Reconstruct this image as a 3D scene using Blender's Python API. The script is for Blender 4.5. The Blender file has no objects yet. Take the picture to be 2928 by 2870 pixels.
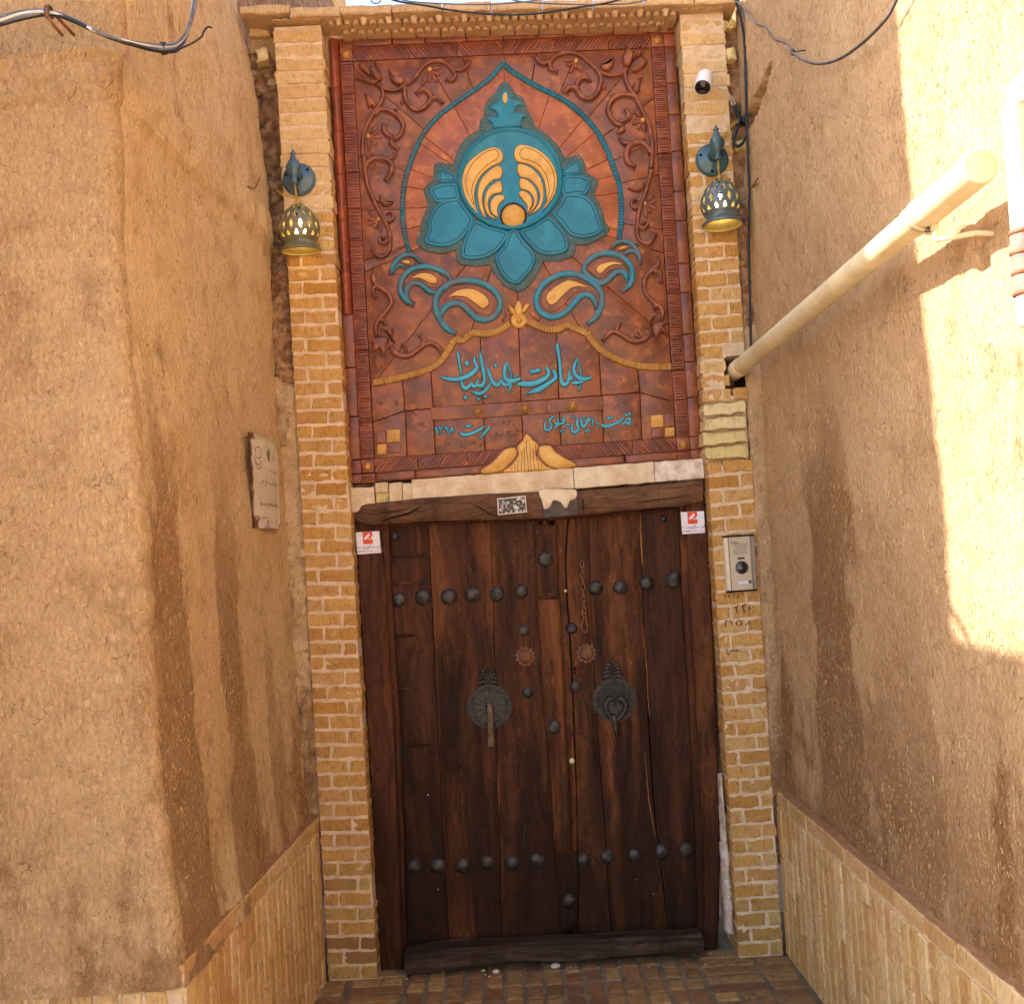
import bpy, bmesh, math, random
from math import pi, sin, cos, radians, sqrt, atan2
from mathutils import Vector, Matrix, noise as mn

random.seed(7)
sc = bpy.context.scene
COL = sc.collection

# ------------------------------------------------------------------ camera
CAM = Vector((0.0, -4.33, 1.735))
FPX = 3030.0                       # focal length measured in photo pixels (2928 wide)
PITCH, ROLL = radians(2.0), radians(3.27)
f_ = Vector((0, cos(PITCH), sin(PITCH)))
u0 = Vector((0, -sin(PITCH), cos(PITCH)))
r0 = Vector((1, 0, 0))
r_ = r0 * cos(ROLL) - u0 * sin(ROLL)
u_ = r0 * sin(ROLL) + u0 * cos(ROLL)
cd = bpy.data.cameras.new('camera')
cam = bpy.data.objects.new('camera', cd); COL.objects.link(cam)
cd.sensor_width = 36.0
cd.lens = 36.0 * FPX / 2928.0
cd.clip_start = 0.05; cd.clip_end = 500
M = Matrix.Identity(4)
for i in range(3):
    M[i][0], M[i][1], M[i][2], M[i][3] = r_[i], u_[i], -f_[i], CAM[i]
cam.matrix_world = M
sc.camera = cam

# ------------------------------------------------------------------ light
SUN = Vector((1.0, -0.055, -0.80)).normalized()     # direction the light travels
world = bpy.data.worlds.new('World'); sc.world = world
world.use_nodes = True
wn = world.node_tree
bg = wn.nodes['Background']
sky = wn.nodes.new('ShaderNodeTexSky')
sky.sky_type = 'NISHITA'; sky.sun_disc = False
sky.sun_elevation = math.asin(-SUN.z)
sky.sun_rotation = atan2(-SUN.x, -SUN.y)
sky.air_density = 1.0; sky.dust_density = 2.0
wn.links.new(sky.outputs[0], bg.inputs[0])
bg.inputs[1].default_value = 0.15
sl = bpy.data.lights.new('sun', 'SUN'); so = bpy.data.objects.new('sun', sl); COL.objects.link(so)
sl.energy = 3.4; sl.angle = radians(0.5); sl.color = (1.0, 0.95, 0.88)
so.rotation_euler = SUN.to_track_quat('-Z', 'Y').to_euler()
so.location = (-6, 0, 8)
sc.view_settings.view_transform = 'Standard'
sc.view_settings.look = 'None'
sc.view_settings.gamma = 1.0
sc.view_settings.exposure = 2.08
sc.render.film_transparent = False
sc.cycles.use_denoising = True
sc.cycles.use_adaptive_sampling = True
sc.cycles.adaptive_threshold = 0.035
sc.cycles.adaptive_min_samples = 20
sc.cycles.max_bounces = 7
sc.cycles.diffuse_bounces = 4
sc.cycles.glossy_bounces = 3
sc.cycles.transmission_bounces = 4
sc.cycles.sample_clamp_indirect = 6.0

# ------------------------------------------------------------------ measuring
def ray(px, py):
    x = (px - 1464.0) / FPX; y = (1435.0 - py) / FPX
    return f_ + r_ * x + u_ * y
def onY(px, py, Y=0.0):
    """photo pixel -> point on the vertical plane y = Y (used to read sizes off the photograph)"""
    d = ray(px, py)
    return CAM + d * ((Y - CAM.y) / d.y)
def onplane(px, py, p, n):
    d = ray(px, py)
    return CAM + d * ((p - CAM).dot(n) / d.dot(n))
def lerp(a, b, t): return a + (b - a) * t
def table(t, v):
    """piecewise linear"""
    if v <= t[0][0]: return t[0][1]
    for (a, b), (c, d) in zip(t, t[1:]):
        if v <= c: return lerp(b, d, (v - a) / (c - a))
    return t[-1][1]

# ------------------------------------------------------------------ objects
WL = {}
def wl(o): return WL.get(o.name, Vector((0, 0, 0))) if o else Vector((0, 0, 0))
def tag(o, label=None, cat=None, group=None, kind=None):
    if label: o['label'] = label
    if cat: o['category'] = cat
    if group: o['group'] = group
    if kind: o['kind'] = kind
    return o
def empty(name, loc=(0, 0, 0), parent=None):
    o = bpy.data.objects.new(name, None); COL.objects.link(o)
    o.empty_display_size = 0.05
    loc = Vector(loc); WL[o.name] = loc
    if parent: o.parent = parent
    o.location = loc - wl(parent)
    return o
def mobj(name, verts, faces, mats, parent=None, smooth=False, mi=None, loc=None):
    """verts in world space; the object's origin goes to loc or to the middle of its base"""
    if loc is None:
        xs = [v[0] for v in verts]; ys = [v[1] for v in verts]; zs = [v[2] for v in verts]
        loc = Vector(((min(xs) + max(xs)) / 2, (min(ys) + max(ys)) / 2, min(zs)))
    loc = Vector(loc)
    me = bpy.data.meshes.new(name)
    me.from_pydata([(v[0] - loc.x, v[1] - loc.y, v[2] - loc.z) for v in verts], [], faces)
    if not isinstance(mats, (list, tuple)): mats = [mats]
    for m in mats: me.materials.append(m)
    if mi: me.polygons.foreach_set('material_index', mi)
    if smooth: me.polygons.foreach_set('use_smooth', [True] * len(me.polygons))
    me.update()
    o = bpy.data.objects.new(name, me); COL.objects.link(o)
    WL[o.name] = loc
    if parent: o.parent = parent
    o.location = loc - wl(parent)
    return o

class MB:
    def __init__(s): s.v = []; s.f = []; s.mi = []
    def add(s, vs, fs, m=0):
        b = len(s.v); s.v += [Vector(v) for v in vs]
        s.f += [tuple(b + i for i in f) for f in fs]; s.mi += [m] * len(fs)
    def box(s, a, b, m=0):
        x0, y0, z0 = a; x1, y1, z1 = b
        s.add([(x0,y0,z0),(x1,y0,z0),(x1,y1,z0),(x0,y1,z0),(x0,y0,z1),(x1,y0,z1),(x1,y1,z1),(x0,y1,z1)],
              [(3,2,1,0),(4,5,6,7),(0,1,5,4),(1,2,6,5),(2,3,7,6),(3,0,4,7)], m)
    def tube(s, pts, r, n=8, m=0, caps=True, radii=None):
        pts = [Vector(p) for p in pts]; N = len(pts); vs = []; fs = []
        up = Vector((0.31, 0.2, 0.93))
        for i, p in enumerate(pts):
            t = (pts[min(i + 1, N - 1)] - pts[max(i - 1, 0)]).normalized()
            a = t.cross(up)
            if a.length < 1e-4: a = t.cross(Vector((1, 0, 0)))
            a.normalize(); b = a.cross(t)
            rr = radii[i] if radii else r
            for k in range(n):
                th = 2 * pi * k / n
                vs.append(p + a * (rr * cos(th)) + b * (rr * sin(th)))
        for i in range(N - 1):
            for k in range(n):
                fs.append((i*n+k, i*n+(k+1)%n, (i+1)*n+(k+1)%n, (i+1)*n+k))
        if caps:
            fs.append(tuple(range(n - 1, -1, -1))); fs.append(tuple((N-1)*n + k for k in range(n)))
        s.add(vs, fs, m)
    def lathe(s, c, prof, n=24, axis=(0, 0, 1), m=0):
        """prof: list of (radius, height along axis)"""
        ax = Vector(axis).normalized()
        a = ax.cross(Vector((0, 1, 0.01))).normalized() if abs(ax.y) < 0.9 else Vector((1, 0, 0))
        a = (a - ax * a.dot(ax)).normalized(); b = ax.cross(a)
        c = Vector(c); vs = []; fs = []
        for r, h in prof:
            for k in range(n):
                th = 2 * pi * k / n
                vs.append(c + ax * h + a * (r * cos(th)) + b * (r * sin(th)))
        for i in range(len(prof) - 1):
            for k in range(n):
                fs.append((i*n+k, i*n+(k+1)%n, (i+1)*n+(k+1)%n, (i+1)*n+k))
        fs.append(tuple(range(n - 1, -1, -1))); fs.append(tuple((len(prof)-1)*n + k for k in range(n)))
        s.add(vs, fs, m)
    def build(s, name, mats, parent=None, smooth=False, loc=None):
        return mobj(name, s.v, s.f, mats, parent, smooth, s.mi, loc)

def auto_smooth(o, ang=40):
    me = o.data
    me.polygons.foreach_set('use_smooth', [True] * len(me.polygons))
    bm = bmesh.new(); bm.from_mesh(me)
    for e in bm.edges:
        if len(e.link_faces) == 2 and e.calc_face_angle(0) > radians(ang): e.smooth = False
    bm.to_mesh(me); bm.free()
    return o

def spline(pts, step=3):
    """Catmull-Rom through tuples of any length"""
    P = [tuple(map(float, p)) for p in pts]; out = []
    n = len(P)
    for i in range(n - 1):
        p0, p1, p2, p3 = P[max(i-1, 0)], P[i], P[i+1], P[min(i+2, n-1)]
        for k in range(step):
            t = k / step
            out.append(tuple(0.5 * ((2*b) + (c-a)*t + (2*a-5*b+4*c-d)*t*t + (3*b-a-3*c+d)*t**3) for a, b, c, d in zip(p0, p1, p2, p3)))
    out.append(P[-1])
    return out
def spline_closed(pts, step=3):
    n = len(pts)
    P = [pts[-2], pts[-1]] + list(pts) + [pts[0], pts[1]]
    s = spline(P, step)
    return s[2*step:(n+2)*step]

# ------------------------------------------------------------------ materials
def lin(c):
    c /= 255.0
    return c / 12.92 if c <= 0.04045 else ((c + 0.055) / 1.055) ** 2.4
def C(r, g, b, k=1.0): return (lin(r) * k, lin(g) * k, lin(b) * k, 1.0)
class G:
    def __init__(s, name, rough=0.8, spec=0.3, metal=0.0):
        s.m = bpy.data.materials.new(name); s.m.use_nodes = True
        s.t = s.m.node_tree; s.b = s.t.nodes['Principled BSDF']
        s.b.inputs['Roughness'].default_value = rough
        s.b.inputs['Metallic'].default_value = metal
        s.b.inputs['Specular IOR Level'].default_value = spec
    def n(s, typ, ins=None, out=0, **props):
        nd = s.t.nodes.new('ShaderNode' + typ)
        for k, v in props.items(): setattr(nd, k, v)
        for k, v in (ins or {}).items():
            i = nd.inputs[k]
            if isinstance(v, bpy.types.NodeSocket): s.t.links.new(v, i)
            else: i.default_value = v
        return nd.outputs[out]
    def pos(s, scale=(1, 1, 1), world=True, rnd=True):
        if world: v = s.n('NewGeometry', out=0)
        else: v = s.n('TexCoord', out=3)
        if rnd:
            r = s.n('ObjectInfo', out=5)
            o = s.n('Math', {0: r, 1: 37.0}, operation='MULTIPLY')
            v = s.n('VectorMath', {0: v, 1: o}, operation='ADD')
        return s.n('VectorMath', {0: v, 1: scale}, operation='MULTIPLY')
    def noise(s, v, scale, detail=4, rough=0.55, dist=0.0):
        return s.n('TexNoise', {'Vector': v, 'Scale': scale, 'Detail': detail, 'Roughness': rough, 'Distortion': dist})
    def ramp(s, fac, stops):
        nd = s.t.nodes.new('ShaderNodeValToRGB'); s.t.links.new(fac, nd.inputs[0])
        e = nd.color_ramp.elements
        while len(e) > 1: e.remove(e[-1])
        e[0].position = stops[0][0]; e[0].color = stops[0][1] if len(stops[0][1]) == 4 else stops[0][1] + (1,)
        for p, c in stops[1:]:
            x = e.new(p); x.color = c
        return nd.outputs[0]
    def step(s, v, a, b, lo=0.0, hi=1.0):
        return s.n('MapRange', {0: v, 1: a, 2: b, 3: lo, 4: hi}, interpolation_type='SMOOTHSTEP')
    def mix(s, f, a, b, mode='MIX'):
        nd = s.t.nodes.new('ShaderNodeMix'); nd.data_type = 'RGBA'; nd.blend_type = mode
        for i, v in ((0, f), (6, a), (7, b)):
            if isinstance(v, bpy.types.NodeSocket): s.t.links.new(v, nd.inputs[i])
            else: nd.inputs[i].default_value = v
        return nd.outputs[2]
    def math(s, op, a, b=0.0):
        return s.n('Math', {0: a, 1: b}, operation=op)
    def rnd(s): return s.n('ObjectInfo', out=5)
    def done(s, col, bump=None, dist=0.01, strength=1.0, rough=None):
        if isinstance(col, bpy.types.NodeSocket): s.t.links.new(col, s.b.inputs['Base Color'])
        else: s.b.inputs['Base Color'].default_value = col
        if bump is not None:
            bn = s.n('Bump', {'Height': bump, 'Strength': strength, 'Distance': dist})
            s.t.links.new(bn, s.b.inputs['Normal'])
        if rough is not None: s.t.links.new(rough, s.b.inputs['Roughness'])
        return s.m
K1 = (1, 1, 1, 1); K0 = (0, 0, 0, 1)

def mud_material(name, base, light, dark, stain, z_hi=1.6, amount=1.0, streaks=(), fleck=0.58, bands=0.0):
    g = G(name, 0.95, 0.12)
    p = g.pos(rnd=False)
    big = g.noise(p, 1.1, 3, 0.6)
    col = g.mix(g.step(big, 0.35, 0.68), base, light)
    mid = g.noise(p, 7.0, 4, 0.7)
    col = g.mix(g.step(mid, 0.45, 0.72, 0, 0.6), col, dark)
    if bands:      # sweeps of the plasterer's hand
        bd = g.noise(g.n('VectorMath', {0: p, 1: (0.8, 0.8, 5.0)}, operation='MULTIPLY'), 1.6, 3, 0.6)
        col = g.mix(g.step(bd, 0.45, 0.68, 0, bands), col, dark)
    # rain and splash stains: ragged vertical runs
    ps = g.n('VectorMath', {0: p, 1: (3.4, 3.4, 0.42)}, operation='MULTIPLY')
    run = g.noise(ps, 1.0, 4, 0.6, 0.5)
    sep = g.n('SeparateXYZ', {0: p}, out=2); sy = g.n('SeparateXYZ', {0: p}, out=1)
    low = g.n('MapRange', {0: sep, 1: z_hi, 2: 0.65, 3: -0.13, 4: 0.075})
    rr = g.math('ADD', run, low)
    rag = g.math('SUBTRACT', mid, 0.5)
    rr = g.math('ADD', rr, g.math('MULTIPLY', rag, 0.3))
    mask = g.step(rr, 0.50, 0.64)
    wide = g.noise(g.n('VectorMath', {0: p, 1: (2.2, 2.2, 1.3)}, operation='MULTIPLY'), 1.7, 3, 0.6)
    for (y0, wd, zt, k) in streaks:            # the big runs under leaking parapet spots, spreading towards the foot
        dy = g.math('ABSOLUTE', g.math('ADD', g.math('SUBTRACT', sy, y0), g.math('MULTIPLY', g.math('SUBTRACT', run, 0.5), 0.5)))
        dy = g.math('ADD', dy, g.math('MULTIPLY', rag, -wd*1.3))
        dy = g.math('SUBTRACT', dy, g.math('MULTIPLY', g.math('SUBTRACT', wide, 0.42), wd*3.0))
        dy = g.math('ADD', dy, g.n('MapRange', {0: sep, 1: 0.65, 2: zt, 3: -wd*0.9, 4: wd*0.25}))
        m1 = g.step(dy, wd*1.0, wd*0.35)
        m2 = g.step(g.math('ADD', sep, g.math('MULTIPLY', rag, 0.9)), zt, zt - 0.7)
        mask = g.math('MAXIMUM', mask, g.math('MULTIPLY', g.math('MULTIPLY', m1, m2), k))
    col = g.mix(g.math('MULTIPLY', mask, 0.82 * amount), col, stain)
    # chopped straw and grit pressed into the mud, seen as fine flecks and pits
    pf = g.n('VectorMath', {0: p, 1: (1, 1, 0.55)}, operation='MULTIPLY')
    fl = g.noise(pf, 80.0, 4, 0.85, 0.7)
    col = g.mix(g.step(fl, 0.54, 0.68, 0, fleck), col, C(228, 200, 156))
    col = g.mix(g.step(fl, 0.45, 0.32, 0, fleck*1.3), col, C(112, 76, 46))
    # short drying cracks
    wob = g.n('TexNoise', {'Vector': p, 'Scale': 20.0, 'Detail': 2.0}, out=1)
    pw = g.n('VectorMath', {0: p, 1: g.n('VectorMath', {0: wob, 1: (0.10, 0.10, 0.10)}, operation='MULTIPLY')}, operation='ADD')
    vor = g.n('TexVoronoi', {'Vector': pw, 'Scale': 17.0}, feature='DISTANCE_TO_EDGE')
    cm = g.math('MULTIPLY', g.step(vor, 0.022, 0.004), g.step(g.noise(p, 9.0, 2), 0.58, 0.70))
    col = g.mix(g.math('MULTIPLY', cm, 0.55), col, C(96, 64, 38))
    h = g.math('ADD', g.math('MULTIPLY', mid, 0.4), g.math('MULTIPLY', g.noise(p, 30.0, 4, 0.8), 0.8))
    h = g.math('SUBTRACT', h, g.math('MULTIPLY', cm, 0.4))
    h = g.math('ADD', h, g.math('MULTIPLY', fl, 0.9))
    return g.done(col, h, 0.012, 1.0)

def simple(name, a, b, scale=12, rough=0.7, spec=0.3, bump=0.4, bscale=60, dist=0.002, metal=0.0, world=True, stretch=(1,1,1), rnd=True, lo=0.35, hi=0.65):
    g = G(name, rough, spec, metal)
    p = g.pos(stretch, world, rnd)
    n = g.noise(p, scale, 4, 0.62)
    col = g.mix(g.step(n, lo, hi), a, b)
    return g.done(col, g.math('ADD', n, g.noise(p, bscale, 3, 0.65)), dist, bump)

def brick_material(name, cols, dark, soot=0.35, pale=0.25):
    g = G(name, 0.92, 0.15)
    p = g.pos((1, 1, 1), True, True)
    r = g.rnd()
    col = g.ramp(r, [(i / (len(cols) - 1), c) for i, c in enumerate(cols)])
    n = g.noise(p, 22, 4, 0.65)
    col = g.mix(g.step(n, 0.45, 0.75, 0, 0.6), col, dark)
    st = g.noise(g.n('VectorMath', {0: p, 1: (1.0, 1.0, 0.35)}, operation='MULTIPLY'), 120, 1, 0.6)
    col = g.mix(g.step(st, 0.5, 0.72, 0, soot), col, C(120, 82, 40))
    lime = g.noise(p, 15, 4, 0.75, 0.6)
    col = g.mix(g.step(lime, 0.58, 0.72, 0, pale), col, C(226, 200, 164))
    h = g.math('ADD', g.math('MULTIPLY', n, 0.5), g.math('MULTIPLY', g.noise(p, 90, 3, 0.7), 0.6))
    return g.done(col, h, 0.006, 0.8)

MUD_L = mud_material('mud_plaster_left', C(216, 180, 132), C(228, 196, 150), C(188, 146, 98), C(128, 82, 42), 1.7, 0.8, ((-1.33, 0.11, 2.5, 1.0), (-0.80, 0.10, 2.25, 0.9), (-0.38, 0.07, 1.8, 0.55)))
MUD_B = mud_material('mud_plaster_street', C(184, 147, 104), C(200, 164, 120), C(162, 124, 84), C(140, 98, 60), 1.35, 0.85, (), 0.5, 0.28)
MUD_R = mud_material('mud_plaster_right', C(200, 163, 121), C(214, 179, 136), C(172, 132, 92), C(128, 84, 46), 1.5, 0.9, ((-0.70, 0.15, 2.4, 0.9), (-1.25, 0.20, 1.6, 0.85), (-1.75, 0.14, 1.4, 0.7)))
MUD_F = simple('mud_fill', C(122, 86, 58), C(182, 140, 102), 26, 0.95, 0.1, 1.0, 70, 0.012)
STRAW = simple('straw', C(216, 178, 116), C(176, 134, 80), 3, 0.7, 0.3, 0.0)
MORTAR = simple('lime_mortar', C(228, 202, 168), C(210, 180, 144), 14, 0.95, 0.1, 0.9, 110, 0.006, rnd=False)
BRICK_Y = brick_material('yellow_brick', [C(190, 140, 70), C(204, 158, 92), C(196, 150, 94), C(178, 128, 62), C(208, 168, 110)], C(166, 116, 56), 0.45, 0.4)
BRICK_B = brick_material('buff_brick', [C(214, 178, 124), C(222, 190, 140), C(208, 170, 114), C(218, 182, 132)], C(180, 136, 80), 0.3, 0.4)
BRICK_P = brick_material('pale_brick', [C(222, 196, 140), C(214, 192, 128), C(226, 204, 156)], C(190, 160, 96), 0.25, 0.3)
BRICK_G = brick_material('olive_brick', [C(190, 152, 84), C(176, 136, 74), C(200, 166, 100), C(150, 106, 62)], C(136, 96, 48), 0.35, 0.3)
BRICK_PL = brick_material('plinth_brick', [C(216, 180, 122), C(204, 164, 104), C(226, 194, 142), C(196, 152, 96), C(212, 170, 120)], C(176, 132, 80), 0.35, 0.35)
BRICK_F = brick_material('paving_brick', [C(164, 126, 80), C(136, 98, 64), C(178, 144, 90), C(120, 86, 60), C(150, 110, 70)], C(88, 60, 40), 0.5, 0.12)
GROUT = simple('grey_grout', C(112, 98, 80), C(140, 120, 94), 10, 0.95, 0.1, 0.8, 90, 0.006, rnd=False)
PLASTER = simple('old_plaster', C(226, 206, 174), C(202, 174, 136), 12, 0.9, 0.15, 0.7, 50, 0.006)
GYPSUM = simple('white_gypsum', C(236, 222, 204), C(200, 172, 146), 18, 0.9, 0.15, 0.9, 60, 0.008)
GROUNDM = simple('packed_earth', C(196, 170, 138), C(210, 184, 152), 5, 0.95, 0.1, 0.6, 40, 0.01, rnd=False)

# ================================================================== large structure
def nz(p, s): return mn.noise(Vector((p[0]*s, p[1]*s, p[2]*s)))
def fbm(p, s, o=4): return mn.fractal(Vector((p[0]*s, p[1]*s, p[2]*s)), 0.8, 2.1, o)

def grid_mesh(P, nu, nv):
    vs = [P(i, j) for j in range(nv) for i in range(nu)]
    fs = [(j*nu+i, j*nu+i+1, (j+1)*nu+i+1, (j+1)*nu+i) for j in range(nv-1) for i in range(nu-1)]
    return vs, fs

def straws(name, samples, count, parent, seed, lmin=0.005, lmax=0.018, vertical=0.55, mat=None):
    """thin chopped straw lying on a wall: samples = function(rng) -> (point, normal, tangent along, up)"""
    rng = random.Random(seed); mb = MB()
    for _ in range(count):
        p, n, t, u = samples(rng)
        a = rng.gauss(pi/2, 0.55) if rng.random() < vertical else rng.uniform(0, pi)
        d = (t * cos(a) + u * sin(a) + n * rng.uniform(-0.25, 0.25)).normalized()
        L = rng.uniform(lmin, lmax) * (0.6 if rng.random() < 0.6 else 1.0) / 2; w = rng.uniform(0.0005, 0.0010)
        b = d.cross(n).normalized()
        c = p + n * 0.0008
        e0, e1 = c - d * L, c + d * L
        mb.add([e0 + b*w, e0 - b*w, e0 + n*w*1.4, e1 + b*w, e1 - b*w, e1 + n*w*1.4],
               [(0, 2, 5, 3), (2, 1, 4, 5), (1, 0, 3, 4)])
    o = mb.build(name, mat or STRAW, parent)
    o['kind'] = 'stuff'
    return o

# ------------------------------------------------------------------ ground
gr = mobj('ground', [(-60, -60, -0.02), (60, -60, -0.02), (60, 60, -0.02), (-60, 60, -0.02)], [(0, 1, 2, 3)], GROUNDM, loc=(0, 0, -0.02))
tag(gr, kind='structure')

# ------------------------------------------------------------------ brick helper
def brick(name, o, ux, uz, w, h, d, mat, parent, rng, rough=0.0022, cham=0.004, taper=0.0, clip=None):
    """irregular brick: o = front lower corner, ux along, uz up, depth goes along uz x ux... (back)"""
    ux = Vector(ux).normalized(); uz = Vector(uz).normalized(); back = uz.cross(ux).normalized()
    nl = 5 if w > 0.1 else 3; ns = 2
    if h > 0.1: nl, ns = (2, 5) if w < 0.1 else (5, 5)
    per = []
    for i in range(nl): per.append((w*i/nl, 0))
    for i in range(ns): per.append((w, h*i/ns))
    for i in range(nl): per.append((w - w*i/nl, h))
    for i in range(ns): per.append((0, h - h*i/ns))
    n = len(per); J = lambda: rng.gauss(0, rough)
    o = Vector(o); ctr = (w/2, h/2)
    ring0 = []; ring1 = []
    for (x, z) in per:
        jx, jz = J(), J()
        ring0.append((x + jx, z + jz))
        dx = cham * (1 if x < w/2 else -1) if (x < 1e-6 or x > w - 1e-6) else 0
        dz = cham * (1 if z < h/2 else -1) if (z < 1e-6 or z > h - 1e-6) else 0
        k = rng.uniform(0.5, 1.5)
        ring1.append((x + jx*0.5 + dx*k, z + jz*0.5 + dz*k))
    vs = []
    for x, z in ring0: vs.append(o + ux*x + uz*z + back*d)
    for x, z in ring0: vs.append(o + ux*x + uz*z + back*(cham * rng.uniform(0.6, 1.6)))
    for x, z in ring1: vs.append(o + ux*x + uz*z + back*abs(J()*0.5))
    fs = []
    for k in (0, 1):
        for i in range(n):
            fs.append((k*n+i, k*n+(i+1) % n, (k+1)*n+(i+1) % n, (k+1)*n+i))
    fs.append(tuple(2*n + i for i in range(n)))
    return mobj(name, vs, fs, mat, parent)

# ------------------------------------------------------------------ left mud block (alley face, rounded corner, street face)
YC = -1.49
def xfar(z):  return table([(0.6, -0.893), (1.1, -0.905), (1.65, -0.93), (2.4, -0.942), (3.3, -0.93), (3.6, -0.95), (4.0, -1.02), (5.6, -1.1)], z)
def xcor(z):  return table([(0.6, -0.95), (0.9, -0.966), (1.26, -0.988), (1.7, -1.0), (2.65, -1.021), (3.13, -1.028), (5.6, -1.06)], z)
LEDGE = 3.13
def ycor(z):  return YC + 0.10 * min(1.0, max(0.0, (z - LEDGE + 0.006 ) / 0.012))
nA, nR, nB = 118, 7, 66
Lz = [0.60 + 0.0137*i for i in range(185)]
zz = 3.10
Lz = [z for z in Lz if z < 3.11] + [3.118, 3.124, 3.128, 3.133, 3.137, 3.142] + [3.15 + 0.016*i for i in range(58)] + [4.2, 4.6, 5.1, 5.6]
def left_raw(i, z):
    F = Vector((xfar(z), 0.06, z)); Cn = Vector((xcor(z), ycor(z), z)); R = 0.045
    bdir = Vector((-1, 0.02, 0)).normalized(); adir = (Cn - F).normalized()
    if i < nA:
        t = i / (nA - 1); p = F.lerp(Cn - adir * R, t); n = Vector((-adir.y, adir.x, 0))
        n = n if n.x > 0 else -n
    elif i < nA + nR:
        k = (i - nA + 1) / (nR + 1); a, b = Cn - adir*R, Cn + bdir*R
        p = a*(1-k)**2 + Cn*2*k*(1-k) + b*k*k
        n = Vector((1, 0, 0)).lerp(Vector((0, -1, 0)), k).normalized()
    else:
        k = (i - nA - nR) / (nB - 1); p = Cn + bdir * (R + k**1.5 * 2.6); n = Vector((0, -1, 0))
    return p, n
def left_pt(i, z):
    p, n = left_raw(i, z)
    d = 0.016*nz(p, 1.3) + 0.008*nz(p, 4.1) + 0.0045*fbm(p, 12.0, 4) + 0.0022*nz(p, 38)
    if z < 0.80:                      # the foot of the plaster swells and crumbles
        d += 0.012 * (0.8 - z) / 0.15 * (0.6 + 0.8 * nz(p, 9))
    if LEDGE - 0.14 < z < LEDGE + 0.004: d += 0.010 * nz(p, 15) + 0.010
    if i < 4: d -= (4 - i) * 0.006 * (1 + nz(p, 20))
    return p + n * d, n
vs, fs = grid_mesh(lambda i, j: left_pt(i, Lz[j])[0], nA + nR + nB, len(Lz))
nuL = nA + nR + nB
wall_l = mobj('mud_wall', vs, fs, [MUD_L, MUD_B], None, True, [1 if (k % (nuL-1)) > nA - 2 else 0 for k in range(len(fs))], loc=(-1.2, -1.0, 0))
tag(wall_l, 'tall straw-flecked mud plaster wall with rounded corner left of the gate', 'wall')
# the body of the block behind the plaster, so that it shades the alley from the sun
mb = MB()
mb.box((-3.7, -1.36, 0), (-1.16, 0.7, 5.58)); mb.box((-3.7, 0.12, 0), (-1.06, 5.0, 5.58))
mb.build('wall_core', MUD_F, wall_l)
def ls(rng):
    while True:
        i = rng.randrange(2, nA + nR + nB - 8); z = rng.uniform(0.68, 3.9)
        if rng.random() < 0.35 + 0.65 * max(0, nz((i*0.02, 0, z), 2.2) + 0.35): break
    p, n = left_pt(i, z); q, _ = left_pt(i + 1, z)
    return p, n, (q - p).normalized(), Vector((0, 0, 1))
straws('straw', ls, 10000, wall_l, 3)
def lip(rng):
    i = rng.randrange(nA + 2, nA + nR + nB - 20); z = LEDGE + 0.004 - abs(rng.gauss(0, 0.02))
    p, n = left_pt(i, z); q, _ = left_pt(i + 1, z)
    return p + n*rng.uniform(0, 0.006), n, (q - p).normalized(), Vector((0, 0, 1))
straws('straw_fringe', lip, 700, wall_l, 9, 0.012, 0.035, 0.4)

# ------------------------------------------------------------------ right mud wall
def xpl(y): return 1.003 + 0.033 * (-y)
def right_x(y, z): return xpl(y) + 0.030 + 0.006 * z
RP, RN = Vector((1.04, 0, 1.5)), Vector((1, 0.033, -0.006)).normalized()
DENTS = []
for px, py, hw, hh, dp in [(2196, 200, 5, 16, .02), (2188, 230, 9, 22, .04), (2178, 262, 12, 22, .055), (2165, 298, 14, 26, .065), (2150, 335, 15, 26, .08), (2133, 352, 16, 24, .10), (2122, 385, 12, 24, .06),
                      (2318, 352, 6, 10, .014), (2323, 374, 5, 9, .010), (2738, 725, 9, 24, .026), (2798, 760, 16, 26, .03), (2790, 800, 10, 18, .02), (2795, 690, 18, 28, .02), (2745, 800, 9, 8, .014), (2240, 830, 5, 20, .012), (2175, 640, 4, 14, .012),
                      (2098, 1088, 22, 26, .07), (2108, 1035, 18, 26, .06), (2600, 2400, 10, 14, .012), (2480, 2120, 8, 10, .010)]:
    q = onplane(px, py, RP, RN); sc_ = FPX/(q.y - CAM.y); lat = (px - 1464 + 0.057*(1435 - py))
    DENTS.append((q.y, q.z, hw*(q.y - CAM.y)/lat, hh/sc_, dp))
Ry = [0.05 - 0.0065*i for i in range(100)] + [-0.60 - 0.0135*i for i in range(128)] + [-2.45 - 0.12*i for i in range(19)]
Rz = [0.60 + 0.0137*i for i in range(160)] + [2.795 + 0.0072*i for i in range(130)] + [3.8 + 0.15*i for i in range(9)]
def right_pt(y, z):
    x = right_x(y, z); p = Vector((x, y, z))
    d = 0.014*nz(p, 1.4) + 0.007*nz(p, 4.5) + 0.0045*fbm(p, 11.0, 4) + 0.0022*nz(p, 38)
    if z < 0.82: d += 0.010 * (0.82 - z) / 0.16 * (0.7 + 0.9 * nz(p, 9))
    if y > -2.4:
        for (dy, dz, ry, rz, dp) in DENTS:
            q = ((y - dy)/ry)**2 + ((z - dz)/rz)**2
            if q < 4:
                q *= 1 + 0.8 * nz(p, 22) + 0.5 * nz(p, 60)
                d -= dp * max(0.0, 1 - q)**0.6
    return Vector((x - d, y, z))
vs, fs = grid_mesh(lambda i, j: right_pt(Ry[i], Rz[j]), len(Ry), len(Rz))
fs = [f[::-1] for f in fs]
wall_r = mobj('mud_wall', vs, fs, MUD_R, None, True, loc=(1.1, -1.0, 0))
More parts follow.
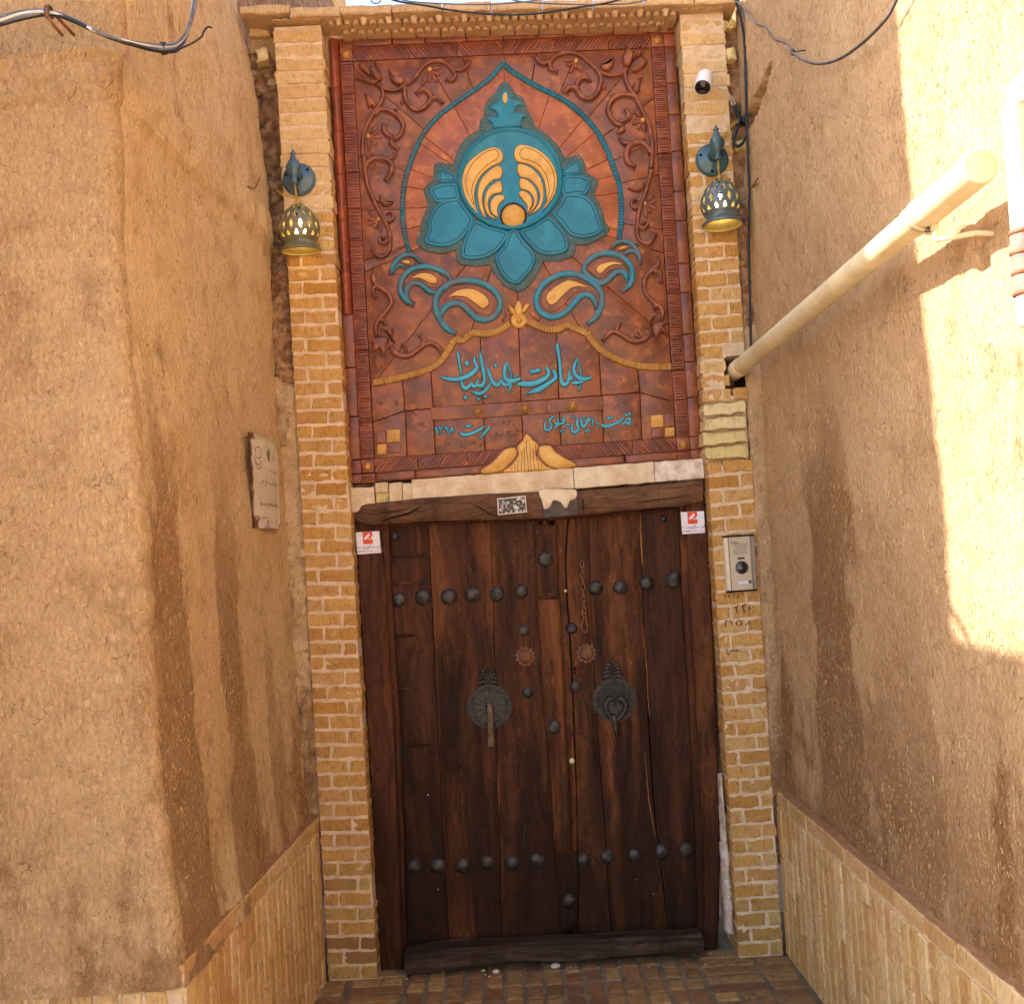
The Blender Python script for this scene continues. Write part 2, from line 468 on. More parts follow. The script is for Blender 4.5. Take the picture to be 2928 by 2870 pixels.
tag(wall_r, 'mud plaster wall with a sunlit patch, right of the gate, carrying the cream pipe', 'wall')
mb = MB(); mb.box((1.27, -4.6, 0), (3.0, 5.0, 4.99)); mb.build('wall_core', MUD_F, wall_r)
def rs(rng):
    while True:
        y = rng.uniform(-2.35, 0.0); z = rng.uniform(0.68, 3.7)
        if rng.random() < 0.30 + 0.8 * max(0, nz((0, y, z), 2.4) + 0.25) + (0.35 if z < 1.5 else 0): break
    p = right_pt(y, z)
    return p, Vector((-1, 0, 0)), Vector((0, 1, 0)), Vector((0, 0, 1))
straws('straw', rs, 9000, wall_r, 5, vertical=0.7)

# ------------------------------------------------------------------ neighbouring house on the left of the lane, off the picture: its roof edge draws the lower edge of the sun patch
HX = -1.95
HZ = 1.43 + (1.09 - HX) * 0.80
vs, fs = grid_mesh(lambda i, j: Vector((HX - 0.006*nz((0, i*0.2, j*0.3), 1), -1.43 - 0.061*i, HZ*j/8)), 22, 9)
b = len(vs); vs += [(HX - 1.5, -1.43, 0), (HX - 1.5, -1.43, HZ), (HX - 1.5, -2.715, HZ), (HX - 1.5, -2.715, 0)]
fs += [(8*22, 8*22 + 21, b + 2, b + 1), (0, b, b + 1, 8*22), (21, 8*22+21, b + 2, b + 3)]
nb = mobj('neighbour_house', vs, fs, MUD_L, None, False, loc=(HX - 0.7, -2.1, 0))
tag(nb, 'plain mud house along the lane beside the camera', 'house')

# ------------------------------------------------------------------ brick plinths with soldier bricks and a cap course
def plinth(wall, A, B, ztop, seed, facing, depth=0.06, caprand=0.004):
    """A -> B along the foot (XY), facing = +1 when A->B x up points out of the wall"""
    rng = random.Random(seed)
    A = Vector((A[0], A[1], 0)); B = Vector((B[0], B[1], 0)); L = (B - A).length
    ux = (B - A).normalized(); up = Vector((0, 0, 1))
    back = up.cross(ux)
    e = empty('plinth', A.lerp(B, 0.5), wall)
    # mortar body
    mbd = MB(); o = A + back*0.005
    P = lambda s, y, z: A + ux*s + back*y + up*z
    nsx = max(2, int(L/0.03)); vs = []; fsx = []
    for j in range(23):
        for i in range(nsx + 1):
            s = L*i/nsx; z = -0.01 + (ztop - 0.012 + 0.01)*j/22
            q = P(s, 0.0065 + 0.002*nz((s, z, 3.3*seed), 25), z); vs.append(q)
    for j in range(22):
        for i in range(nsx): fsx.append((j*(nsx+1)+i, j*(nsx+1)+i+1, (j+1)*(nsx+1)+i+1, (j+1)*(nsx+1)+i))
    b = len(vs); vs += [P(0, depth, ztop-0.012), P(L, depth, ztop-0.012)]
    fsx.append((22*(nsx+1), 22*(nsx+1)+nsx, b+1, b))
    mobj('mortar', vs, fsx, MORTAR, e, False)
    # sloping mud bedding on top of the cap
    ns2 = max(2, int(L/0.025)); vs = []; fsx = []
    for i in range(ns2 + 1):
        s = L*i/ns2
        for k, (y, z) in enumerate([(0.006, 0.000), (0.018, 0.004), (0.035, 0.008), (0.06, 0.016), (0.075, 0.03)]):
            jz = 0.0035*nz((s, k, seed), 18); jy = 0.004*nz((s, k*3, seed+5), 11) if k == 0 else 0
            vs.append(P(s, y + jy, ztop + z + jz))
    for i in range(ns2):
        for k in range(4): fsx.append((i*5+k, (i+1)*5+k, (i+1)*5+k+1, i*5+k+1))
    mobj('mud_bedding', vs, fsx, BEDDING, e, True)
    # cap stretchers
    s = -rng.uniform(0, 0.1); H = 0.052
    while s < L - 0.02:
        w = 0.205 + rng.uniform(-0.01, 0.01); a = max(0.0, s); bb = min(L, s + w)
        if bb - a > 0.02:
            brick('brick', P(a + 0.002, rng.uniform(-0.002, 0.002), ztop - H - 0.002 + rng.gauss(0, 0.0012)), ux, up, bb - a - 0.008, H, 0.07, BRICK_PL, e, rng, 0.0016, 0.004)
        s += w
    # soldier columns
    s = 0.004; col = 0; zt = ztop - H - 0.014
    while s < L - 0.03:
        w = 0.051 + rng.uniform(-0.004, 0.004)
        if s + w > L: break
        off = [0.0, 0.10, 0.04, 0.14][col % 4] + rng.uniform(-0.015, 0.015)
        z1 = zt
        hh = 0.2 - off
        while z1 > 0.01:
            z0 = max(0.004, z1 - hh)
            if z1 - z0 > 0.02:
                brick('brick', P(s, rng.uniform(-0.0025, 0.0015), z0), ux, up, w, z1 - z0, 0.05, BRICK_PL, e, rng, 0.0016, 0.0035)
            z1 = z0 - 0.008; hh = 0.2
        s += w + 0.011 + rng.uniform(-0.002, 0.002); col += 1
    return e
BEDDING = simple('mud_bedding', C(150, 108, 74), C(168, 124, 88), 20, 0.95, 0.1, 0.6, 80, 0.004, rnd=False)
PZ = 0.66
plinth(wall_l, (-0.94, -1.475), (-0.853, 0.02), PZ, 11, 1)
plinth(wall_l, (-2.3, -1.45), (-0.944, -1.478), PZ, 12, 1)
plinth(wall_r, (xpl(0.02), 0.02), (xpl(-3.0), -3.0), PZ - 0.005, 13, 1)

# ------------------------------------------------------------------ brick paving in basket blocks
pav = mobj('pavement', [(-2.2, -3.2, -0.006), (1.2, -3.2, -0.006), (1.2, 0.5, -0.006), (-2.2, 0.5, -0.006)], [(0, 1, 2, 3)], GROUT, loc=(0, -1, -0.006))
tag(pav, kind='structure')
def paver(x, y, a, L, W, rng):
    ux = Vector((cos(a), sin(a), 0)); uy = Vector((-sin(a), cos(a), 0))
    return brick('brick', Vector((x, y, 0)) + Vector((0, 0, rng.gauss(0.002, 0.0014))), ux, uy, L, W, 0.03, BRICK_F, pav, rng, 0.003, 0.005)
rng = random.Random(21)
PAV_BLOCK = 0.232
bx0, by0 = -0.99, 0.085
for j in range(7):
    for i in range(9):
        x = bx0 + i*PAV_BLOCK; y = by0 - (j+1)*PAV_BLOCK
        if y < -1.55: continue
        hor = (i + j) % 2 == 0
        if j < 2: hor = i in (0, 1, 7, 8)     # the threshold rows
        n = 3 if j > 1 or hor else 3
        for k in range(n):
            Lb = 0.208 + rng.uniform(-0.008, 0.006); Wb = 0.061 + rng.uniform(-0.005, 0.004)
            if hor:
                X, Y = x + 0.008 + rng.uniform(0, 0.01), y + 0.010 + k*0.0765
                if X + Lb > 0.995: Lb = 0.995 - X
                if Lb < 0.04 or X < -0.99: continue
                if Lb > 0.15 and rng.random() < 0.25:
                    h2 = Lb*rng.uniform(0.35, 0.6)
                    paver(X, Y, rng.gauss(0, 0.02), h2 - 0.006, Wb, rng); paver(X + h2 + 0.006, Y, rng.gauss(0, 0.02), Lb - h2 - 0.008, Wb, rng)
                else: paver(X, Y, rng.gauss(0, 0.02), Lb, Wb, rng)
            else:
                X, Y = x + 0.074 + k*0.0765, y + 0.010
                if X > 0.995 or X < -0.95: continue
                if j < 2 or rng.random() < 0.4:
                    h2 = Lb*rng.uniform(0.4, 0.6)
                    paver(X, Y, pi/2 + rng.gauss(0, 0.025), h2 - 0.008, Wb, rng); paver(X, Y + h2 + 0.006, pi/2 + rng.gauss(0, 0.025), Lb - h2 - 0.008, Wb, rng)
                else: paver(X, Y, pi/2 + rng.gauss(0, 0.02), Lb, Wb, rng)

# ================================================================== brick gate pillars
def pillar_edges(side, z):
    if side < 0: return (-0.847 - 0.008*z, -0.648 - 0.0077*z)
    return (0.807 + 0.0006*z, 0.987 + 0.0018*z)
def course_tilt(side, z):
    if side < 0: return table([(0, 0.035), (1.2, 0.045), (2.3, 0.036), (3.2, 0.02), (3.9, 0.015)], z)
    return table([(0, 0.0), (0.8, -0.02), (1.5, -0.05), (2.0, -0.03), (2.5, -0.012), (3.2, 0.01), (3.9, 0.03)], z)
def build_pillar(side, ztop, seed):
    rng = random.Random(seed)
    xl0, xr0 = pillar_edges(side, 0)
    root = empty('brick_pillar', ((xl0 + xr0)/2, 0.15, 0))
    # mortar body
    nx, nzz = 15, 260; vs = []; fs = []
    def P(i, j):
        z = ztop*j/(nzz-1); xl, xr = pillar_edges(side, z); xl += 0.003; xr -= 0.003
        x = lerp(xl, xr, i/(nx-1)); y = 0.0028 + 0.0018*nz((x, 0.3*side, z), 40) + 0.001*nz((x, 1, z), 120)
        if side > 0 and 2.0 < z < 2.25: y += 0.022
        if side > 0 and 2.28 < z < 2.43 and x > 0.905: y += 0.22
        return Vector((x, y, z))
    vs, fs = grid_mesh(P, nx, nzz)
    b = len(vs)
    for j in range(nzz):
        z = ztop*j/(nzz-1); xl, xr = pillar_edges(side, z)
        vs += [Vector((xl + 0.003 + 0.0015*nz((0, side, z), 30), 0.36, z)), Vector((xr - 0.003, 0.36, z))]
    for j in range(nzz - 1):
        fs.append((j*nx, (j+1)*nx, b + 2*(j+1), b + 2*j)); fs.append((j*nx+nx-1, b + 2*j+1, b + 2*(j+1)+1, (j+1)*nx+nx-1))
    fs.append(tuple(range((nzz-1)*nx, nzz*nx)) + (b + 2*nzz - 1, b + 2*nzz - 2))
    mobj('mortar', vs, fs, MORTAR, root, False)
    z = 0.006; k = 0
    while z < ztop - 0.03:
        pitch = 0.0592 + rng.gauss(0, 0.0007)
        h = pitch - 0.0125 + rng.gauss(0, 0.001)
        xl, xr = pillar_edges(side, z); W = xr - xl
        t = course_tilt(side, z); ux = Vector((1, 0, -t)); uz = Vector((t, 0, 1))
        if side > 0: ux = Vector((1, 0, -t)); uz = Vector((t, 0, 1))
        zz0 = z + (t*W/2)
        mat = BRICK_Y
        if z < 0.42 and (side < 0 or z < 0.28): mat = rng.choice([BRICK_G, BRICK_G, BRICK_Y])
        full = z > (3.12 if side < 0 else 3.36)
        mixed = z > (2.9 if side < 0 else 3.0)
        proud = side > 0 and 2.0 < z < 2.245
        broken = side > 0 and 2.27 < z < 2.43
        def put(a, w, m, dy=0.0, rough=0.0018, hh=h):
            brick('brick', Vector((xl + a, dy + rng.uniform(-0.0015, 0.001), zz0)) + Vector((0, 0, -t*a)), ux, uz, w, hh, 0.16, m, root, rng, rough*1.2, 0.0024)
        if proud:
            put(-0.006 + rng.uniform(-0.004, 0.004), W*0.93, BRICK_P, -0.012 + rng.uniform(-0.006, 0.004), 0.0028, h - 0.002)
        elif full:
            put(rng.uniform(-0.004, 0.004), W + rng.uniform(-0.006, 0.004), BRICK_B, rng.uniform(-0.004, 0.003), 0.0022)
        elif broken:
            put(0, W*rng.uniform(0.48, 0.62), BRICK_B if rng.random() < 0.5 else BRICK_Y, 0, 0.003)
        else:
            fr = (0.30 if k % 2 else 0.68) + rng.uniform(-0.03, 0.03)
            if mixed and rng.random() < 0.35: fr = 1.0
            m = mat if not mixed else rng.choice([BRICK_Y, BRICK_B])
            if fr == 1.0: put(0, W, m)
            else:
                put(0, W*fr - 0.005, m)
                put(W*fr + 0.005, W*(1-fr) - 0.005 - (0.012 if rng.random() < 0.12 else 0), m)
        z += pitch; k += 1
    return root
pl_l = build_pillar(-1, 3.912, 31)
tag(pl_l, 'yellow brick pillar with cream joints on the left of the gate', 'pillar')
pl_r = build_pillar(1, 3.868, 32)
tag(pl_r, 'yellow brick pillar on the right of the gate, carrying the intercom', 'pillar')

# felt pen numbers on the right pillar
INK = simple('felt_pen', C(38, 34, 30), C(60, 52, 44), 30, 0.8, 0.2, 0.0)
def strokes_obj(name, strokes, k, ox, oy, Y, mat, parent, h=0.0006, scale=1.0):
    mb = MB()
    for st in strokes:
        pts = spline([(ox + a*k, oy + b*k) for a, b in st[1]], 3) if len(st[1]) > 2 else [(ox + a*k, oy + b*k) for a, b in st[1]]
        w = st[0]*k*0.5
        L = []; R = []
        for i, (x, y) in enumerate(pts):
            x0, y0 = pts[max(0, i-1)]; x1, y1 = pts[min(len(pts)-1, i+1)]
            dx, dy = x1-x0, y1-y0; q = sqrt(dx*dx+dy*dy) or 1
            L.append(onY(x - dy/q*w, y + dx/q*w, Y)); R.append(onY(x + dy/q*w, y - dx/q*w, Y))
        n = len(pts); vs = L + R + [v + Vector((0, h, 0)) for v in L] + [v + Vector((0, h, 0)) for v in R]; fs = []
        for i in range(n-1):
            fs += [(i, i+1, n+i+1, n+i), (i, 2*n+i, 2*n+i+1, i+1), (n+i, n+i+1, 3*n+i+1, 3*n+i)]
        fs += [(0, n, 3*n, 2*n), (n-1, 3*n-1, 4*n-1, 2*n-1)]
        mb.add(vs, fs)
    return mb.build(name, mat, parent)
k = 0.22059
strokes_obj('pen_mark', [(12, [(690, 1150), (725, 1240)]), (12, [(688, 1150), (708, 1160), (728, 1120)]), (12, [(780, 1130), (812, 1230)]), (12, [(780, 1130), (806, 1140), (826, 1112)]),
    (9, [(862, 1172), (872, 1155), (888, 1172), (874, 1195), (862, 1172)]), (12, [(922, 1158), (932, 1165)])], k, 1950, 1480, -0.0035, INK, pl_r)
strokes_obj('pen_mark', [(10, [(560, 1335), (568, 1425)]), (8, [(556, 1340), (575, 1345), (580, 1325), (600, 1345)]), (10, [(615, 1330), (640, 1350), (645, 1390)]), (9, [(700, 1370), (740, 1325), (775, 1370), (740, 1400), (700, 1370)]),
    (10, [(830, 1400), (845, 1350)]), (10, [(860, 1390), (880, 1345)])], k, 1950, 1480, -0.0035, INK, pl_r)
strokes_obj('pen_mark', [(10, [(550, 990), (565, 1045)]), (10, [(590, 990), (625, 1045)]), (8, [(660, 1045), (690, 990)]), (10, [(725, 985), (735, 1040)]), (12, [(775, 990), (788, 998)]),
    (8, [(570, 1690), (575, 1715)]), (8, [(590, 1690), (592, 1712)]), (8, [(565, 1738), (605, 1728)]), (9, [(575, 1760), (590, 1755), (600, 1780), (620, 1750)]), (9, [(635, 1705), (650, 1735), (665, 1700)]), (9, [(675, 1700), (690, 1735)]), (8, [(700, 1720), (715, 1705), (725, 1725), (705, 1730)]), (9, [(745, 1712), (752, 1716)])], k, 1950, 1480, -0.0035, INK, pl_r)

# ------------------------------------------------------------------ crumbling mud between pillars and walls
def mud_strip(name, x0, x1, yf, z0, z1, seed, label, amp=0.02, nu=12):
    nv = int((z1 - z0)/0.012)
    def P(i, j):
        z = z0 + (z1 - z0)*j/(nv-1); a, b = x0(z), x1(z); x = lerp(a, b, i/(nu-1))
        p = Vector((x, seed, z))
        y = yf(z) - amp*(0.9*nz(p, 13) + 0.55*nz(p, 34) + 0.3*nz(p, 75)) + 0.010*(abs(2*i/(nu-1) - 1)**3)
        return Vector((x + 0.004*nz(p, 28), y, z))
    vs, fs = grid_mesh(P, nu, nv)
    b = len(vs); vs += [Vector((v.x, 0.2, v.z)) for v in (vs[0], vs[nu-1], vs[-1], vs[-nu])]
    fs += [(0, nu-1, b+1, b), (len(vs)-4-nu, len(vs)-5, b+2, b+3)]
    fs += [tuple([j*nu for j in range(nv)][::-1]) + (b, b+3)]
    low = MUD_L if seed < 3 else MUD_R
    mi = [1 if vs[f[0]][2] + 0.25*nz(vs[f[0]], 5) < 2.45 else 0 for f in fs]
    o = mobj(name, vs, fs, [MUD_F, low], None, True, mi)
    return tag(o, label, 'mud')
mud_strip('mud_fill', lambda z: xfar(z) - 0.03, lambda z: pillar_edges(-1, z)[0] + 0.004, lambda z: table([(0.6, 0.004), (2.4, 0.02), (2.8, 0.05), (3.2, 0.09), (3.9, 0.11)], z), 0.66, 3.86, 1.7,
          'crumbling mud packed between left brick pillar and mud wall', 0.032)
mud_strip('mud_fill', lambda z: pillar_edges(1, z)[1] - 0.006, lambda z: right_x(0, z) + 0.02, lambda z: table([(0.6, 0.0), (2.2, 0.0), (2.6, 0.012), (3.0, 0.03), (3.9, 0.05)], z), 0.64, 3.84, 5.2,
          'crumbling mud packed between right brick pillar and mud wall', 0.014, 9)
rng = random.Random(5)
def chunk(px, py, w, h, rot, Y, mat, label):
    c = onY(px, py, Y); t = rot
    o = brick('brick_piece', c - Vector((w/2, 0, h/2)), (cos(t), 0.12, sin(t)), (-sin(t), 0, cos(t)), w, h, 0.07, mat, None, rng, 0.004, 0.007)
    return tag(o, label, 'brick', 'loose brick pieces wedged beside the pillars')
chunk(752, 155, 0.05, 0.045, 0.1, 0.03, BRICK_P, 'pale brick piece wedged in the gap left of left pillar')
chunk(2092, 68, 0.036, 0.034, 0.15, 0.005, BRICK_P, 'topmost pale brick piece wedged right of right pillar')
chunk(2095, 152, 0.036, 0.052, 0.12, -0.012, BRICK_P, 'pale brick piece wedged right of right pillar above the white camera')
chunk(2122, 412, 0.05, 0.042, -0.05, 0.0, BRICK_P, 'pale brick piece wedged right of right pillar beside the right lamp')
chunk(740, 88, 0.09, 0.04, 0.03, 0.07, BRICK_B, 'buff brick piece under the left end of the cornice')

# ================================================================== cornice
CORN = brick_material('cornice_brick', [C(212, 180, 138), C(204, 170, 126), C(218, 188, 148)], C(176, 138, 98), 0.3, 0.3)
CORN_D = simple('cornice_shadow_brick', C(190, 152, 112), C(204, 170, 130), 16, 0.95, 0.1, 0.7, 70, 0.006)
corn = empty('cornice', (0, 0.05, 3.84))
tag(corn, 'moulded brick cornice with scalloped corbels above the gate', 'cornice')
def zc(x): return 3.902 - 0.030*x
rng = random.Random(44)
x = -1.0; k = 0
while x < 1.03:
    w = rng.choice([0.20, 0.205, 0.21]); w = min(w, 1.045 - x)
    brick('cap_brick', (x, -0.062 + rng.uniform(-0.004, 0.003), zc(x) + rng.uniform(-0.002, 0.002) + (0.012 if x < -0.86 else 0)), (1, 0, -0.03), (0.03, 0, 1), w - 0.004, 0.036, 0.30, CORN, corn, rng, 0.002, 0.005)
    x += w; k += 1
def scallop(xc, w, yb, yf, z0, z1, lobes, depth, mat):
    pts = [(-w/2, yb), (-w/2, yf + depth*0.6)]
    for i in range(lobes):
        a0 = -w/2 + w*i/lobes; r = w/lobes/2
        for q in range(7):
            th = pi - pi*q/6
            pts.append((a0 + r + r*0.96*cos(th), yf + depth*0.6 - (depth*(1.3 if i == lobes//2 else 0.8))*sin(th)))
    pts += [(w/2, yf + depth*0.6), (w/2, yb)]
    n = len(pts); vs = []; s = -0.03
    for z in (z0, z1):
        for a, y in pts: vs.append(Vector((xc + a, y, z + zc(xc) + s*a)))
    fs = [tuple(range(n)), tuple(range(2*n-1, n-1, -1))] + [(i, (i+1) % n, n+(i+1) % n, n+i) for i in range(n)]
    mobj('corbel_brick', vs, fs, mat, corn)
nper = 14; X0, X1 = -0.655, 0.80
for i in range(nper):
    w = (X1 - X0)/nper; xc = X0 + w*(i + 0.5)
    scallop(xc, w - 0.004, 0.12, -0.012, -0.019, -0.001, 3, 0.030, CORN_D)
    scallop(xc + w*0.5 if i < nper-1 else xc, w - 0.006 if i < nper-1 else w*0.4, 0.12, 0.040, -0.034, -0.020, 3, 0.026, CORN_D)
    mb = MB(); px_ = xc
    mb.lathe((px_, -0.026, zc(px_) - 0.030), [(0.006, 0), (0.010, 0.004), (0.012, 0.017), (0.016, 0.021), (0.016, 0.029)], 10)
    mb.build('pendant', CORN, corn, True)
for xx, ww in ((-0.78, 0.2), (0.9, 0.18)):       # over the pillars
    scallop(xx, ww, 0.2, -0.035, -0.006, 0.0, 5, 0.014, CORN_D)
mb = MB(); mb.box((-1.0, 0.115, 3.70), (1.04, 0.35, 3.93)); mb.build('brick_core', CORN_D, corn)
# cream bedding strip between cornice and panel
def strip_slab(name, x0, x1, zlo, zhi, y0, y1, mat, parent, seed, n=40, amp=0.003):
    vs = []; fs = []
    for i in range(n + 1):
        x = lerp(x0, x1, i/n)
        a = zlo(x) + amp*nz((x, seed, 0), 30); b = zhi(x) + amp*nz((x, seed, 4), 30); m = 0.004
        yy = y0 + 0.002*nz((x, seed, 8), 20)
        vs += [Vector((x, y1, a)), Vector((x, yy+m, a)), Vector((x, yy, a+m)), Vector((x, yy+0.0015*nz((x, seed, 2), 45), (a+b)/2)), Vector((x, yy, b-m)), Vector((x, yy+m, b)), Vector((x, y1, b))]
    for i in range(n):
        for k in range(6): fs.append((i*7+k, (i+1)*7+k, (i+1)*7+k+1, i*7+k+1))
    fs += [tuple(range(6, -1, -1)), tuple(n*7 + k for k in range(7))]
    return mobj(name, vs, fs, mat, parent)
xs = [-0.655, -0.43, -0.17, 0.09, 0.36, 0.58, 0.79]
for a, b in zip(xs, xs[1:]):
    strip_slab('bedding_strip', a + 0.001, b - 0.001, lambda x: 3.884 - 0.0142*(x + 0.67) + 0.012, lambda x: zc(x) - 0.012, 0.085, 0.12, PLASTER, corn, a*7)

# ================================================================== plaster band over the lintel
band = empty('plaster_band', (0.07, 0.1, 1.93))
tag(band, 'cracked cream plaster band between clay panel and wooden lintel', 'plaster')
def bz(px, a):      # top and bottom edges read off the photo
    top = table([(1003, 1384), (2012, 1311)], px); bot = table([(1003, 1462), (1075, 1448), (1300, 1430), (1550, 1405), (2015, 1368)], px)
    return top if a else bot
def band_piece(p0, p1, cr0=0.0, cr1=0.0, mat=PLASTER, y=0.082, name='plaster_slab', top=0, bot=0, n=14):
    X0_, X1_ = onY(p0, 1400, 0.09).x, onY(p1, 1400, 0.09).x
    zt = lambda x: onY(lerp(p0, p1, (x-X0_)/(X1_-X0_)), bz(lerp(p0, p1, (x-X0_)/(X1_-X0_)), 1) + top, 0.09).z
    zb = lambda x: onY(lerp(p0, p1, (x-X0_)/(X1_-X0_)), bz(lerp(p0, p1, (x-X0_)/(X1_-X0_)), 0) + bot, 0.09).z
    strip_slab(name, X0_, X1_, zb, zt, y, 0.16, mat, band, p0*0.013, n, 0.0035)
band_piece(1001, 1071, mat=PLASTER, y=0.072, top=12, bot=6)
band_piece(1074, 1112, mat=BRICK_P, y=0.098, name='brick', top=22)
band_piece(1074, 1110, mat=PLASTER, y=0.084, top=2, bot=-38)
band_piece(1114, 1150, mat=PLASTER, y=0.079, top=6)
band_piece(1152, 1178, mat=PLASTER, y=0.082, top=10)
band_piece(1179, 1641, mat=PLASTER, y=0.080, n=60)
band_piece(1643, 1872, mat=PLASTER, y=0.078, n=30)
band_piece(1874, 2014, mat=GYPSUM, y=0.076, n=24)
mb = MB(); mb.box((-0.66, 0.15, 1.86), (0.80, 0.36, 2.05)); mb.build('band_core', MUD_F, band)

# white gypsum packed between the door post and the right pillar
gy = MB()
rng = random.Random(9)
zz = 0.08
while zz < 0.66:
    hh = rng.uniform(0.05, 0.14); 
    c0 = Vector((0.793, 0.10, zz))
    ww = table([(0, 0.03), (0.2, 0.04), (0.5, 0.02), (0.66, 0.012)], zz)
    n = 9; vs = []; fs = []
    for j in range(7):
        for i in range(n):
            th = pi*i/(n-1); p = Vector((c0.x - ww*0.5*cos(th)*1.1, c0.y - 0.05*sin(th), zz + hh*j/6*0.98))
            d = 0.010*nz(p, 24) + 0.006*nz(p, 60)
            vs.append(p + Vector((0.3*d, -abs(d), 0.2*d)))
    fs = [(j*n+i, j*n+i+1, (j+1)*n+i+1, (j+1)*n+i) for j in range(6) for i in range(n-1)]
    fs += [tuple(range(n-1, -1, -1)), tuple(6*n + i for i in range(n))]
    gy.add(vs, fs); zz += hh
o = gy.build('gypsum_fill', GYPSUM); tag(o, 'white gypsum lump filling the gap beside right door post', 'plaster')

# ================================================================== house wall rising behind the cornice (left of the strip of sky)
bw = MB(); pz = onY(957, 12, 3.0)
bw.box((-5.5, 3.0, 0), (pz.x, 3.6, 7.4)); bw.box((onY(718, 10, 2.9).x, 2.93, 0), (onY(771, 10, 2.9).x, 2.999, 7.4))
o = bw.build('courtyard_house', simple('courtyard_plaster', C(214, 166, 110), C(200, 150, 96), 4, 0.95, 0.1, 0.5, 40, 0.006)); tag(o, 'tan rendered house wall rising behind left end of the cornice', 'house')

# ================================================================== terracotta relief panel
def clay(name, a, b, c, rough=0.40, spec=0.5, s1=9.0, s2=22.0):
    g = G(name, rough, spec)
    p = g.pos(rnd=True)
    n1 = g.noise(p, s1, 5, 0.6, 0.3); n2 = g.noise(p, s2, 6, 0.7)
    col = g.mix(g.step(n1, 0.38, 0.62), a, b)
    col = g.mix(g.step(n2, 0.48, 0.70, 0, 0.85), col, c)
    h = g.math('ADD', g.math('MULTIPLY', n2, 0.5), g.math('MULTIPLY', g.noise(p, 110, 4, 0.6), 0.25))
    return g.done(col, h, 0.003, 0.6, g.step(n2, 0.3, 0.7, rough - 0.08, rough + 0.14))
T_FIELD = clay('clay_field', C(140, 76, 41), C(106, 56, 32), C(178, 106, 56))
T_ARCH = clay('clay_orange', C(172, 96, 54), C(142, 74, 42), C(200, 126, 74))
T_VINE = clay('clay_vine', C(138, 76, 48), C(110, 58, 38), C(180, 108, 66))
T_BORD = clay('clay_border', C(132, 71, 42), C(108, 57, 36), C(162, 94, 54), 0.38, 0.5)
T_TUBE = clay('clay_round_border', C(150, 70, 42), C(126, 58, 38), C(174, 90, 54), 0.36, 0.5)
T_HATCH = clay('clay_hatched', C(140, 72, 40), C(114, 56, 33), C(166, 92, 50))
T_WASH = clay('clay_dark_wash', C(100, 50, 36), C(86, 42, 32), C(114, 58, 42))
TEAL = clay('teal_glaze_paint', C(34, 126, 150), C(29, 112, 134), C(48, 138, 160), 0.38, 0.4, 6, 16)
TEAL_D = clay('teal_wash', C(82, 110, 108), C(70, 98, 98), C(116, 100, 84), 0.6, 0.3, 14, 40)
TEAL_L = clay('teal_letter', C(70, 168, 190), C(62, 156, 182), C(84, 178, 198), 0.45, 0.4, 10, 30)
TEAL_P = clay('teal_antique', C(50, 132, 152), C(88, 108, 114), C(40, 108, 124), 0.48, 0.4, 9, 24)
GOLD = clay('gold_ochre', C(220, 170, 88), C(206, 152, 72), C(228, 184, 108), 0.5, 0.35, 10, 30)
GOLD_R = clay('gold_rope', C(206, 152, 70), C(190, 134, 58), C(224, 178, 98), 0.5, 0.35, 10, 30)
KNOB = clay('brass_knob', C(190, 132, 58), C(150, 96, 46), C(214, 162, 84), 0.4, 0.5, 30, 60)
LINE = simple('dark_outline', C(52, 28, 22), C(64, 36, 28), 20, 0.7, 0.2, 0.0)
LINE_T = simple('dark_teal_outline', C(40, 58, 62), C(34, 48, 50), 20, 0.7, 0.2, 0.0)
PY = 0.100
panel = empty('relief_panel', (0.07, PY, 2.0))
tag(panel, 'terracotta relief panel with turquoise lotus, vines and calligraphy above the door', 'panel')

def zoomer(x0, y0, k): return lambda pts: [(x0 + p[0]*k, y0 + p[1]*k) + tuple(p[2:]) for p in pts]
K21, K22 = 0.21008, 0.22063
A1 = zoomer(920, 60, K21); A2 = zoomer(1280, 140, K21); A3 = zoomer(1500, 60, 0.23109); A4 = zoomer(1000, 440, K21)
A5 = zoomer(1180, 420, K22); A6 = zoomer(1400, 420, K22); A7 = zoomer(1660, 440, K21); A8 = zoomer(1040, 680, 0.2416)
B1 = zoomer(1480, 660, 0.2521); B2 = zoomer(1240, 960, 0.13388); B3 = zoomer(1450, 960, 0.13388); B4 = zoomer(1220, 1160, 0.16478)
B5 = zoomer(1520, 1130, 0.16478); B6 = zoomer(980, 1130, 0.13655); B7 = zoomer(1340, 1200, 0.18538); B8 = zoomer(1780, 1130, 0.13655)
def S(txt): return [tuple(float(q) for q in t.split(',')) for t in txt.split()]
PXM = 1/684.0            # metres per photo pixel on the panel
def near_plane(y): return PY if abs(y - PY) < 0.03 else y
def W2(p, Y=PY):
    v = onY(p[0], p[1], Y); return (v.x, v.z)

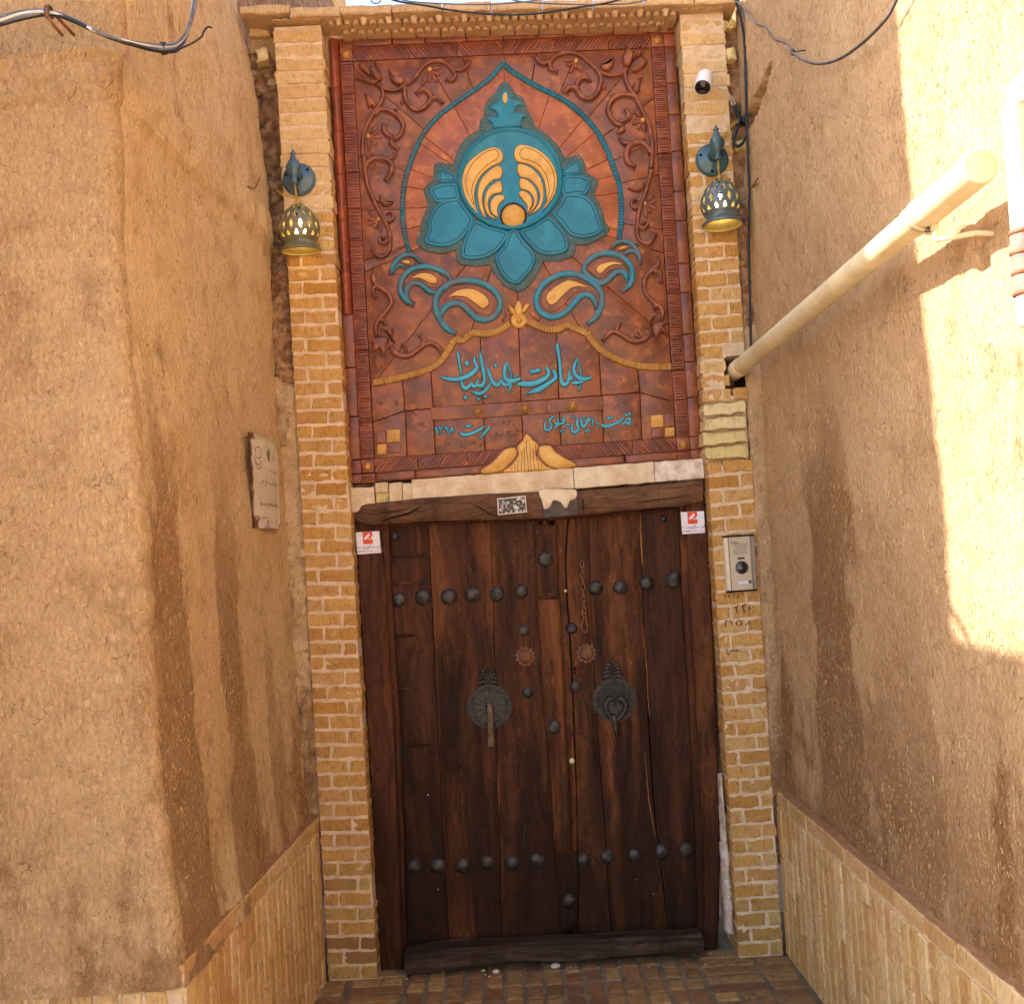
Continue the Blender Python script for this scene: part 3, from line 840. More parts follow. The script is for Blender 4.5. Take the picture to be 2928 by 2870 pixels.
def offset_ring(P, d):
    n = len(P); out = []
    A = sum(P[i][0]*P[(i+1) % n][1] - P[(i+1) % n][0]*P[i][1] for i in range(n))
    s = 1 if A > 0 else -1
    for i in range(n):
        a, b, c = P[i-1], P[i], P[(i+1) % n]
        e1 = Vector((b[0]-a[0], b[1]-a[1])); e2 = Vector((c[0]-b[0], c[1]-b[1]))
        if e1.length < 1e-9: e1 = e2
        if e2.length < 1e-9: e2 = e1
        if e1.length < 1e-9: out.append(b); continue
        e1.normalize(); e2.normalize()
        n1 = Vector((-e1.y, e1.x))*s; n2 = Vector((-e2.y, e2.x))*s
        q = n1 + n2; k = 1 + n1.dot(n2)
        m = q / max(k, 0.5)
        out.append((b[0] + m.x*d, b[1] + m.y*d))
    # pull together stretches that turned inside out
    for _ in range(6):
        bad = False
        for i in range(n):
            j = (i+1) % n
            ex, ey = P[j][0]-P[i][0], P[j][1]-P[i][1]; fx, fy = out[j][0]-out[i][0], out[j][1]-out[i][1]
            if ex*fx + ey*fy < -1e-12:
                m = ((out[i][0]+out[j][0])/2, (out[i][1]+out[j][1])/2); out[i] = m; out[j] = m; bad = True
        if not bad: break
    return out
def inward(P):
    """per corner: inward direction (mitred) and the free thickness of the shape along it"""
    n = len(P); D = []
    A = sum(P[i][0]*P[(i+1) % n][1] - P[(i+1) % n][0]*P[i][1] for i in range(n)); s = 1 if A > 0 else -1
    for i in range(n):
        a, b, c = P[i-1], P[i], P[(i+1) % n]
        e1 = Vector((b[0]-a[0], b[1]-a[1])); e2 = Vector((c[0]-b[0], c[1]-b[1]))
        if e1.length < 1e-9: e1 = e2.copy()
        if e2.length < 1e-9: e2 = e1.copy()
        if e1.length < 1e-9: D.append((0, 0, 0, 0)); continue
        e1.normalize(); e2.normalize()
        n1 = Vector((-e1.y, e1.x))*s; n2 = Vector((-e2.y, e2.x))*s
        q = n1 + n2; k = max(1 + n1.dot(n2), 0.5); m = q/k; L = m.length or 1e-9; ux, uy = m.x/L, m.y/L
        t = 1e9
        for j in range(n):
            if j == i or (j+1) % n == i: continue
            p0, p1 = P[j], P[(j+1) % n]; ex, ey = p1[0]-p0[0], p1[1]-p0[1]; den = ux*ey - uy*ex
            if abs(den) < 1e-12: continue
            wx, wy = p0[0]-b[0], p0[1]-b[1]; tt = (wx*ey - wy*ex)/den; uu = (wx*uy - wy*ux)/den
            if tt > 1e-7 and -0.02 <= uu <= 1.02 and tt < t: t = tt
        D.append((ux, uy, L, t))
    return D
def ring_pad(name, P2, rings, y, mats, parent, smooth=True, mis=None, top_mi=0):
    """P2 outline in world XZ; rings = [(inset, height)]"""
    n = len(P2); vs = []; fs = []; mi = []
    clean = []
    for q in P2:
        if not clean or (q[0]-clean[-1][0])**2 + (q[1]-clean[-1][1])**2 > 2.5e-7: clean.append(q)
    if (clean[0][0]-clean[-1][0])**2 + (clean[0][1]-clean[-1][1])**2 < 2.5e-7: clean.pop()
    P2 = clean; n = len(P2); D = inward(P2); mx = max(r[0] for r in rings) or 1
    for ins, h in rings:
        R = []
        for (x, z), (ux, uz, L, t) in zip(P2, D):
            f = min(1.0, 0.42*t/max(mx*L, 1e-9)); R.append((x + ux*ins*L*f, z + uz*ins*L*f))
        vs += [Vector((x, y - h, z)) for x, z in R]
    for k in range(len(rings) - 1):
        for i in range(n):
            fs.append((k*n+i, k*n+(i+1) % n, (k+1)*n+(i+1) % n, (k+1)*n+i)); mi.append(mis[k] if mis else 0)
    fs.append(tuple((len(rings)-1)*n + i for i in range(n))); mi.append(top_mi)
    o = mobj(name, vs, fs, mats, parent, False, mi)
    if smooth: auto_smooth(o, 50)
    return o
def pad(name, pts, h, bev, mats, parent, y=None, groove=None, spl=2, inner=None):
    y = PY + 0.003 if y is None else y
    P = [W2(p, near_plane(y)) for p in (spline_closed([q[:2] for q in pts], spl) if spl > 1 else pts)]
    h += 0.003
    R = [(0, 0), (bev*0.08, h*0.5), (bev*0.35, h*0.85), (bev, h)]; mis = [0, 0, 0]
    if groove:
        gi, gw = groove
        R += [(gi, h - 0.0003), (gi + gw*0.25, h - 0.002), (gi + gw*0.75, h - 0.002), (gi + gw, h - 0.0006)]; mis += [0, 1, 1, 1]
    return ring_pad(name, P, R, y, mats, parent, True, mis)
def ribbon(name, pts, h, mats, parent, w=None, y=None, taper=(0, 0), steps=3, n=7, mb=None):
    """rounded raised stroke; pts in photo px with optional width per point"""
    y = PY + 0.003 if y is None else y
    P = []
    for i, p in enumerate(pts):
        ww = p[2] if len(p) > 2 else w
        if w is not None and len(p) == 2:
            if i == 0 and taper[0]: ww = w*0.15
            if i == len(pts)-1 and taper[1]: ww = w*0.15
        P.append((p[0], p[1], ww))
    P = spline(P, steps)
    wm = max(p[2] for p in P); vs = []; fs = []
    Q = [W2(p, near_plane(y)) for p in P]; N = len(Q)
    for i in range(N):
        a, b = Q[max(0, i-1)], Q[min(N-1, i+1)]
        t = Vector((b[0]-a[0], b[1]-a[1])); t = t.normalized() if t.length > 1e-9 else Vector((1, 0)); nn = Vector((-t.y, t.x))
        half = max(P[i][2], 0.4)*PXM*0.5; hh = (h*(0.35 + 0.65*P[i][2]/wm)) + 0.003
        for k in range(n):
            th = -pi/2 + pi*k/(n-1)
            vs.append(Vector((Q[i][0] + nn.x*half*sin(th), y - hh*max(0, cos(th))**0.45, Q[i][1] + nn.y*half*sin(th))))
    for i in range(N-1):
        for k in range(n-1): fs.append((i*n+k, i*n+k+1, (i+1)*n+k+1, (i+1)*n+k))
    fs += [tuple(range(n-1, -1, -1)), tuple((N-1)*n + k for k in range(n))]
    if mb is not None: mb.add(vs, fs); return None
    return mobj(name, vs, fs, mats, parent, True)
def dome(name, c, r, h, mats, parent, y=None, n=18, k=5, mb=None, flute=0):
    y = PY if y is None else y
    x, z = W2(c, near_plane(y)); rr = r*PXM; m = MB() if mb is None else mb; vs = []; fs = []
    for j in range(k):
        a = pi/2*j/k
        for i in range(n):
            th = 2*pi*i/n; q = rr*cos(a)
            vs.append(Vector((x + q*cos(th), y + 0.003 - (h + 0.003)*sin(a), z + q*sin(th))))
    vs.append(Vector((x, y - h, z)))
    for j in range(k-1):
        for i in range(n): fs.append((j*n+i, j*n+(i+1) % n, (j+1)*n+(i+1) % n, (j+1)*n+i))
    for i in range(n): fs.append(((k-1)*n+i, (k-1)*n+(i+1) % n, k*n))
    m.add(vs, fs)
    return None if mb is not None else m.build(name, mats, parent, True)
def band_ribs(name, pts, w, h, mats, parent, pitch=6.2, y=None, steps=6, seed=1, groove=0.0022, duty=0.62):
    """a flat moulded band scored across its length"""
    rng = random.Random(seed); y = PY + 0.003 if y is None else y
    P = spline([p[:2] for p in pts], steps)
    # resample to irregular ribs
    L = [0]
    for a, b in zip(P, P[1:]): L.append(L[-1] + sqrt((b[0]-a[0])**2 + (b[1]-a[1])**2))
    def at(s):
        s = max(0, min(s, L[-1] - 1e-6)); i = 0
        lo, hi = 0, len(L) - 1
        while hi - lo > 1:
            m = (lo + hi)//2
            if L[m] <= s: lo = m
            else: hi = m
        t = (s - L[lo])/max(1e-9, L[hi] - L[lo]); a, b = P[lo], P[hi]
        return (lerp(a[0], b[0], t), lerp(a[1], b[1], t)), (b[0]-a[0], b[1]-a[1])
    st = []; s = 0.0
    while s < L[-1]:
        p = pitch*rng.uniform(0.7, 1.35); d = duty*rng.uniform(0.85, 1.1)
        for q, hi in ((0.02, 0), (0.12, 1), (min(0.9, d), 1), (min(0.98, d + 0.12), 0)): st.append((s + p*q, hi))
        s += p
    st = [q for q in st if q[0] < L[-1]]
    vs = []; fs = []; mi = []; H = h + 0.003; prof = [(-0.5, 0.0), (-0.5, 0.75), (-0.36, 1.0), (0.36, 1.0), (0.5, 0.75), (0.5, 0.0)]; n = 6
    for s, hi in st:
        (x, yy), (dx, dy) = at(s); q = sqrt(dx*dx + dy*dy) or 1; nx_, ny_ = -dy/q, dx/q
        for o, hh in prof:
            X, Z = W2((x + nx_*w*o, yy + ny_*w*o))
            vs.append(Vector((X, y - (H*hh - (0 if hi else groove*(1 if hh > 0.5 else 0))), Z)))
    for i in range(len(st)-1):
        low = st[i][1] == 0 and st[i+1][1] == 0
        for k in range(n-1): fs.append((i*n+k, i*n+k+1, (i+1)*n+k+1, (i+1)*n+k)); mi.append(1 if low else 0)
    fs += [tuple(range(n-1, -1, -1)), tuple((len(st)-1)*n+k for k in range(n))]; mi += [0, 0]
    return mobj(name, vs, fs, mats, parent, False, mi)

# ---- layout of the panel: corners read off the photo
PC = [(937, 112), (1927, 68), (2008, 1312), (1003, 1384)]     # TL TR BR BL
def pp(s, t):
    a = (lerp(PC[0][0], PC[1][0], s), lerp(PC[0][1], PC[1][1], s)); b = (lerp(PC[3][0], PC[2][0], s), lerp(PC[3][1], PC[2][1], s))
    return (lerp(a[0], b[0], t), lerp(a[1], b[1], t))
sL, sH, tT, tH = 0.033, 0.070, 0.022, 0.053
def quad(s0, t0, s1, t1, g=0.0006): return [pp(s0+g, t0+g), pp(s1-g, t0+g), pp(s1-g, t1-g), pp(s0+g, t1-g)]
# backing slab
P = [W2(pp(*q), PY) for q in ((0, 0), (1, 0), (1, 1), (0, 1))]
vs = [Vector((x, PY + 0.012, z)) for x, z in P] + [Vector((x, 0.36, z)) for x, z in P]
mobj('backing_slab', vs, [(0, 1, 2, 3), (7, 6, 5, 4), (0, 4, 5, 1), (1, 5, 6, 2), (2, 6, 7, 3), (3, 7, 4, 0)], simple('dark_grout', C(70, 36, 26), C(56, 30, 24), 20, 0.9, 0.1, 0.3), panel)

rng = random.Random(77)
def tile(poly, mat, y0=PY + 0.013, h=0.012, bev=0.003, name='tile', inset=0.0):
    P2 = [W2(p) for p in poly]
    if inset: P2 = offset_ring(P2, inset)
    hh = h + rng.uniform(-0.0008, 0.0012)
    return ring_pad(name, P2, [(0, 0), (0, hh*0.7), (bev*0.4, hh*0.93), (bev, hh)], y0, mat, panel, True)
def clipped(poly_px, a, b):
    """Sutherland-Hodgman against the half plane left of a->b (photo px)"""
    out = []; n = len(poly_px)
    sd = lambda p: (b[0]-a[0])*(p[1]-a[1]) - (b[1]-a[1])*(p[0]-a[0])
    for i in range(n):
        p, q = poly_px[i], poly_px[(i+1) % n]; sp, sq = sd(p), sd(q)
        if sp >= 0: out.append(p)
        if (sp > 0) != (sq > 0) and abs(sp - sq) > 1e-9:
            t = sp/(sp - sq); out.append((lerp(p[0], q[0], t), lerp(p[1], q[1], t)))
    return out

# ---- curves shared by tiles and mouldings
ARCH = (A4(S('815,1335 760,1130 725,900 720,700 735,500 770,310 850,60')) + A1(S('1330,1640 1450,1450 1600,1290 1780,1150')) + A2(S('190,680 400,540 600,380 700,262 752,195')))
ARCH_R = (A2(S('752,195 850,290 1050,420 1250,530 1450,630 1650,750 1850,920')) + A3(S('880,1350 980,1520 1060,1700 1130,1900')) + A7(S('520,400 545,560 555,760 550,950 525,1165')))
ROPE_L = A8(S('118,1715 300,1685 500,1640 700,1580 850,1510 940,1430 1010,1320 1080,1215 1180,1210 1290,1130 1420,1140 1560,1120 1660,1065 1740,1010'))
ROPE_R = B1(S('100,1020 200,1070 330,1120 450,1120 570,1078 650,1110 785,1160 830,1230 920,1330 1030,1410 1150,1470 1300,1520 1500,1545 1740,1545'))
CEN = (1463.0, 590.0)
arch_line = spline(ARCH, 3) + spline(ARCH_R, 3)[1:]
rope_line = spline(ROPE_L, 3) + [(1483, 915)] + spline(ROPE_R, 3)
rect_up = [pp(sH, 0.80), pp(sH, tH), pp(1-sH, tH), pp(1-sH, 0.80)]
def hit(line, ang):
    d = (cos(ang), sin(ang)); best = None
    for a, b in zip(line, line[1:]):
        ex, ey = b[0]-a[0], b[1]-a[1]; den = d[0]*ey - d[1]*ex
        if abs(den) < 1e-9: continue
        wx, wy = a[0]-CEN[0], a[1]-CEN[1]
        t = (wx*ey - wy*ex)/den; u = (wx*d[1] - wy*d[0])/den
        if t > 0 and -1e-6 <= u <= 1+1e-6 and (best is None or t < best): best = t
    return best
def pt(ang, r): return (CEN[0] + cos(ang)*r, CEN[1] + sin(ang)*r)
aL = atan2(arch_line[0][1]-CEN[1], arch_line[0][0]-CEN[0]); aR = atan2(arch_line[-1][1]-CEN[1], arch_line[-1][0]-CEN[0])
def angs(lst): return sorted((atan2(y-CEN[1], x-CEN[0]) % (2*pi)) for x, y in lst)
aL %= 2*pi; aR %= 2*pi
if aR > aL: aR -= 2*pi
# orange tiles inside the arch
inner_j = angs([(1186, 650), (1160, 595), (1170, 535), (1180, 487), (1215, 420), (1222, 398), (1305, 318), (1441, 200), (1568, 285), (1658, 352), (1692, 388), (1736, 458), (1746, 505), (1768, 552), (1778, 660)])
def sector(a0, a1, rin, rout, n=10):
    P = []
    for k in range(n+1):
        a = lerp(a0, a1, k/n); ro = rout(a)
        if ro is None: return None
        P.append(pt(a, ro))
    if rin is None: P.append(CEN)
    else:
        for k in range(n, -1, -1):
            a = lerp(a0, a1, k/n); ri = rin(a)
            P.append(pt(a, ri))
    return P
J = [aL] + sorted(a for q in inner_j for a in (q, q + 2*pi) if aL < a < aR + 2*pi) + [aR + 2*pi]
harch = lambda a: hit(arch_line, a)
for a, b in zip(J, J[1:]):
    if b - a < 0.02: continue
    e = 0.0006
    Q = sector(a+e, b-e, lambda q: 60, lambda q: (harch(q) or 350) - 2)
    if Q: tile(Q, T_ARCH)
# dark tiles outside the arch up to the frame
outer_b = rect_up[:]
rect_line = [pp(sH, 0.80), pp(sH, tH), pp(1-sH, tH), pp(1-sH, 0.80)]
def hrect(a): return hit(rect_line, a)
outer_j = angs([(1085, 730), (1090, 600), (1100, 470), (1165, 330), (1265, 250), (1330, 190), (1441, 160), (1530, 180), (1650, 150), (1720, 290), (1780, 350), (1830, 425), (1840, 510), (1850, 650)])
J = [aL] + sorted(a for q in outer_j for a in (q, q + 2*pi) if aL < a < aR + 2*pi) + [aR + 2*pi]
for a, b in zip(J, J[1:]):
    if b - a < 0.02: continue
    e = 0.0004
    # keep frame corners sharp by sampling finely
    Q = sector(a+e, b-e, lambda q: (harch(q) or 350) + 2, lambda q: hrect(q), 60)
    if Q: tile(Q, T_FIELD)
# tiles from the arch ends down to the rope
hrope = lambda a: min([q for q in (hit(rope_line, a), hit(rect_line, a)) if q] or [600]) - 1
low_j = angs([(1300, 800), (1385, 830), (1481, 860), (1575, 790), (1665, 760)])
J = sorted([aR] + [a for a in low_j if aR < a < aL] + [aL])
for a, b in zip(J, J[1:]):
    if b - a < 0.02: continue
    e = 0.0004
    near = 0.5*(a+b)
    Q = sector(a+e, b-e, lambda q: 60, hrope, 70)
    if Q: tile(Q, T_FIELD)
# tiles of the inscription field under the rope
def rope_y(x):
    for p, q in zip(rope_line, rope_line[1:]):
        if (p[0]-x)*(q[0]-x) <= 0 and abs(q[0]-p[0]) > 1e-6: return lerp(p[1], q[1], (x-p[0])/(q[0]-p[0]))
    return rope_line[0][1] if x < rope_line[0][0] else rope_line[-1][1]
def skew(x, t): return x + (t - 0.8)*75       # vertical joints lean with the photo's roll
cols = [None, 1150, 1231, 1373, 1482, 1590, 1712, 1822, None]
for a, b in zip(cols, cols[1:]):
    xa = a if a else pp(sH, 0.8)[0]; xb = b if b else pp(1-sH, 0.8)[0]
    topl = [(lerp(xa, xb, k/10), rope_y(lerp(xa, xb, k/10)) + 1) for k in range(11)]
    mid_t = lambda x: lerp(1168, 1130, (x - 1231)/(1724 - 1231))
    left_b = (pp(sH, 0.865) if a is None else (xa + 8, mid_t(xa))); right_b = (pp(1-sH, 0.865) if b is None else (xb + 8, mid_t(xb)))
    poly = topl + [right_b, left_b]
    tile(poly, T_FIELD, inset=0.0011)
    lo0 = pp(sH, 1-tH) if a is None else None; lo1 = pp(1-sH, 1-tH) if b is None else None
    def bot(x):  # bottom edge of the field at px x
        s = (x - PC[3][0])/(PC[2][0]-PC[3][0]); return pp(s, 1-tH)
    lb = lo0 or (xa + 14, bot(xa+14)[1]); rb = lo1 or (xb + 14, bot(xb+14)[1])
    tile([left_b, right_b, rb, lb], T_FIELD, inset=0.0011)

# ---- borders: hatched inner strip, plain outer strip, corner squares with knobs
def hatch_tile(s0, t0, s1, t1, along_t, slope=0.0, pitch=0.0085, mat=T_HATCH, yb=PY + 0.013, h=0.019, amp=0.0042):
    """tile scored with hand cut lines; along_t: strip runs down the panel"""
    g = 0.0007; s0 += g*0.6; s1 -= g*0.6; t0 += g*0.5; t1 -= g*0.5
    A_, B_, C_, D_ = (Vector(W2(pp(s0, t0))), Vector(W2(pp(s1, t0))), Vector(W2(pp(s1, t1))), Vector(W2(pp(s0, t1))))
    if along_t: o, ex, ey = A_, (D_ - A_), (B_ - A_)
    else: o, ex, ey = A_, (B_ - A_), (D_ - A_)
    L = ex.length; Wd = ey.length; ux = ex/L; uy = ey/Wd
    vs = []; fs = []; cuts = []
    nw = 5; s = 0.003
    while s < L - 0.003:
        p = pitch*rng.uniform(0.65, 1.4); cuts.append((s, rng.uniform(0.75, 1.25), rng.uniform(-0.0012, 0.0012))); s += p
    cols = [0.0]
    rows = []
    # stations along the length: each cut gives edge, bottom, edge
    st = [(0.0, 0)]
    for c, dp, sk in cuts: st += [(c - 0.0021, 0), (c, dp), (c + 0.0021, 0)]
    st += [(L, 0)]
    st = sorted(st)
    for i, (s, dp) in enumerate(st):
        for k in range(nw):
            q = k/(nw-1); off = slope*(q - 0.5)*Wd
            if i in (0, len(st)-1): off = 0
            ss = min(max(s + off, 0.0005 if i else 0), L - (0.0005 if i < len(st)-1 else 0)); x = o + ux*ss + uy*(q*Wd)
            edge = 0.0022 if k in (0, nw-1) else 0.0
            y = yb - h + edge + (amp*dp*(0.35 if k in (0, nw-1) else 1) if dp else 0) + (0.0025 if i in (0, len(st)-1) else 0)
            vs.append(Vector((x.x, y, x.y)))
    n = len(st)
    for i in range(n-1):
        for k in range(nw-1): fs.append((i*nw+k, i*nw+k+1, (i+1)*nw+k+1, (i+1)*nw+k))
    b = len(vs)
    for v in (vs[0], vs[nw-1], vs[(n-1)*nw], vs[n*nw-1]): vs.append(Vector((v.x, yb, v.z)))
    fs += [tuple(k for k in range(nw)) + (b+1, b), tuple((n-1)*nw + k for k in range(nw)) + (b+3, b+2)]
    fs += [tuple(i*nw for i in range(n)) + (b+2, b), tuple(i*nw+nw-1 for i in range(n)) + (b+3, b+1)]
    return mobj('hatched_tile', vs, fs, mat, panel)
def seq(a, b, n, j=0.15):
    st = [a + (b-a)*i/n for i in range(n+1)]
    return [st[0]] + [v + (b-a)/n*rng.uniform(-j, j) for v in st[1:-1]] + [st[-1]]
for (a, b) in ((sL, sH), (1-sH, 1-sL)):
    T = seq(tH, 1-tH, 11)
    for t0, t1 in zip(T, T[1:]): hatch_tile(a, t0, b, t1, True)
for (a, b, sg) in ((tT, tH, 1), (1-tH, 1-tT, -1)):
    Sx = seq(sH, 1-sH, 6)
    for s0, s1 in zip(Sx, Sx[1:]):
        if sg < 0 and s0 > 0.33 and s1 < 0.5: pass
        hatch_tile(s0, a, s1, b, False, slope=(0.8 if (s0+s1 < 1) else -0.8)*sg, pitch=0.0115, amp=0.006)
def half_round(s0, t0, s1, t1):
    a, b, c, d = W2(pp(s0, t0)), W2(pp(s1, t0)), W2(pp(s1, t1)), W2(pp(s0, t1)); vs = []; fs = []
    n = 9; m = 10
    for j in range(m):
        q = j/(m-1); e = 1 - 0.25*max(0, 1 - min(q, 1-q)/0.06)**2
        for i in range(n):
            u = i/(n-1); th = pi*u
            x = lerp(lerp(a[0], b[0], u), lerp(d[0], c[0], u), lerp(0.004, 0.996, q)); z = lerp(lerp(a[1], b[1], u), lerp(d[1], c[1], u), lerp(0.004, 0.996, q))
            vs.append(Vector((x, PY + 0.013 - 0.034*e*sin(th)**0.8, z)))
    fs = [(j*n+i, j*n+i+1, (j+1)*n+i+1, (j+1)*n+i) for j in range(m-1) for i in range(n-1)] + [tuple(range(n-1, -1, -1)), tuple((m-1)*n+i for i in range(n))]
    return auto_smooth(mobj('round_tile', vs, fs, T_TUBE, panel), 60)
T = seq(0.0, 0.62, 6, 0.1)
for t0, t1 in zip(T, T[1:]): half_round(0.0, t0, sL - 0.002, t1)
T = [0.62, 0.74, 0.85, 1-tH]
for t0, t1 in zip(T, T[1:]): tile(quad(0, t0, sL, t1), T_BORD, h=0.020, bev=0.007)
T = seq(tH, 1-tH, 11)
for t0, t1 in zip(T, T[1:]): tile(quad(1-sL, t0, 1, t1), T_BORD, h=0.018, bev=0.002)
Sx = seq(sH, 1-sH, 8)
for s0, s1 in zip(Sx, Sx[1:]): tile(quad(s0, 0.001, s1, tT), T_BORD, h=0.022, bev=0.008)
for s0, s1 in ((sH, 0.185), (0.185, 0.41), (0.59, 0.78), (0.78, 1-sH)): tile(quad(s0, 1-tT, s1, 1, 0.0008), T_BORD, h=0.024, bev=0.011)
for cs, ct in ((0, 0), (1, 0), (1, 1), (0, 1)):
    S0 = [(0, sL), (sL, sH)] if cs == 0 else [(1-sL, 1), (1-sH, 1-sL)]
    T0 = [(0, tT), (tT, tH)] if ct == 0 else [(1-tT, 1), (1-tH, 1-tT)]
    for i, (a, b) in enumerate(S0):
        for j, (c, d) in enumerate(T0):
            if cs == 0 and ct == 0 and i == 0: continue
            if i == 1 and j == 1:
                tile(quad(a, c, b, d), T_VINE, h=0.018)
                m = pp((a+b)/2, (c+d)/2); dome('knob', m, 13.5, 0.016, KNOB, panel, PY - 0.004)
            elif i == 1: hatch_tile(a, c, b, d, True, h=0.016)
            else: tile(quad(a, c, b, d), T_HATCH, h=0.016)

# ---- arch and rope mouldings
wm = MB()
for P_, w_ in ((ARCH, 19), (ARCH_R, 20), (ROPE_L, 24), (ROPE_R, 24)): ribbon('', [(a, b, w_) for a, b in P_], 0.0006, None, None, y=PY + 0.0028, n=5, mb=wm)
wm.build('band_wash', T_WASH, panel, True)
band_ribs('arch_band', ARCH, 13.5, 0.008, [TEAL_P, LINE_T], panel, 5.2, seed=3, groove=0.0024)
band_ribs('arch_band', ARCH_R, 14.5, 0.008, [TEAL, LINE_T], panel, 5.2, seed=4, groove=0.0024)
band_ribs('rope_moulding', ROPE_L, 18, 0.010, [GOLD_R, LINE], panel, 4.6, seed=5, groove=0.0028, duty=0.66)
band_ribs('rope_moulding', ROPE_R, 18, 0.010, [GOLD_R, LINE], panel, 4.6, seed=6, groove=0.0028, duty=0.66)
# rosette where the ropes meet
ro = empty('rosette', (onY(1483, 905, PY).x, PY, onY(1483, 935, PY).z), panel)
m = MB(); c = W2((1483.5, 917))
m.lathe((c[0], PY, c[1]), [(0.033, 0), (0.033, 0.006), (0.028, 0.011), (0.020, 0.009), (0.017, 0.008)], 22, (0, -1, 0)); m.build('ring', GOLD_R, ro, True)
dome('boss', (1483.5, 917), 9, 0.018, GOLD, ro, PY - 0.004)
pad('petal', A8(S('1832,742 1872,800 1880,890 1832,925 1785,885 1792,800')), 0.016, 0.008, [GOLD, LINE], ro)
pad('petal', A8(S('1706,800 1758,826 1790,870 1786,908 1740,890')), 0.014, 0.005, [GOLD, LINE], ro)
pad('petal', B1(S('140,828 92,842 56,890 56,935 96,915 124,870')), 0.014, 0.005, [GOLD, LINE], ro)
ribbon('sepal', A8(S('1650,1000 1710,930 1690,870')), 0.006, T_FIELD, panel, 16)
ribbon('sepal', B1(S('260,1010 190,960 150,915')), 0.006, T_FIELD, panel, 16)

# ---- the lotus
lot = empty('lotus', (onY(1463, 600, PY).x, PY, onY(1480, 830, PY).z), panel)
HALO = (A2(S('440,1105 435,1000 498,905 495,800 540,700 620,630 680,530 775,450 870,520 940,630 1020,660 1070,760 1100,850 1150,940 1190,1055 1330,1150 1480,1290 1600,1480'))
        + A6(S('960,172 1060,125 1165,108 1215,175 1245,250 1255,330 1400,440 1385,540 1362,640 1440,770 1480,880 1495,990 1558,1092 1450,1190 1260,1280 1100,1272 1100,1400 900,1490 690,1490 630,1640 520,1800 372,1890'))
        + A5(S('1180,1800 1060,1660 1000,1535 830,1555 640,1540 570,1480 556,1350 380,1390 180,1360 45,1250 90,1130 120,950 200,745 140,570 250,440 270,350 300,212 420,222 520,242')) + A2(S('80,1550 130,1400 250,1210')))
pad('halo', HALO, 0.007, 0.003, [TEAL_D, LINE_T], lot, spl=1)
hp = offset_ring([W2(p) for p in HALO], 0.0)
# scored rim of the halo: offset inward in photo px
def off_px(P, d):
    n = len(P); A = sum(P[i][0]*P[(i+1) % n][1] - P[(i+1) % n][0]*P[i][1] for i in range(n)); s = 1 if A > 0 else -1; out = []
    for i in range(n):
        a, b, c = P[i-1], P[i], P[(i+1) % n]; e = Vector((c[0]-a[0], c[1]-a[1])).normalized()
        out.append((b[0] - e.y*s*d, b[1] + e.x*s*d))
    return out
hr = off_px(HALO, 10.5)
band_ribs('halo_rim', hr + [hr[0]], 19, 0.009, [TEAL_D, LINE_T], lot, 6.0, seed=9, groove=0.0022, steps=3, duty=0.7)
pad('crown', A2(S('775,540 830,600 870,690 930,705 990,740 1030,800 960,790 930,830 905,895 960,880 1020,890 1080,950 1020,960 1000,1020 1015,1075 860,1085 620,1105 600,1020 525,985 560,945 620,930 680,948 670,890 640,860 560,840 600,770 680,745 710,650 740,580')), 0.018, 0.006, [TEAL, LINE_T], lot, spl=1)
pad('crown_jewel', [(1280 + K21*(782 + 38*cos(a)), 140 + K21*(698 + 82*sin(a)*(1.0))) for a in [2*pi*i/12 for i in range(12)]], 0.0225, 0.003, [GOLD, LINE], lot, spl=1)
for nm, tr in (('petal', [
    A5(S('610,690 500,680 360,725 255,830 195,980 195,1100 150,1250 280,1300 420,1312 560,1270 660,1190 740,1080 800,960 700,800')),
    A5(S('575,490 420,480 300,508 208,572 250,660 300,740 420,730 610,700')),
    A5(S('565,480 560,390 460,322 345,285 336,380 345,470 450,472')),
    A6(S('800,870 900,760 950,640 1080,615 1220,640 1330,720 1400,850 1440,990 1482,1080 1370,1170 1220,1200 1080,1180 1000,1120 900,990')),
    A6(S('940,400 1100,375 1220,390 1312,450 1290,560 1240,640 1120,640 940,650')),
    A6(S('940,310 1040,230 1150,178 1182,260 1182,370 1070,380 950,390')),
    A5(S('800,960 1000,1040 1252,1110 1210,1230 1100,1370 960,1450 800,1480 638,1450 640,1270 700,1120')),
    A6(S('380,1100 560,1030 740,915 850,975 950,1085 1012,1190 1020,1350 880,1410 740,1420 600,1370 480,1250')),
    A5(S('1255,1090 1350,1090 1450,1240 1602,1420 1560,1580 1460,1710 1350,1800 1200,1740 1100,1580 1058,1430 1180,1280'))]),):
    for i, t in enumerate(tr):
        pad(nm, t, 0.015 + (0.004 if i >= 6 else 0) + (0.002 if i == 8 else 0) + (0.002 if i in (0, 3) else 0), 0.007, [TEAL, LINE_T], lot, groove=(0.0135 if i not in (2, 5) else 0.009, 0.0032), spl=2)
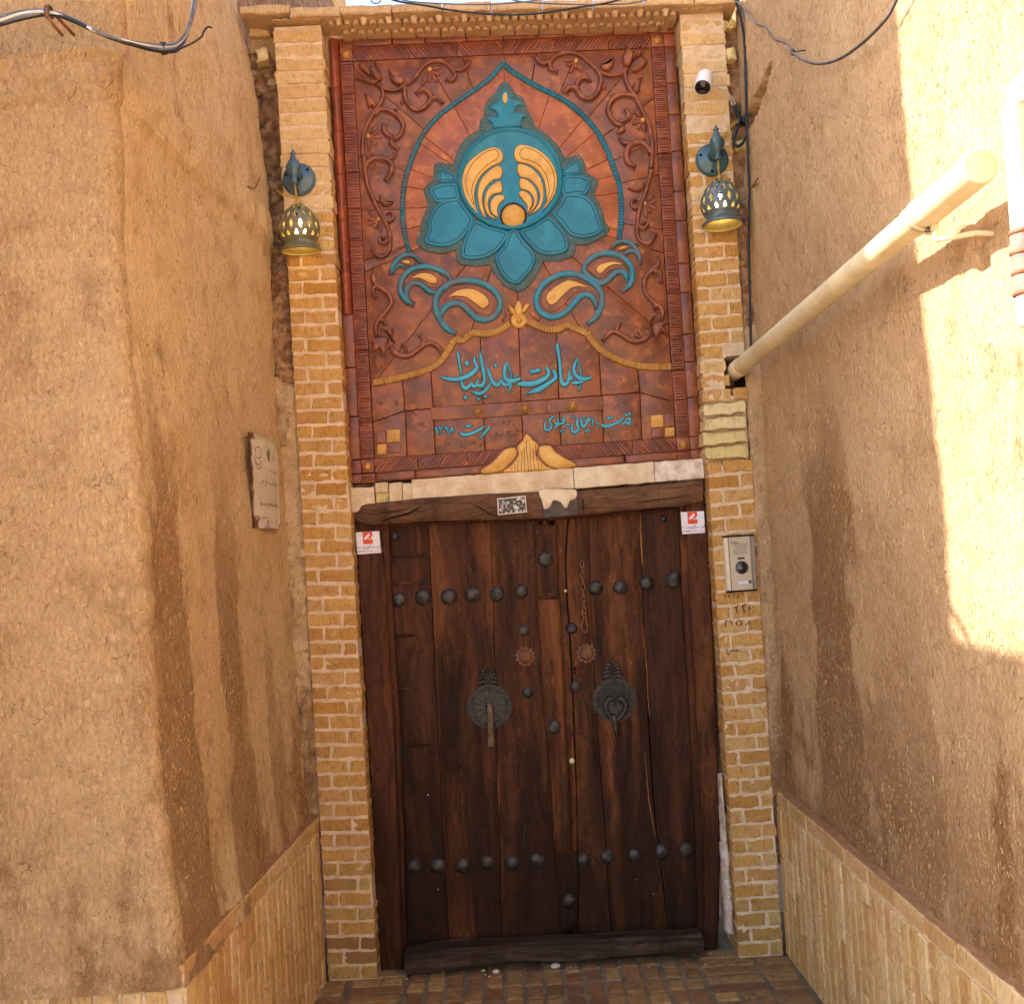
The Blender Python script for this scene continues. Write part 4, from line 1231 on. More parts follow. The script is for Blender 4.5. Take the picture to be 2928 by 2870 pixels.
# round body: rim, sunk disc, gold petals, ball
bc = W2((1459.5, 514)); m = MB(); vs = []; n = 72
prof = [(1.0, 0.0), (1.0, 0.022), (0.985, 0.027), (0.955, 0.030), (0.925, 0.027), (0.905, 0.021), (0.88, 0.0195), (0.0, 0.0195)]
rx, rz = 152*PXM, 150*PXM; fs = []
for q, h in prof[:-1]:
    for i in range(n):
        th = 2*pi*i/n; vs.append(Vector((bc[0] + rx*q*cos(th), PY + 0.003 - h, bc[1] + rz*q*sin(th))))
for j in range(len(prof)-2):
    for i in range(n): fs.append((j*n+i, j*n+(i+1) % n, (j+1)*n+(i+1) % n, (j+1)*n+i))
fs.append(tuple((len(prof)-2)*n+i for i in range(n)))
mobj('lotus_body', vs, fs, TEAL, lot, True); auto_smooth(bpy.data.objects[[o.name for o in lot.children if o.name.startswith('lotus_body')][0]], 40)
lobes = [A5(S('1150,232 1180,150 1150,70 1060,25 960,50 850,110 740,200 670,310 635,450 650,600 700,720 770,820 860,900 822,780 806,640 824,540 870,432 950,342 1050,272')),
         A5(S('1135,438 1172,370 1160,290 1100,262 1020,304 920,394 856,504 834,640 854,780 900,900 962,942 922,800 912,680 938,580 1000,498 1070,452')),
         A5(S('1150,618 1172,560 1142,462 1066,484 986,552 936,652 924,780 962,888 1012,940 1090,965 1012,880 986,780 998,690 1060,636')),
         A5(S('1188,712 1202,670 1150,636 1072,652 1012,722 1002,810 1030,890 1120,945 1102,850 1130,760')),
         A6(S('350,222 310,130 330,40 390,-5 480,0 600,40 720,120 820,240 870,360 882,480 852,630 780,750 672,860 722,740 722,600 702,480 652,370 560,290 460,244')),
         A6(S('385,410 352,320 372,242 460,254 556,304 636,384 688,484 708,600 696,720 648,828 560,888 488,920 590,820 640,720 640,620 588,520 500,438')),
         A6(S('402,574 376,490 402,427 480,444 556,504 614,592 630,690 606,788 548,858 496,902 552,790 568,700 530,628 470,588')),
         A6(S('370,640 402,592 460,592 526,642 560,720 546,800 480,900 482,790 430,720'))]
for t in lobes:
    pad('lobe_outline', t, 0.0172, 0.0005, [LINE, LINE], lot, y=PY + 0.0025).scale = (1, 1, 1)
for i, t in enumerate(lobes):
    P2 = offset_ring([W2(p) for p in spline_closed(t, 2)], 0.0022)
    R = [(0, 0), (0.0004, 0.008), (0.003, 0.0105), (0.008, 0.012)]
    ring_pad('gold_lobe', P2, R, PY - 0.0138, [GOLD, LINE], lot, True)
inner = [A5(S('1100,180 1118,120 1090,75 1020,72 930,110 820,200 740,310 695,440 700,560 750,700 800,780 770,640 780,520 840,400 940,290 1040,220')),
         A6(S('420,180 390,120 420,60 490,45 600,90 700,170 790,280 830,400 838,520 800,660 720,750 768,620 760,500 720,380 640,270 520,205'))]
def outline(name, pts, w, y, mat, parent, closed=True, mb=None):
    P = spline_closed(pts, 3) if closed else spline(pts, 3)
    P = list(P) + ([P[0]] if closed else [])
    return ribbon(name, [(p[0], p[1], w) for p in P], 0.0004, mat, parent, y=y, steps=1, n=5, mb=mb)
for t in inner: outline('lobe_line', t, 2.4, PY - 0.0231, LINE, lot)
m = MB(); c = W2((1468, 622)); m.lathe((c[0], PY - 0.008, c[1]), [(0.0575, 0), (0.0575, 0.010), (0.0545, 0.0105)], 32, (0, -1, 0)); m.build('ball_outline', LINE, lot, True)
dome('gold_ball', (1468, 622), 36, 0.034, GOLD, lot, PY - 0.008, 36, 9)

# ---- vines: left top, right top, and the two small sprays at the bottom
def vine(label, parts, base):
    v = empty('vine', base, panel)
    wm = MB()
    for kind, Z, txt, w in parts:
        P = Z(S(txt)); k = {A1: K21, A4: K21, A7: K21, A3: 0.23109, A8: 0.2416, B1: 0.2521}[Z]
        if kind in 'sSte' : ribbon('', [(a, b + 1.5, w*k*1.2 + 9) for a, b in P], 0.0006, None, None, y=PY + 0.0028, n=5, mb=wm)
        if kind == 's': ribbon('stem', P, 0.021, T_VINE, v, w*k*1.2, taper=(0, 1))
        elif kind == 'S': ribbon('stem', P, 0.021, T_VINE, v, w*k*1.2)
        elif kind == 't': ribbon('leaf', P, 0.022, T_VINE, v, w*k*1.2, taper=(1, 1))
        elif kind == 'e': ribbon('leaf', P, 0.022, T_VINE, v, w*k*1.2, taper=(0, 1))
        elif kind == 'p': pad('leaf', P, 0.021, 0.012, [T_VINE, LINE], v)
        elif kind == 'b': dome('bud', P[0], w*k, 0.011, T_VINE, v)
        elif kind == 'g': dome('flower_eye', P[0], w*k, 0.015, GOLD, v)
        elif kind == 'f':
            (x0, y0), (x1, y1) = P; q = w*k
            ribbon('petal', [(x0, y0, q*0.3), (lerp(x0, x1, .35), lerp(y0, y1, .35), q), (lerp(x0, x1, .7), lerp(y0, y1, .7), q*0.85), (x1, y1, q*0.1)], 0.010, T_VINE, v)
            ribbon('petal_vein', [(lerp(x0, x1, .15), lerp(y0, y1, .15), 1.6), (lerp(x0, x1, .8), lerp(y0, y1, .8), 1.0)], 0.0004, LINE, v, y=PY - 0.0072)
        elif kind == 'F':
            c = P[0]; q = w*k        # fan of three small lobes: P = eye then tips
            for t in P[1:]:
                ribbon('petal', [(c[0], c[1], q*0.4), (lerp(c[0], t[0], .55), lerp(c[1], t[1], .55), q*0.8), (lerp(c[0], t[0], .9), lerp(c[1], t[1], .9), q), (t[0], t[1], q*0.4)], 0.009, T_VINE, v)
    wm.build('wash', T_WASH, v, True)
    return v
vine('', [
    ('S', A1, '790,870 850,930 920,960 1000,960 1070,940 1130,880', 42), ('s', A1, '1120,890 1210,850 1290,770 1350,680 1420,610 1510,570 1620,565 1720,610 1790,690 1820,770 1770,830 1680,800', 42),
    ('e', A1, '1790,670 1870,690 1950,660 1993,600 1993,530', 46), ('s', A1, '1135,890 1130,980 1150,1080 1200,1170 1280,1225 1370,1212 1440,1150 1485,1085 1560,1060 1655,1135', 46),
    ('t', A1, '1290,1005 1370,945 1440,965 1485,1020 1470,1085', 62), ('b', A1, '1090,1112', 32), ('p', A1, '920,680 950,720 1000,760 1090,752 1130,800 1110,870 1050,890 980,870 930,800', 0),
    ('p', A1, '500,590 560,592 640,660 668,770 570,705 510,650', 0), ('p', A1, '740,560 775,650 825,760 800,840 720,790 680,740 660,650 690,590', 0), ('p', A1, '468,805 530,730 620,750 720,800 785,825 730,885 640,870 560,830', 0),
    ('S', A1, '770,870 820,930 842,1010 820,1110 770,1190 700,1290 640,1400 590,1510 565,1620 560,1750 566,1850', 44), ('p', A1, '575,1005 650,1020 710,1080 750,1160 710,1220 690,1180 640,1195 610,1120 600,1050', 0),
    ('S', A1, '720,1300 790,1225 880,1222 970,1260 1060,1330 1110,1420 1095,1520 1040,1600 985,1610', 48), ('t', A1, '858,1395 850,1480 890,1550 970,1595', 62), ('t', A1, '960,1595 955,1680 1052,1762', 58), ('b', A1, '1010,1212', 28),
    ('f', A1, '650,1545 772,1410', 62), ('F', A1, '650,1575 770,1510 815,1590 740,1690', 52), ('f', A1, '630,1600 662,1775', 62), ('g', A1, '638,1572', 30),
    ('f', A1, '1490,650 1635,640', 62), ('F', A1, '1480,690 1610,740 1570,830 1460,840', 56), ('f', A1, '1440,700 1368,888', 66), ('g', A1, '1470,665', 34),
    ('s', A4, '195,30 205,150 222,300 262,480 322,620 392,770 462,890 520,1000 550,1120 550,1260 520,1360 440,1410 360,1380 305,1280', 46),
    ('e', A4, '215,185 270,110 350,72 450,70 540,110 580,180 560,280 488,382', 62), ('e', A4, '510,85 595,50 632,-12', 50), ('b', A4, '310,22', 28),
    ('p', A4, '400,568 440,578 500,640 602,655 560,710 480,727 420,690 400,630', 0), ('S', A4, '330,605 400,655', 30),
    ('f', A4, '375,875 242,778', 62), ('F', A4, '380,905 255,890 250,975 340,1015', 50), ('f', A4, '398,925 420,1092', 70), ('g', A4, '392,890', 27),
    ('s', A4, '470,895 520,932 580,910 600,850 560,802 498,835', 34), ('s', A4, '540,1180 460,1228 408,1190 420,1138 470,1150 456,1190', 34)],
    onY(1060, 750, PY))
vine('', [
    ('p', A3, '1240,318 1300,350 1342,400 1315,560 1260,582 1215,550 1212,460 1235,390', 0), ('p', A3, '1345,400 1400,335 1452,328 1440,430 1372,480 1325,525', 0), ('p', A3, '1300,600 1340,520 1400,460 1470,450 1525,520 1470,590 1390,645 1310,640', 0),
    ('S', A3, '1255,600 1200,660 1100,690 1000,680 915,635', 42), ('s', A3, '935,710 900,630 830,560 740,480 660,430 560,405 450,420 360,470 310,540 330,612 415,640', 46), ('e', A3, '330,505 240,540 170,510 115,425', 52),
    ('p', A3, '930,545 1000,530 1060,500 1112,455 1100,560 1040,632 970,632 940,600', 0), ('s', A3, '925,640 942,720 930,820 880,920 800,975 720,960 660,890 640,810 690,730 770,720 805,765', 52), ('e', A3, '660,880 600,830 530,850 498,915', 62),
    ('b', A3, '982,830', 32), ('b', A3, '1090,930', 32), ('f', A3, '600,490 465,480', 62), ('F', A3, '625,520 515,560 560,645 640,600', 52), ('f', A3, '650,525 722,645', 66), ('g', A3, '635,500', 31),
    ('S', A3, '1250,615 1240,700 1270,800 1320,890 1370,950 1420,1060 1480,1180 1530,1290 1560,1420 1575,1560 1570,1700 1562,1830', 46), ('p', A3, '1465,715 1430,790 1432,870 1390,912 1340,900 1330,820 1370,750 1420,715', 0),
    ('S', A3, '1375,955 1270,925 1160,935 1070,1000 1030,1100 1060,1200 1130,1280 1195,1305', 50), ('t', A3, '1170,1262 1260,1225 1285,1160 1238,1095', 62), ('t', A3, '1190,1290 1210,1350 1135,1405', 58),
    ('f', A3, '1450,1195 1348,1098', 62), ('F', A3, '1455,1235 1335,1190 1328,1280 1400,1350', 52), ('f', A3, '1475,1255 1480,1395', 66), ('g', A3, '1465,1232', 33),
    ('s', A3, '1562,1650 1500,1550 1420,1510 1330,1530 1270,1600 1258,1700 1300,1775 1375,1815', 64), ('e', A3, '1330,1528 1230,1520 1165,1450', 56), ('b', A3, '1475,1455', 28),
    ('s', A7, '960,230 915,410 872,560 822,680 792,800 770,950 765,1080 800,1180 870,1228 960,1200 1018,1070', 46), ('p', A7, '636,475 720,440 800,378 862,400 872,450 800,532 710,522', 0),
    ('s', A7, '800,735 720,752 688,680 720,628 775,655', 34), ('s', A7, '778,940 800,1000 860,1022 907,970 880,920 836,965', 34), ('f', A7, '890,655 1015,548', 62), ('F', A7, '895,685 1015,650 1030,745 950,805', 52), ('f', A7, '878,705 902,888', 70), ('g', A7, '880,682', 27)],
    onY(1840, 700, PY))
vine('', [
    ('t', A8, '128,405 118,500 160,570 240,622 310,690 332,770 290,850 230,920 170,990 145,1080 168,1165', 46), ('e', A8, '165,575 108,620 152,715', 42), ('s', A8, '180,985 240,978 262,1035', 34),
    ('p', A8, '195,1070 270,1105 355,1085 352,1170 372,1262 320,1210 270,1130', 0), ('p', A8, '78,1218 190,1178 262,1168 302,1230 262,1300 250,1425 195,1310 98,1375 112,1282', 0),
    ('t', A8, '310,1275 360,1350 440,1400 540,1400 630,1340 720,1270 800,1252 880,1290 938,1378', 52), ('e', A8, '690,1285 722,1220 662,1142', 50), ('s', A8, '500,1352 490,1290 436,1268', 30)],
    onY(1100, 1020, PY))
vine('', [
    ('t', B1, '1575,300 1600,380 1530,450 1450,530 1430,630 1460,730 1530,810 1610,870 1642,940 1618,1015', 44), ('e', B1, '1535,465 1612,480 1620,598', 46), ('s', B1, '1600,870 1540,868 1560,915', 34),
    ('p', B1, '1428,958 1510,980 1578,955 1515,1040 1478,1128 1468,1040', 0), ('p', B1, '1530,1070 1590,1040 1722,1048 1655,1092 1702,1195 1632,1150 1578,1255 1528,1150', 0),
    ('t', B1, '1530,1150 1440,1230 1350,1260 1250,1230 1160,1170 1060,1150 962,1255', 52), ('e', B1, '1120,1155 1130,1090 1168,1030', 46), ('s', B1, '1390,1215 1338,1190 1372,1150', 28)],
    onY(1880, 980, PY))

# ---- paisleys
def paisley(rings, gold, inner, Z, k, base):
    e = empty('paisley', base, panel)
    wm = MB()
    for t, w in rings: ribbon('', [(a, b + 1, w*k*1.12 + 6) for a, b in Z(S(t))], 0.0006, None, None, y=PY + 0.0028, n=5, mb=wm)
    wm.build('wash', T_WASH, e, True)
    for t, w in rings: ribbon('paisley_rim', Z(S(t)), 0.017, TEAL_P, e, w*k*1.12, taper=(1, 1))
    pad('paisley_bed', Z(S(inner)), 0.004, 0.003, [T_VINE, LINE], e)
    pad('gold_drop_outline', off_px(Z(S(gold)), -1.3), 0.0055, 0.0006, [LINE, LINE], e)
    pad('gold_drop', Z(S(gold)), 0.0075, 0.003, [GOLD, LINE], e)
k8, k1 = 0.2416, 0.2521
paisley([('1098,1142 1000,1090 920,1000 860,880 850,760 890,650 980,570 1100,520 1260,510 1400,540 1520,610 1600,710 1612,820 1560,920 1460,975 1350,960 1250,880 1170,800 1080,780 990,810 930,880 912,975', 68)],
        '1000,712 1060,652 1150,612 1260,605 1370,640 1450,700 1485,770 1450,830 1390,835 1320,780 1230,720 1150,697 1070,697', '930,850 960,700 1100,560 1300,560 1480,640 1560,760 1520,890 1420,920 1300,850 1200,760 1060,740', A8, k8, onY(1380, 930, PY))
paisley([('602,795 520,760 450,670 435,570 470,470 550,390 660,350 780,350 900,390 990,440 1045,520', 62), ('900,650 780,640 700,572 620,540 550,560 510,620 512,700 560,775', 54), ('1040,500 980,570 880,660', 84)],
        '560,482 640,432 730,415 820,440 870,490 860,540 800,545 730,512 650,478', '500,590 540,480 660,390 800,385 920,450 930,560 840,600 720,560 620,505', A8, k8, onY(1200, 870, PY))
paisley([('335,440 340,360 390,280 470,220 560,208 640,250 680,310', 46), ('520,372 450,335 390,350 345,425', 36)],
        '440,282 500,262 545,275 545,310 500,310', '380,310 460,240 560,240 610,290 580,340 480,325', A8, k8, onY(1150, 780, PY))
paisley([('785,1065 880,990 940,880 960,760 920,660 820,570 700,510 570,490 440,520 320,590 240,690 210,800 240,900 330,970 430,980 540,930 630,840 710,750 790,730 860,780 900,890', 66)],
        '810,652 720,600 640,575 560,565 450,620 360,690 320,760 350,830 400,845 470,790 540,712 620,652 710,637', '880,760 820,640 700,560 560,530 400,590 290,700 270,830 340,920 440,910 560,810 660,710 780,690', B1, k1, onY(1630, 915, PY))
paisley([('1180,700 1270,620 1300,520 1290,420 1230,340 1140,280 1020,260 900,280 800,350 750,440 790,510 880,570 950,600 1040,550 1110,480 1180,470 1230,510 1242,590', 62)],
        '1200,392 1110,352 1010,362 920,392 890,440 910,485 960,480 1030,412 1110,387', '1250,460 1190,350 1060,300 920,330 840,420 860,510 950,540 1050,450 1160,430', B1, k1, onY(1750, 830, PY))
paisley([('1388,388 1380,300 1340,210 1270,140 1190,125 1110,150 1065,220', 42), ('1180,290 1260,240 1330,250 1375,330', 38)],
        '1272,182 1200,175 1145,200 1150,225 1210,207', '1310,220 1240,160 1150,165 1100,215 1150,245 1230,220', B1, k1, onY(1800, 760, PY))

# ---- calligraphy
def script(name, base, strokes, pads_, dots, h):
    e = empty(name, base, panel)
    for Z, k, txt in strokes:
        P = [(p[0], p[1], p[2]*k*1.18) for p in [(*a[:2], b[2]) for a, b in zip(Z(S(txt)), S(txt))]]
        Q = [(p[0], p[1], p[2] + 3.2) for p in P]
        ribbon('letter_shadow', Q, 0.0016, LINE_T, e, steps=4)  # wider dark teal stroke that outlines the letter
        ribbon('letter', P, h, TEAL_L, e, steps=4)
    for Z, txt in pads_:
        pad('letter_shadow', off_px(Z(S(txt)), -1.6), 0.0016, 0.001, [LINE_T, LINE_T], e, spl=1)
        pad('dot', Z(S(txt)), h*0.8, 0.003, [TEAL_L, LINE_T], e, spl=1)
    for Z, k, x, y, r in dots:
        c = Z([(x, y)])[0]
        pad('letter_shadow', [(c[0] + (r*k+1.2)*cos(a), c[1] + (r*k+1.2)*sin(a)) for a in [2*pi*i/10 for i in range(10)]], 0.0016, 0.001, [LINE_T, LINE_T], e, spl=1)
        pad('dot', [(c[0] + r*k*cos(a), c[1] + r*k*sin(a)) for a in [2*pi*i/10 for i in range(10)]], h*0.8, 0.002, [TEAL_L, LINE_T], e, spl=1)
    return e
kb = 0.13388; k4 = 0.16478
script('title_lettering', onY(1480, 1150, PY), [
    (B2, kb, '515,325,15 525,420,58 550,600,52 580,760,46 590,840,38'),
    (B2, kb, '596,975,45 620,1080,72 690,1130,80 760,1080,62 805,1010,40 830,1070,62 880,1080,64 930,1010,50 948,905,16'),
    (B2, kb, '905,1060,40 960,1065,70 1030,1065,80 1080,980,72 1078,850,72 1040,640,72 1005,470,62 985,300,12'),
    (B2, kb, '125,862,14 220,900,56 340,930,78 480,935,88 620,910,94 750,850,98 860,770,92 922,690,76 900,600,62 868,530,62 886,440,14'),
    (B2, kb, '1150,660,14 1175,760,66 1210,870,68 1250,970,78 1320,1050,88 1390,1040,72 1440,940,30 1480,1030,62 1550,1060,74 1660,1015,46'),
    (B2, kb, '1565,555,22 1530,650,62 1510,780,72 1530,900,82 1620,970,90 1740,960,88 1860,905,50'), (B2, kb, '1570,590,30 1620,720,34 1655,820,34 1656,915,28'), (B2, kb, '1665,1050,40 1630,1130,46 1602,1212,12'),
    (B2, kb, '812,1185,18 880,1220,62 980,1240,74 1080,1190,74 1160,1100,66 1220,1005,26'),
    (B3, kb, '210,1045,20 300,1030,92 450,1040,110 620,1010,104 770,940,98 870,860,82 890,780,76 860,720,66 868,650,12'),
    (B3, kb, '412,1248,10 560,1190,72 680,1150,112 830,1060,88 960,970,82 1032,900,82 1030,820,76 1000,760,66 995,698,12'),
    (B3, kb, '1065,145,16 1075,250,78 1110,450,62 1135,700,62 1150,900,62 1180,1010,84 1230,1050,94 1290,1010,62 1325,880,62 1325,712,12'), (B3, kb, '1330,930,60 1370,910,95 1408,900,40'),
    (B3, kb, '1500,485,16 1460,580,52 1425,700,62 1450,820,78 1530,900,88 1660,930,88 1820,885,30'), (B3, kb, '1510,520,26 1550,680,32 1582,870,30'), (B3, kb, '1390,1000,50 1500,1010,78 1650,975,22'), (B3, kb, '1580,1050,34 1550,1130,42 1522,1205,12')],
    [(B2, '705,520 775,590 710,665 640,595'), (B2, '1325,590 1378,640 1335,700 1275,645'), (B2, '680,1260 745,1320 685,1385 615,1325'), (B2, '960,1310 1015,1350 970,1405 910,1350'), (B2, '1110,1262 1167,1300 1120,1357 1063,1310'),
     (B2, '1755,775 1788,882 1718,892'), (B3, '520,712 585,742 650,692 705,705 725,760 680,808 615,785 535,832 468,770')], [], 0.009)
script('date_lettering', onY(1365, 1250, PY), [
    (B4, k4, '150,378,34 180,440,36 197,504,12'), (B4, k4, '212,368,30 240,430,34 246,505,12'), (B4, k4, '212,370,20 250,392,28 285,352,18'),
    (B4, k4, '355,372,24 335,360,24 318,382,24 335,402,24 356,388,26 366,440,28 372,494,12'), (B4, k4, '392,486,14 420,430,32 437,365,26'), (B4, k4, '437,365,26 450,425,30 484,478,12'),
    (B4, k4, '588,452,28 620,498,52 720,500,58 830,460,52 930,408,46 1004,356,36'), (B4, k4, '1095,362,30 1070,405,48 1010,470,42 960,530,36 905,574,12')],
    [], [(B4, k4, 705, 360, 30), (B4, k4, 760, 346, 30)], 0.006)
script('age_lettering', onY(1665, 1240, PY), [
    (B5, k4, '402,368,30 345,398,34 312,440,36 332,490,36 350,525,42 330,580,46 270,605,48 230,575,42 235,500,30 252,436,12'),
    (B5, k4, '462,385,14 462,465,34 445,520,40 400,585,18'), (B5, k4, '405,480,26 430,500,34 470,505,38 530,490,40 575,455,38 560,405,30 577,355,10'), (B5, k4, '520,430,44 545,445,30'),
    (B5, k4, '600,517,30 668,513,30'), (B5, k4, '800,380,16 795,450,42 790,510,46 815,560,46 800,620,52 740,645,52 695,610,46 700,550,36 728,486,12'),
    (B5, k4, '860,385,12 865,450,36 870,510,42 900,547,46 940,510,46 965,450,42 905,440,26'), (B5, k4, '960,455,36 985,405,30 990,345,10'), (B5, k4, '965,450,36 1000,440,42 1022,400,16'), (B5, k4, '1070,382,12 1060,460,34 1052,550,10'),
    (B5, k4, '1212,490,20 1240,533,48 1330,535,54 1430,505,48 1520,455,42 1598,388,28'), (B5, k4, '1560,525,14 1620,475,42 1690,502,46 1712,440,42 1690,398,40 1655,425,26'), (B5, k4, '1605,490,36 1625,440,24')],
    [], [(B5, k4, 510, 622, 20), (B5, k4, 562, 604, 20), (B5, k4, 545, 666, 20), (B5, k4, 730, 375, 28), (B5, k4, 912, 380, 22), (B5, k4, 942, 626, 25), (B5, k4, 988, 614, 25), (B5, k4, 1140, 480, 24), (B5, k4, 1150, 550, 24),
         (B5, k4, 1340, 402, 28), (B5, k4, 1392, 384, 28), (B5, k4, 1640, 346, 28), (B5, k4, 1696, 326, 28)], 0.006)
# stamped scratch marks scattered on the inscription tiles
rng2 = random.Random(12); m = MB()
for cx, cy in [(1095, 1152), (1140, 1152), (1190, 1165), (1188, 1145), (1183, 1182), (1205, 1215), (1415, 1215), (1440, 1210), (1460, 1208), (1425, 1245), (1410, 1250), (1460, 1240), (1480, 1225), (1470, 1250), (1278, 1268), (1325, 1272), (1350, 1265), (1380, 1270), (1770, 1085), (1830, 1080), (1845, 1090), (1780, 1110), (1815, 1115), (1790, 1150), (1830, 1190), (1815, 1215), (1750, 1240), (1530, 1215), (1560, 1245), (1735, 1235)]:
    for _ in range(9):
        x, y = cx + rng2.uniform(-9, 9), cy + rng2.uniform(-8, 8); a = rng2.uniform(0, 2*pi); L = rng2.uniform(2, 5)
        ribbon('', [(x - L*cos(a), y - L*sin(a), 1.5), (x + rng2.uniform(-1, 1), y + rng2.uniform(-1, 1), 1.8), (x + L*cos(a), y + L*sin(a), 1.0)], 0.0004, None, None, y=PY + 0.0022, mb=m, steps=2, n=3)
o = m.build('stamped_marks', simple('stamp_wash', C(92, 46, 34), C(80, 42, 32), 20, 0.8, 0.2, 0), panel); o['kind'] = 'stuff'

# ---- strip with three knobs, corner checks and the gold bell
ST = [(1231.5, 1166, 1235, 1203), (1368, 1157, 1370, 1196), (1502, 1148, 1504, 1187), (1563, 1144, 1565, 1183), (1724, 1133, 1726, 1172)]
for a, b in zip(ST, ST[1:]): tile([(a[0], a[1]), (b[0], b[1]), (b[2], b[3]), (a[2], a[3])], T_FIELD, y0=PY + 0.001, h=0.007, bev=0.002, inset=0.0008)
for c in ((1367.5, 1176.5), (1501.5, 1168), (1636, 1161)):
    e = empty('flower_knob', onY(c[0], c[1] + 15, PY), panel)
    dome('knob', c, 15.5, 0.022, KNOB, e, PY - 0.006, 20, 6)
    for q in range(10):
        a = 2*pi*q/10
        ribbon('knob_line', [(c[0] + 4*cos(a), c[1] + 4*sin(a), 1.3), (c[0] + 9*cos(a), c[1] + 9*sin(a), 1.7)], 0.0008, LINE, e, y=PY - 0.006 - 0.0178, steps=1, n=4)
for Z, g1, g2, d1, d2 in ((B6, (925, 725, 1200, 985), (725, 1030, 915, 1240), (705, 745, 905, 1000), (945, 1005, 1220, 1215)), (B8, (588, 420, 852, 672), (885, 682, 1085, 858), (870, 402, 1082, 655), (605, 700, 865, 888))):
    for i, q in enumerate((g1, g2, d1, d2)):
        poly = Z([(q[0], q[1] + 8), (q[2], q[1] - 8), (q[2], q[3] - 10), (q[0], q[3] + 6)])
        tile(poly, GOLD_R if i < 2 else T_VINE, y0=PY + 0.001, h=0.008, bev=0.0025)
        if i < 2:
            for w in range(7):
                if i == 0: pts = [(lerp(q[0], q[2], (w + 0.7)/7.5) + 6*sin(1.7*v + w), lerp(q[1], q[3], v/8 * 0.92 + 0.04)) for v in range(9)]
                else: pts = [(lerp(q[0], q[2], v/8*0.92 + 0.04), lerp(q[1], q[3], (w + 0.7)/7.5) + 6*sin(1.7*v + w)) for v in range(9)]
                ribbon('scratch', [(p[0], p[1], 1.3) for p in Z(pts)], 0.0003, LINE, panel, y=PY - 0.0043, steps=2, n=3)
bell = empty('gold_bell', onY(1510, 1348, PY), panel)
pad('bell_edge', off_px(B7(S('200,760 320,690 450,560 560,450 720,430 740,420 830,330 885,210 1000,320 1090,400 1270,400 1330,490 1480,590 1642,670 1642,745 1340,775 920,808 520,825 203,848')), -3.5), 0.017, 0.004, [T_VINE, LINE], bell, spl=1)
pad('bell_body', B7(S('885,215 1000,320 1082,400 1045,500 1080,600 1200,720 1335,772 920,803 520,818 640,720 740,600 770,520 745,420 830,330')), 0.026, 0.006, [GOLD, LINE], bell)
pad('bell_wing', B7(S('203,762 320,692 450,562 560,455 722,434 748,520 720,600 620,700 490,808 205,842')), 0.030, 0.008, [GOLD, LINE], bell)
pad('bell_wing', B7(S('1100,412 1268,404 1330,492 1480,592 1640,672 1638,738 1350,766 1190,690 1085,570 1078,490')), 0.030, 0.008, [GOLD, LINE], bell)
for pts in ('895,330 890,440 905,560 915,680 920,800', '935,380 950,480 945,600 960,700 965,785', '985,440 1000,540 1000,640 1020,780', '1030,400 1025,480 1060,640 1080,780', '850,440 860,540 855,650 865,785', '815,480 825,560 815,680 812,790', '770,620 760,700 755,795', '715,690 710,770', '665,740 655,785', '1120,680 1130,765'):
    ribbon('scored_line', [(p[0], p[1], 2.2) for p in B7(S(pts))], 0.0006, LINE, bell, y=PY - 0.0235, steps=2, n=4)

# ================================================================== wooden gate
def wood(name, dark, mid, light, axis='z', rough=0.62, stain=0.5, scale=1.0, gap=0.0):
    g = G(name, rough, 0.16)
    st = (16*scale, 16*scale, 0.9*scale) if axis == 'z' else (0.9*scale, 16*scale, 16*scale)
    p = g.pos(st, True, True)
    q = g.pos((1, 1, 1), True, True)
    wob = g.n('TexNoise', {'Vector': q, 'Scale': 2.6, 'Detail': 3.0}, out=1)
    pw = g.n('VectorMath', {0: p, 1: g.n('VectorMath', {0: wob, 1: (2.2, 2.2, 2.2)}, operation='MULTIPLY')}, operation='ADD')
    fine = g.noise(pw, 3.4, 5, 0.7, 0.4)
    big = g.noise(pw, 0.55, 4, 0.6, 0.6)
    col = g.ramp(big, [(0.22, dark), (0.48, mid), (0.78, light)])
    col = g.mix(g.step(fine, 0.42, 0.72, 0, 0.75), col, dark)
    col = g.mix(g.step(g.noise(pw, 7.5, 4, 0.6), 0.56, 0.7, 0, 0.4), col, light)
    # oil and soot runs, ragged and vertical
    so_ = g.noise(g.n('VectorMath', {0: q, 1: (5.0, 5.0, 0.55)}, operation='MULTIPLY'), 1.5, 3, 0.65, 0.6)
    zz_ = g.n('SeparateXYZ', {0: g.n('NewGeometry', out=0)}, out=2)      # handling grease and splash grime, ragged
    gr_ = g.math('ADD', so_, g.n('MapRange', {0: zz_, 1: 1.5, 2: 0.1, 3: -0.05, 4: 0.16})) if axis == 'z' else so_
    col = g.mix(g.step(gr_, 0.48, 0.66, 0, stain), col, C(33, 17, 9))
    h = g.math('ADD', fine, g.math('MULTIPLY', g.noise(pw, 11.0, 4, 0.6), 0.5))
    return g.done(col, h, 0.004, 0.75, g.step(fine, 0.3, 0.7, rough - 0.14, rough + 0.12))
WOOD = wood('old_door_wood', C(44, 23, 13), C(88, 49, 25), C(140, 86, 42), stain=0.8)
WOOD_D = wood('dark_door_wood', C(36, 19, 12), C(68, 38, 22), C(110, 64, 33), stain=0.8)
WOOD_L = wood('lintel_wood', C(56, 36, 25), C(104, 70, 46), C(142, 104, 72), 'x', stain=0.45)
WOOD_P = wood('post_wood', C(44, 23, 14), C(80, 44, 25), C(122, 73, 38), stain=0.7)
WOOD_G = wood('grey_log', C(36, 25, 18), C(64, 48, 37), C(98, 78, 60), 'x', 0.85, 0.5, 1.3)
RAW = simple('fresh_split_wood', C(190, 120, 52), C(160, 92, 36), 30, 0.6, 0.3, 0.3, 80, 0.002, stretch=(1, 1, 0.15))
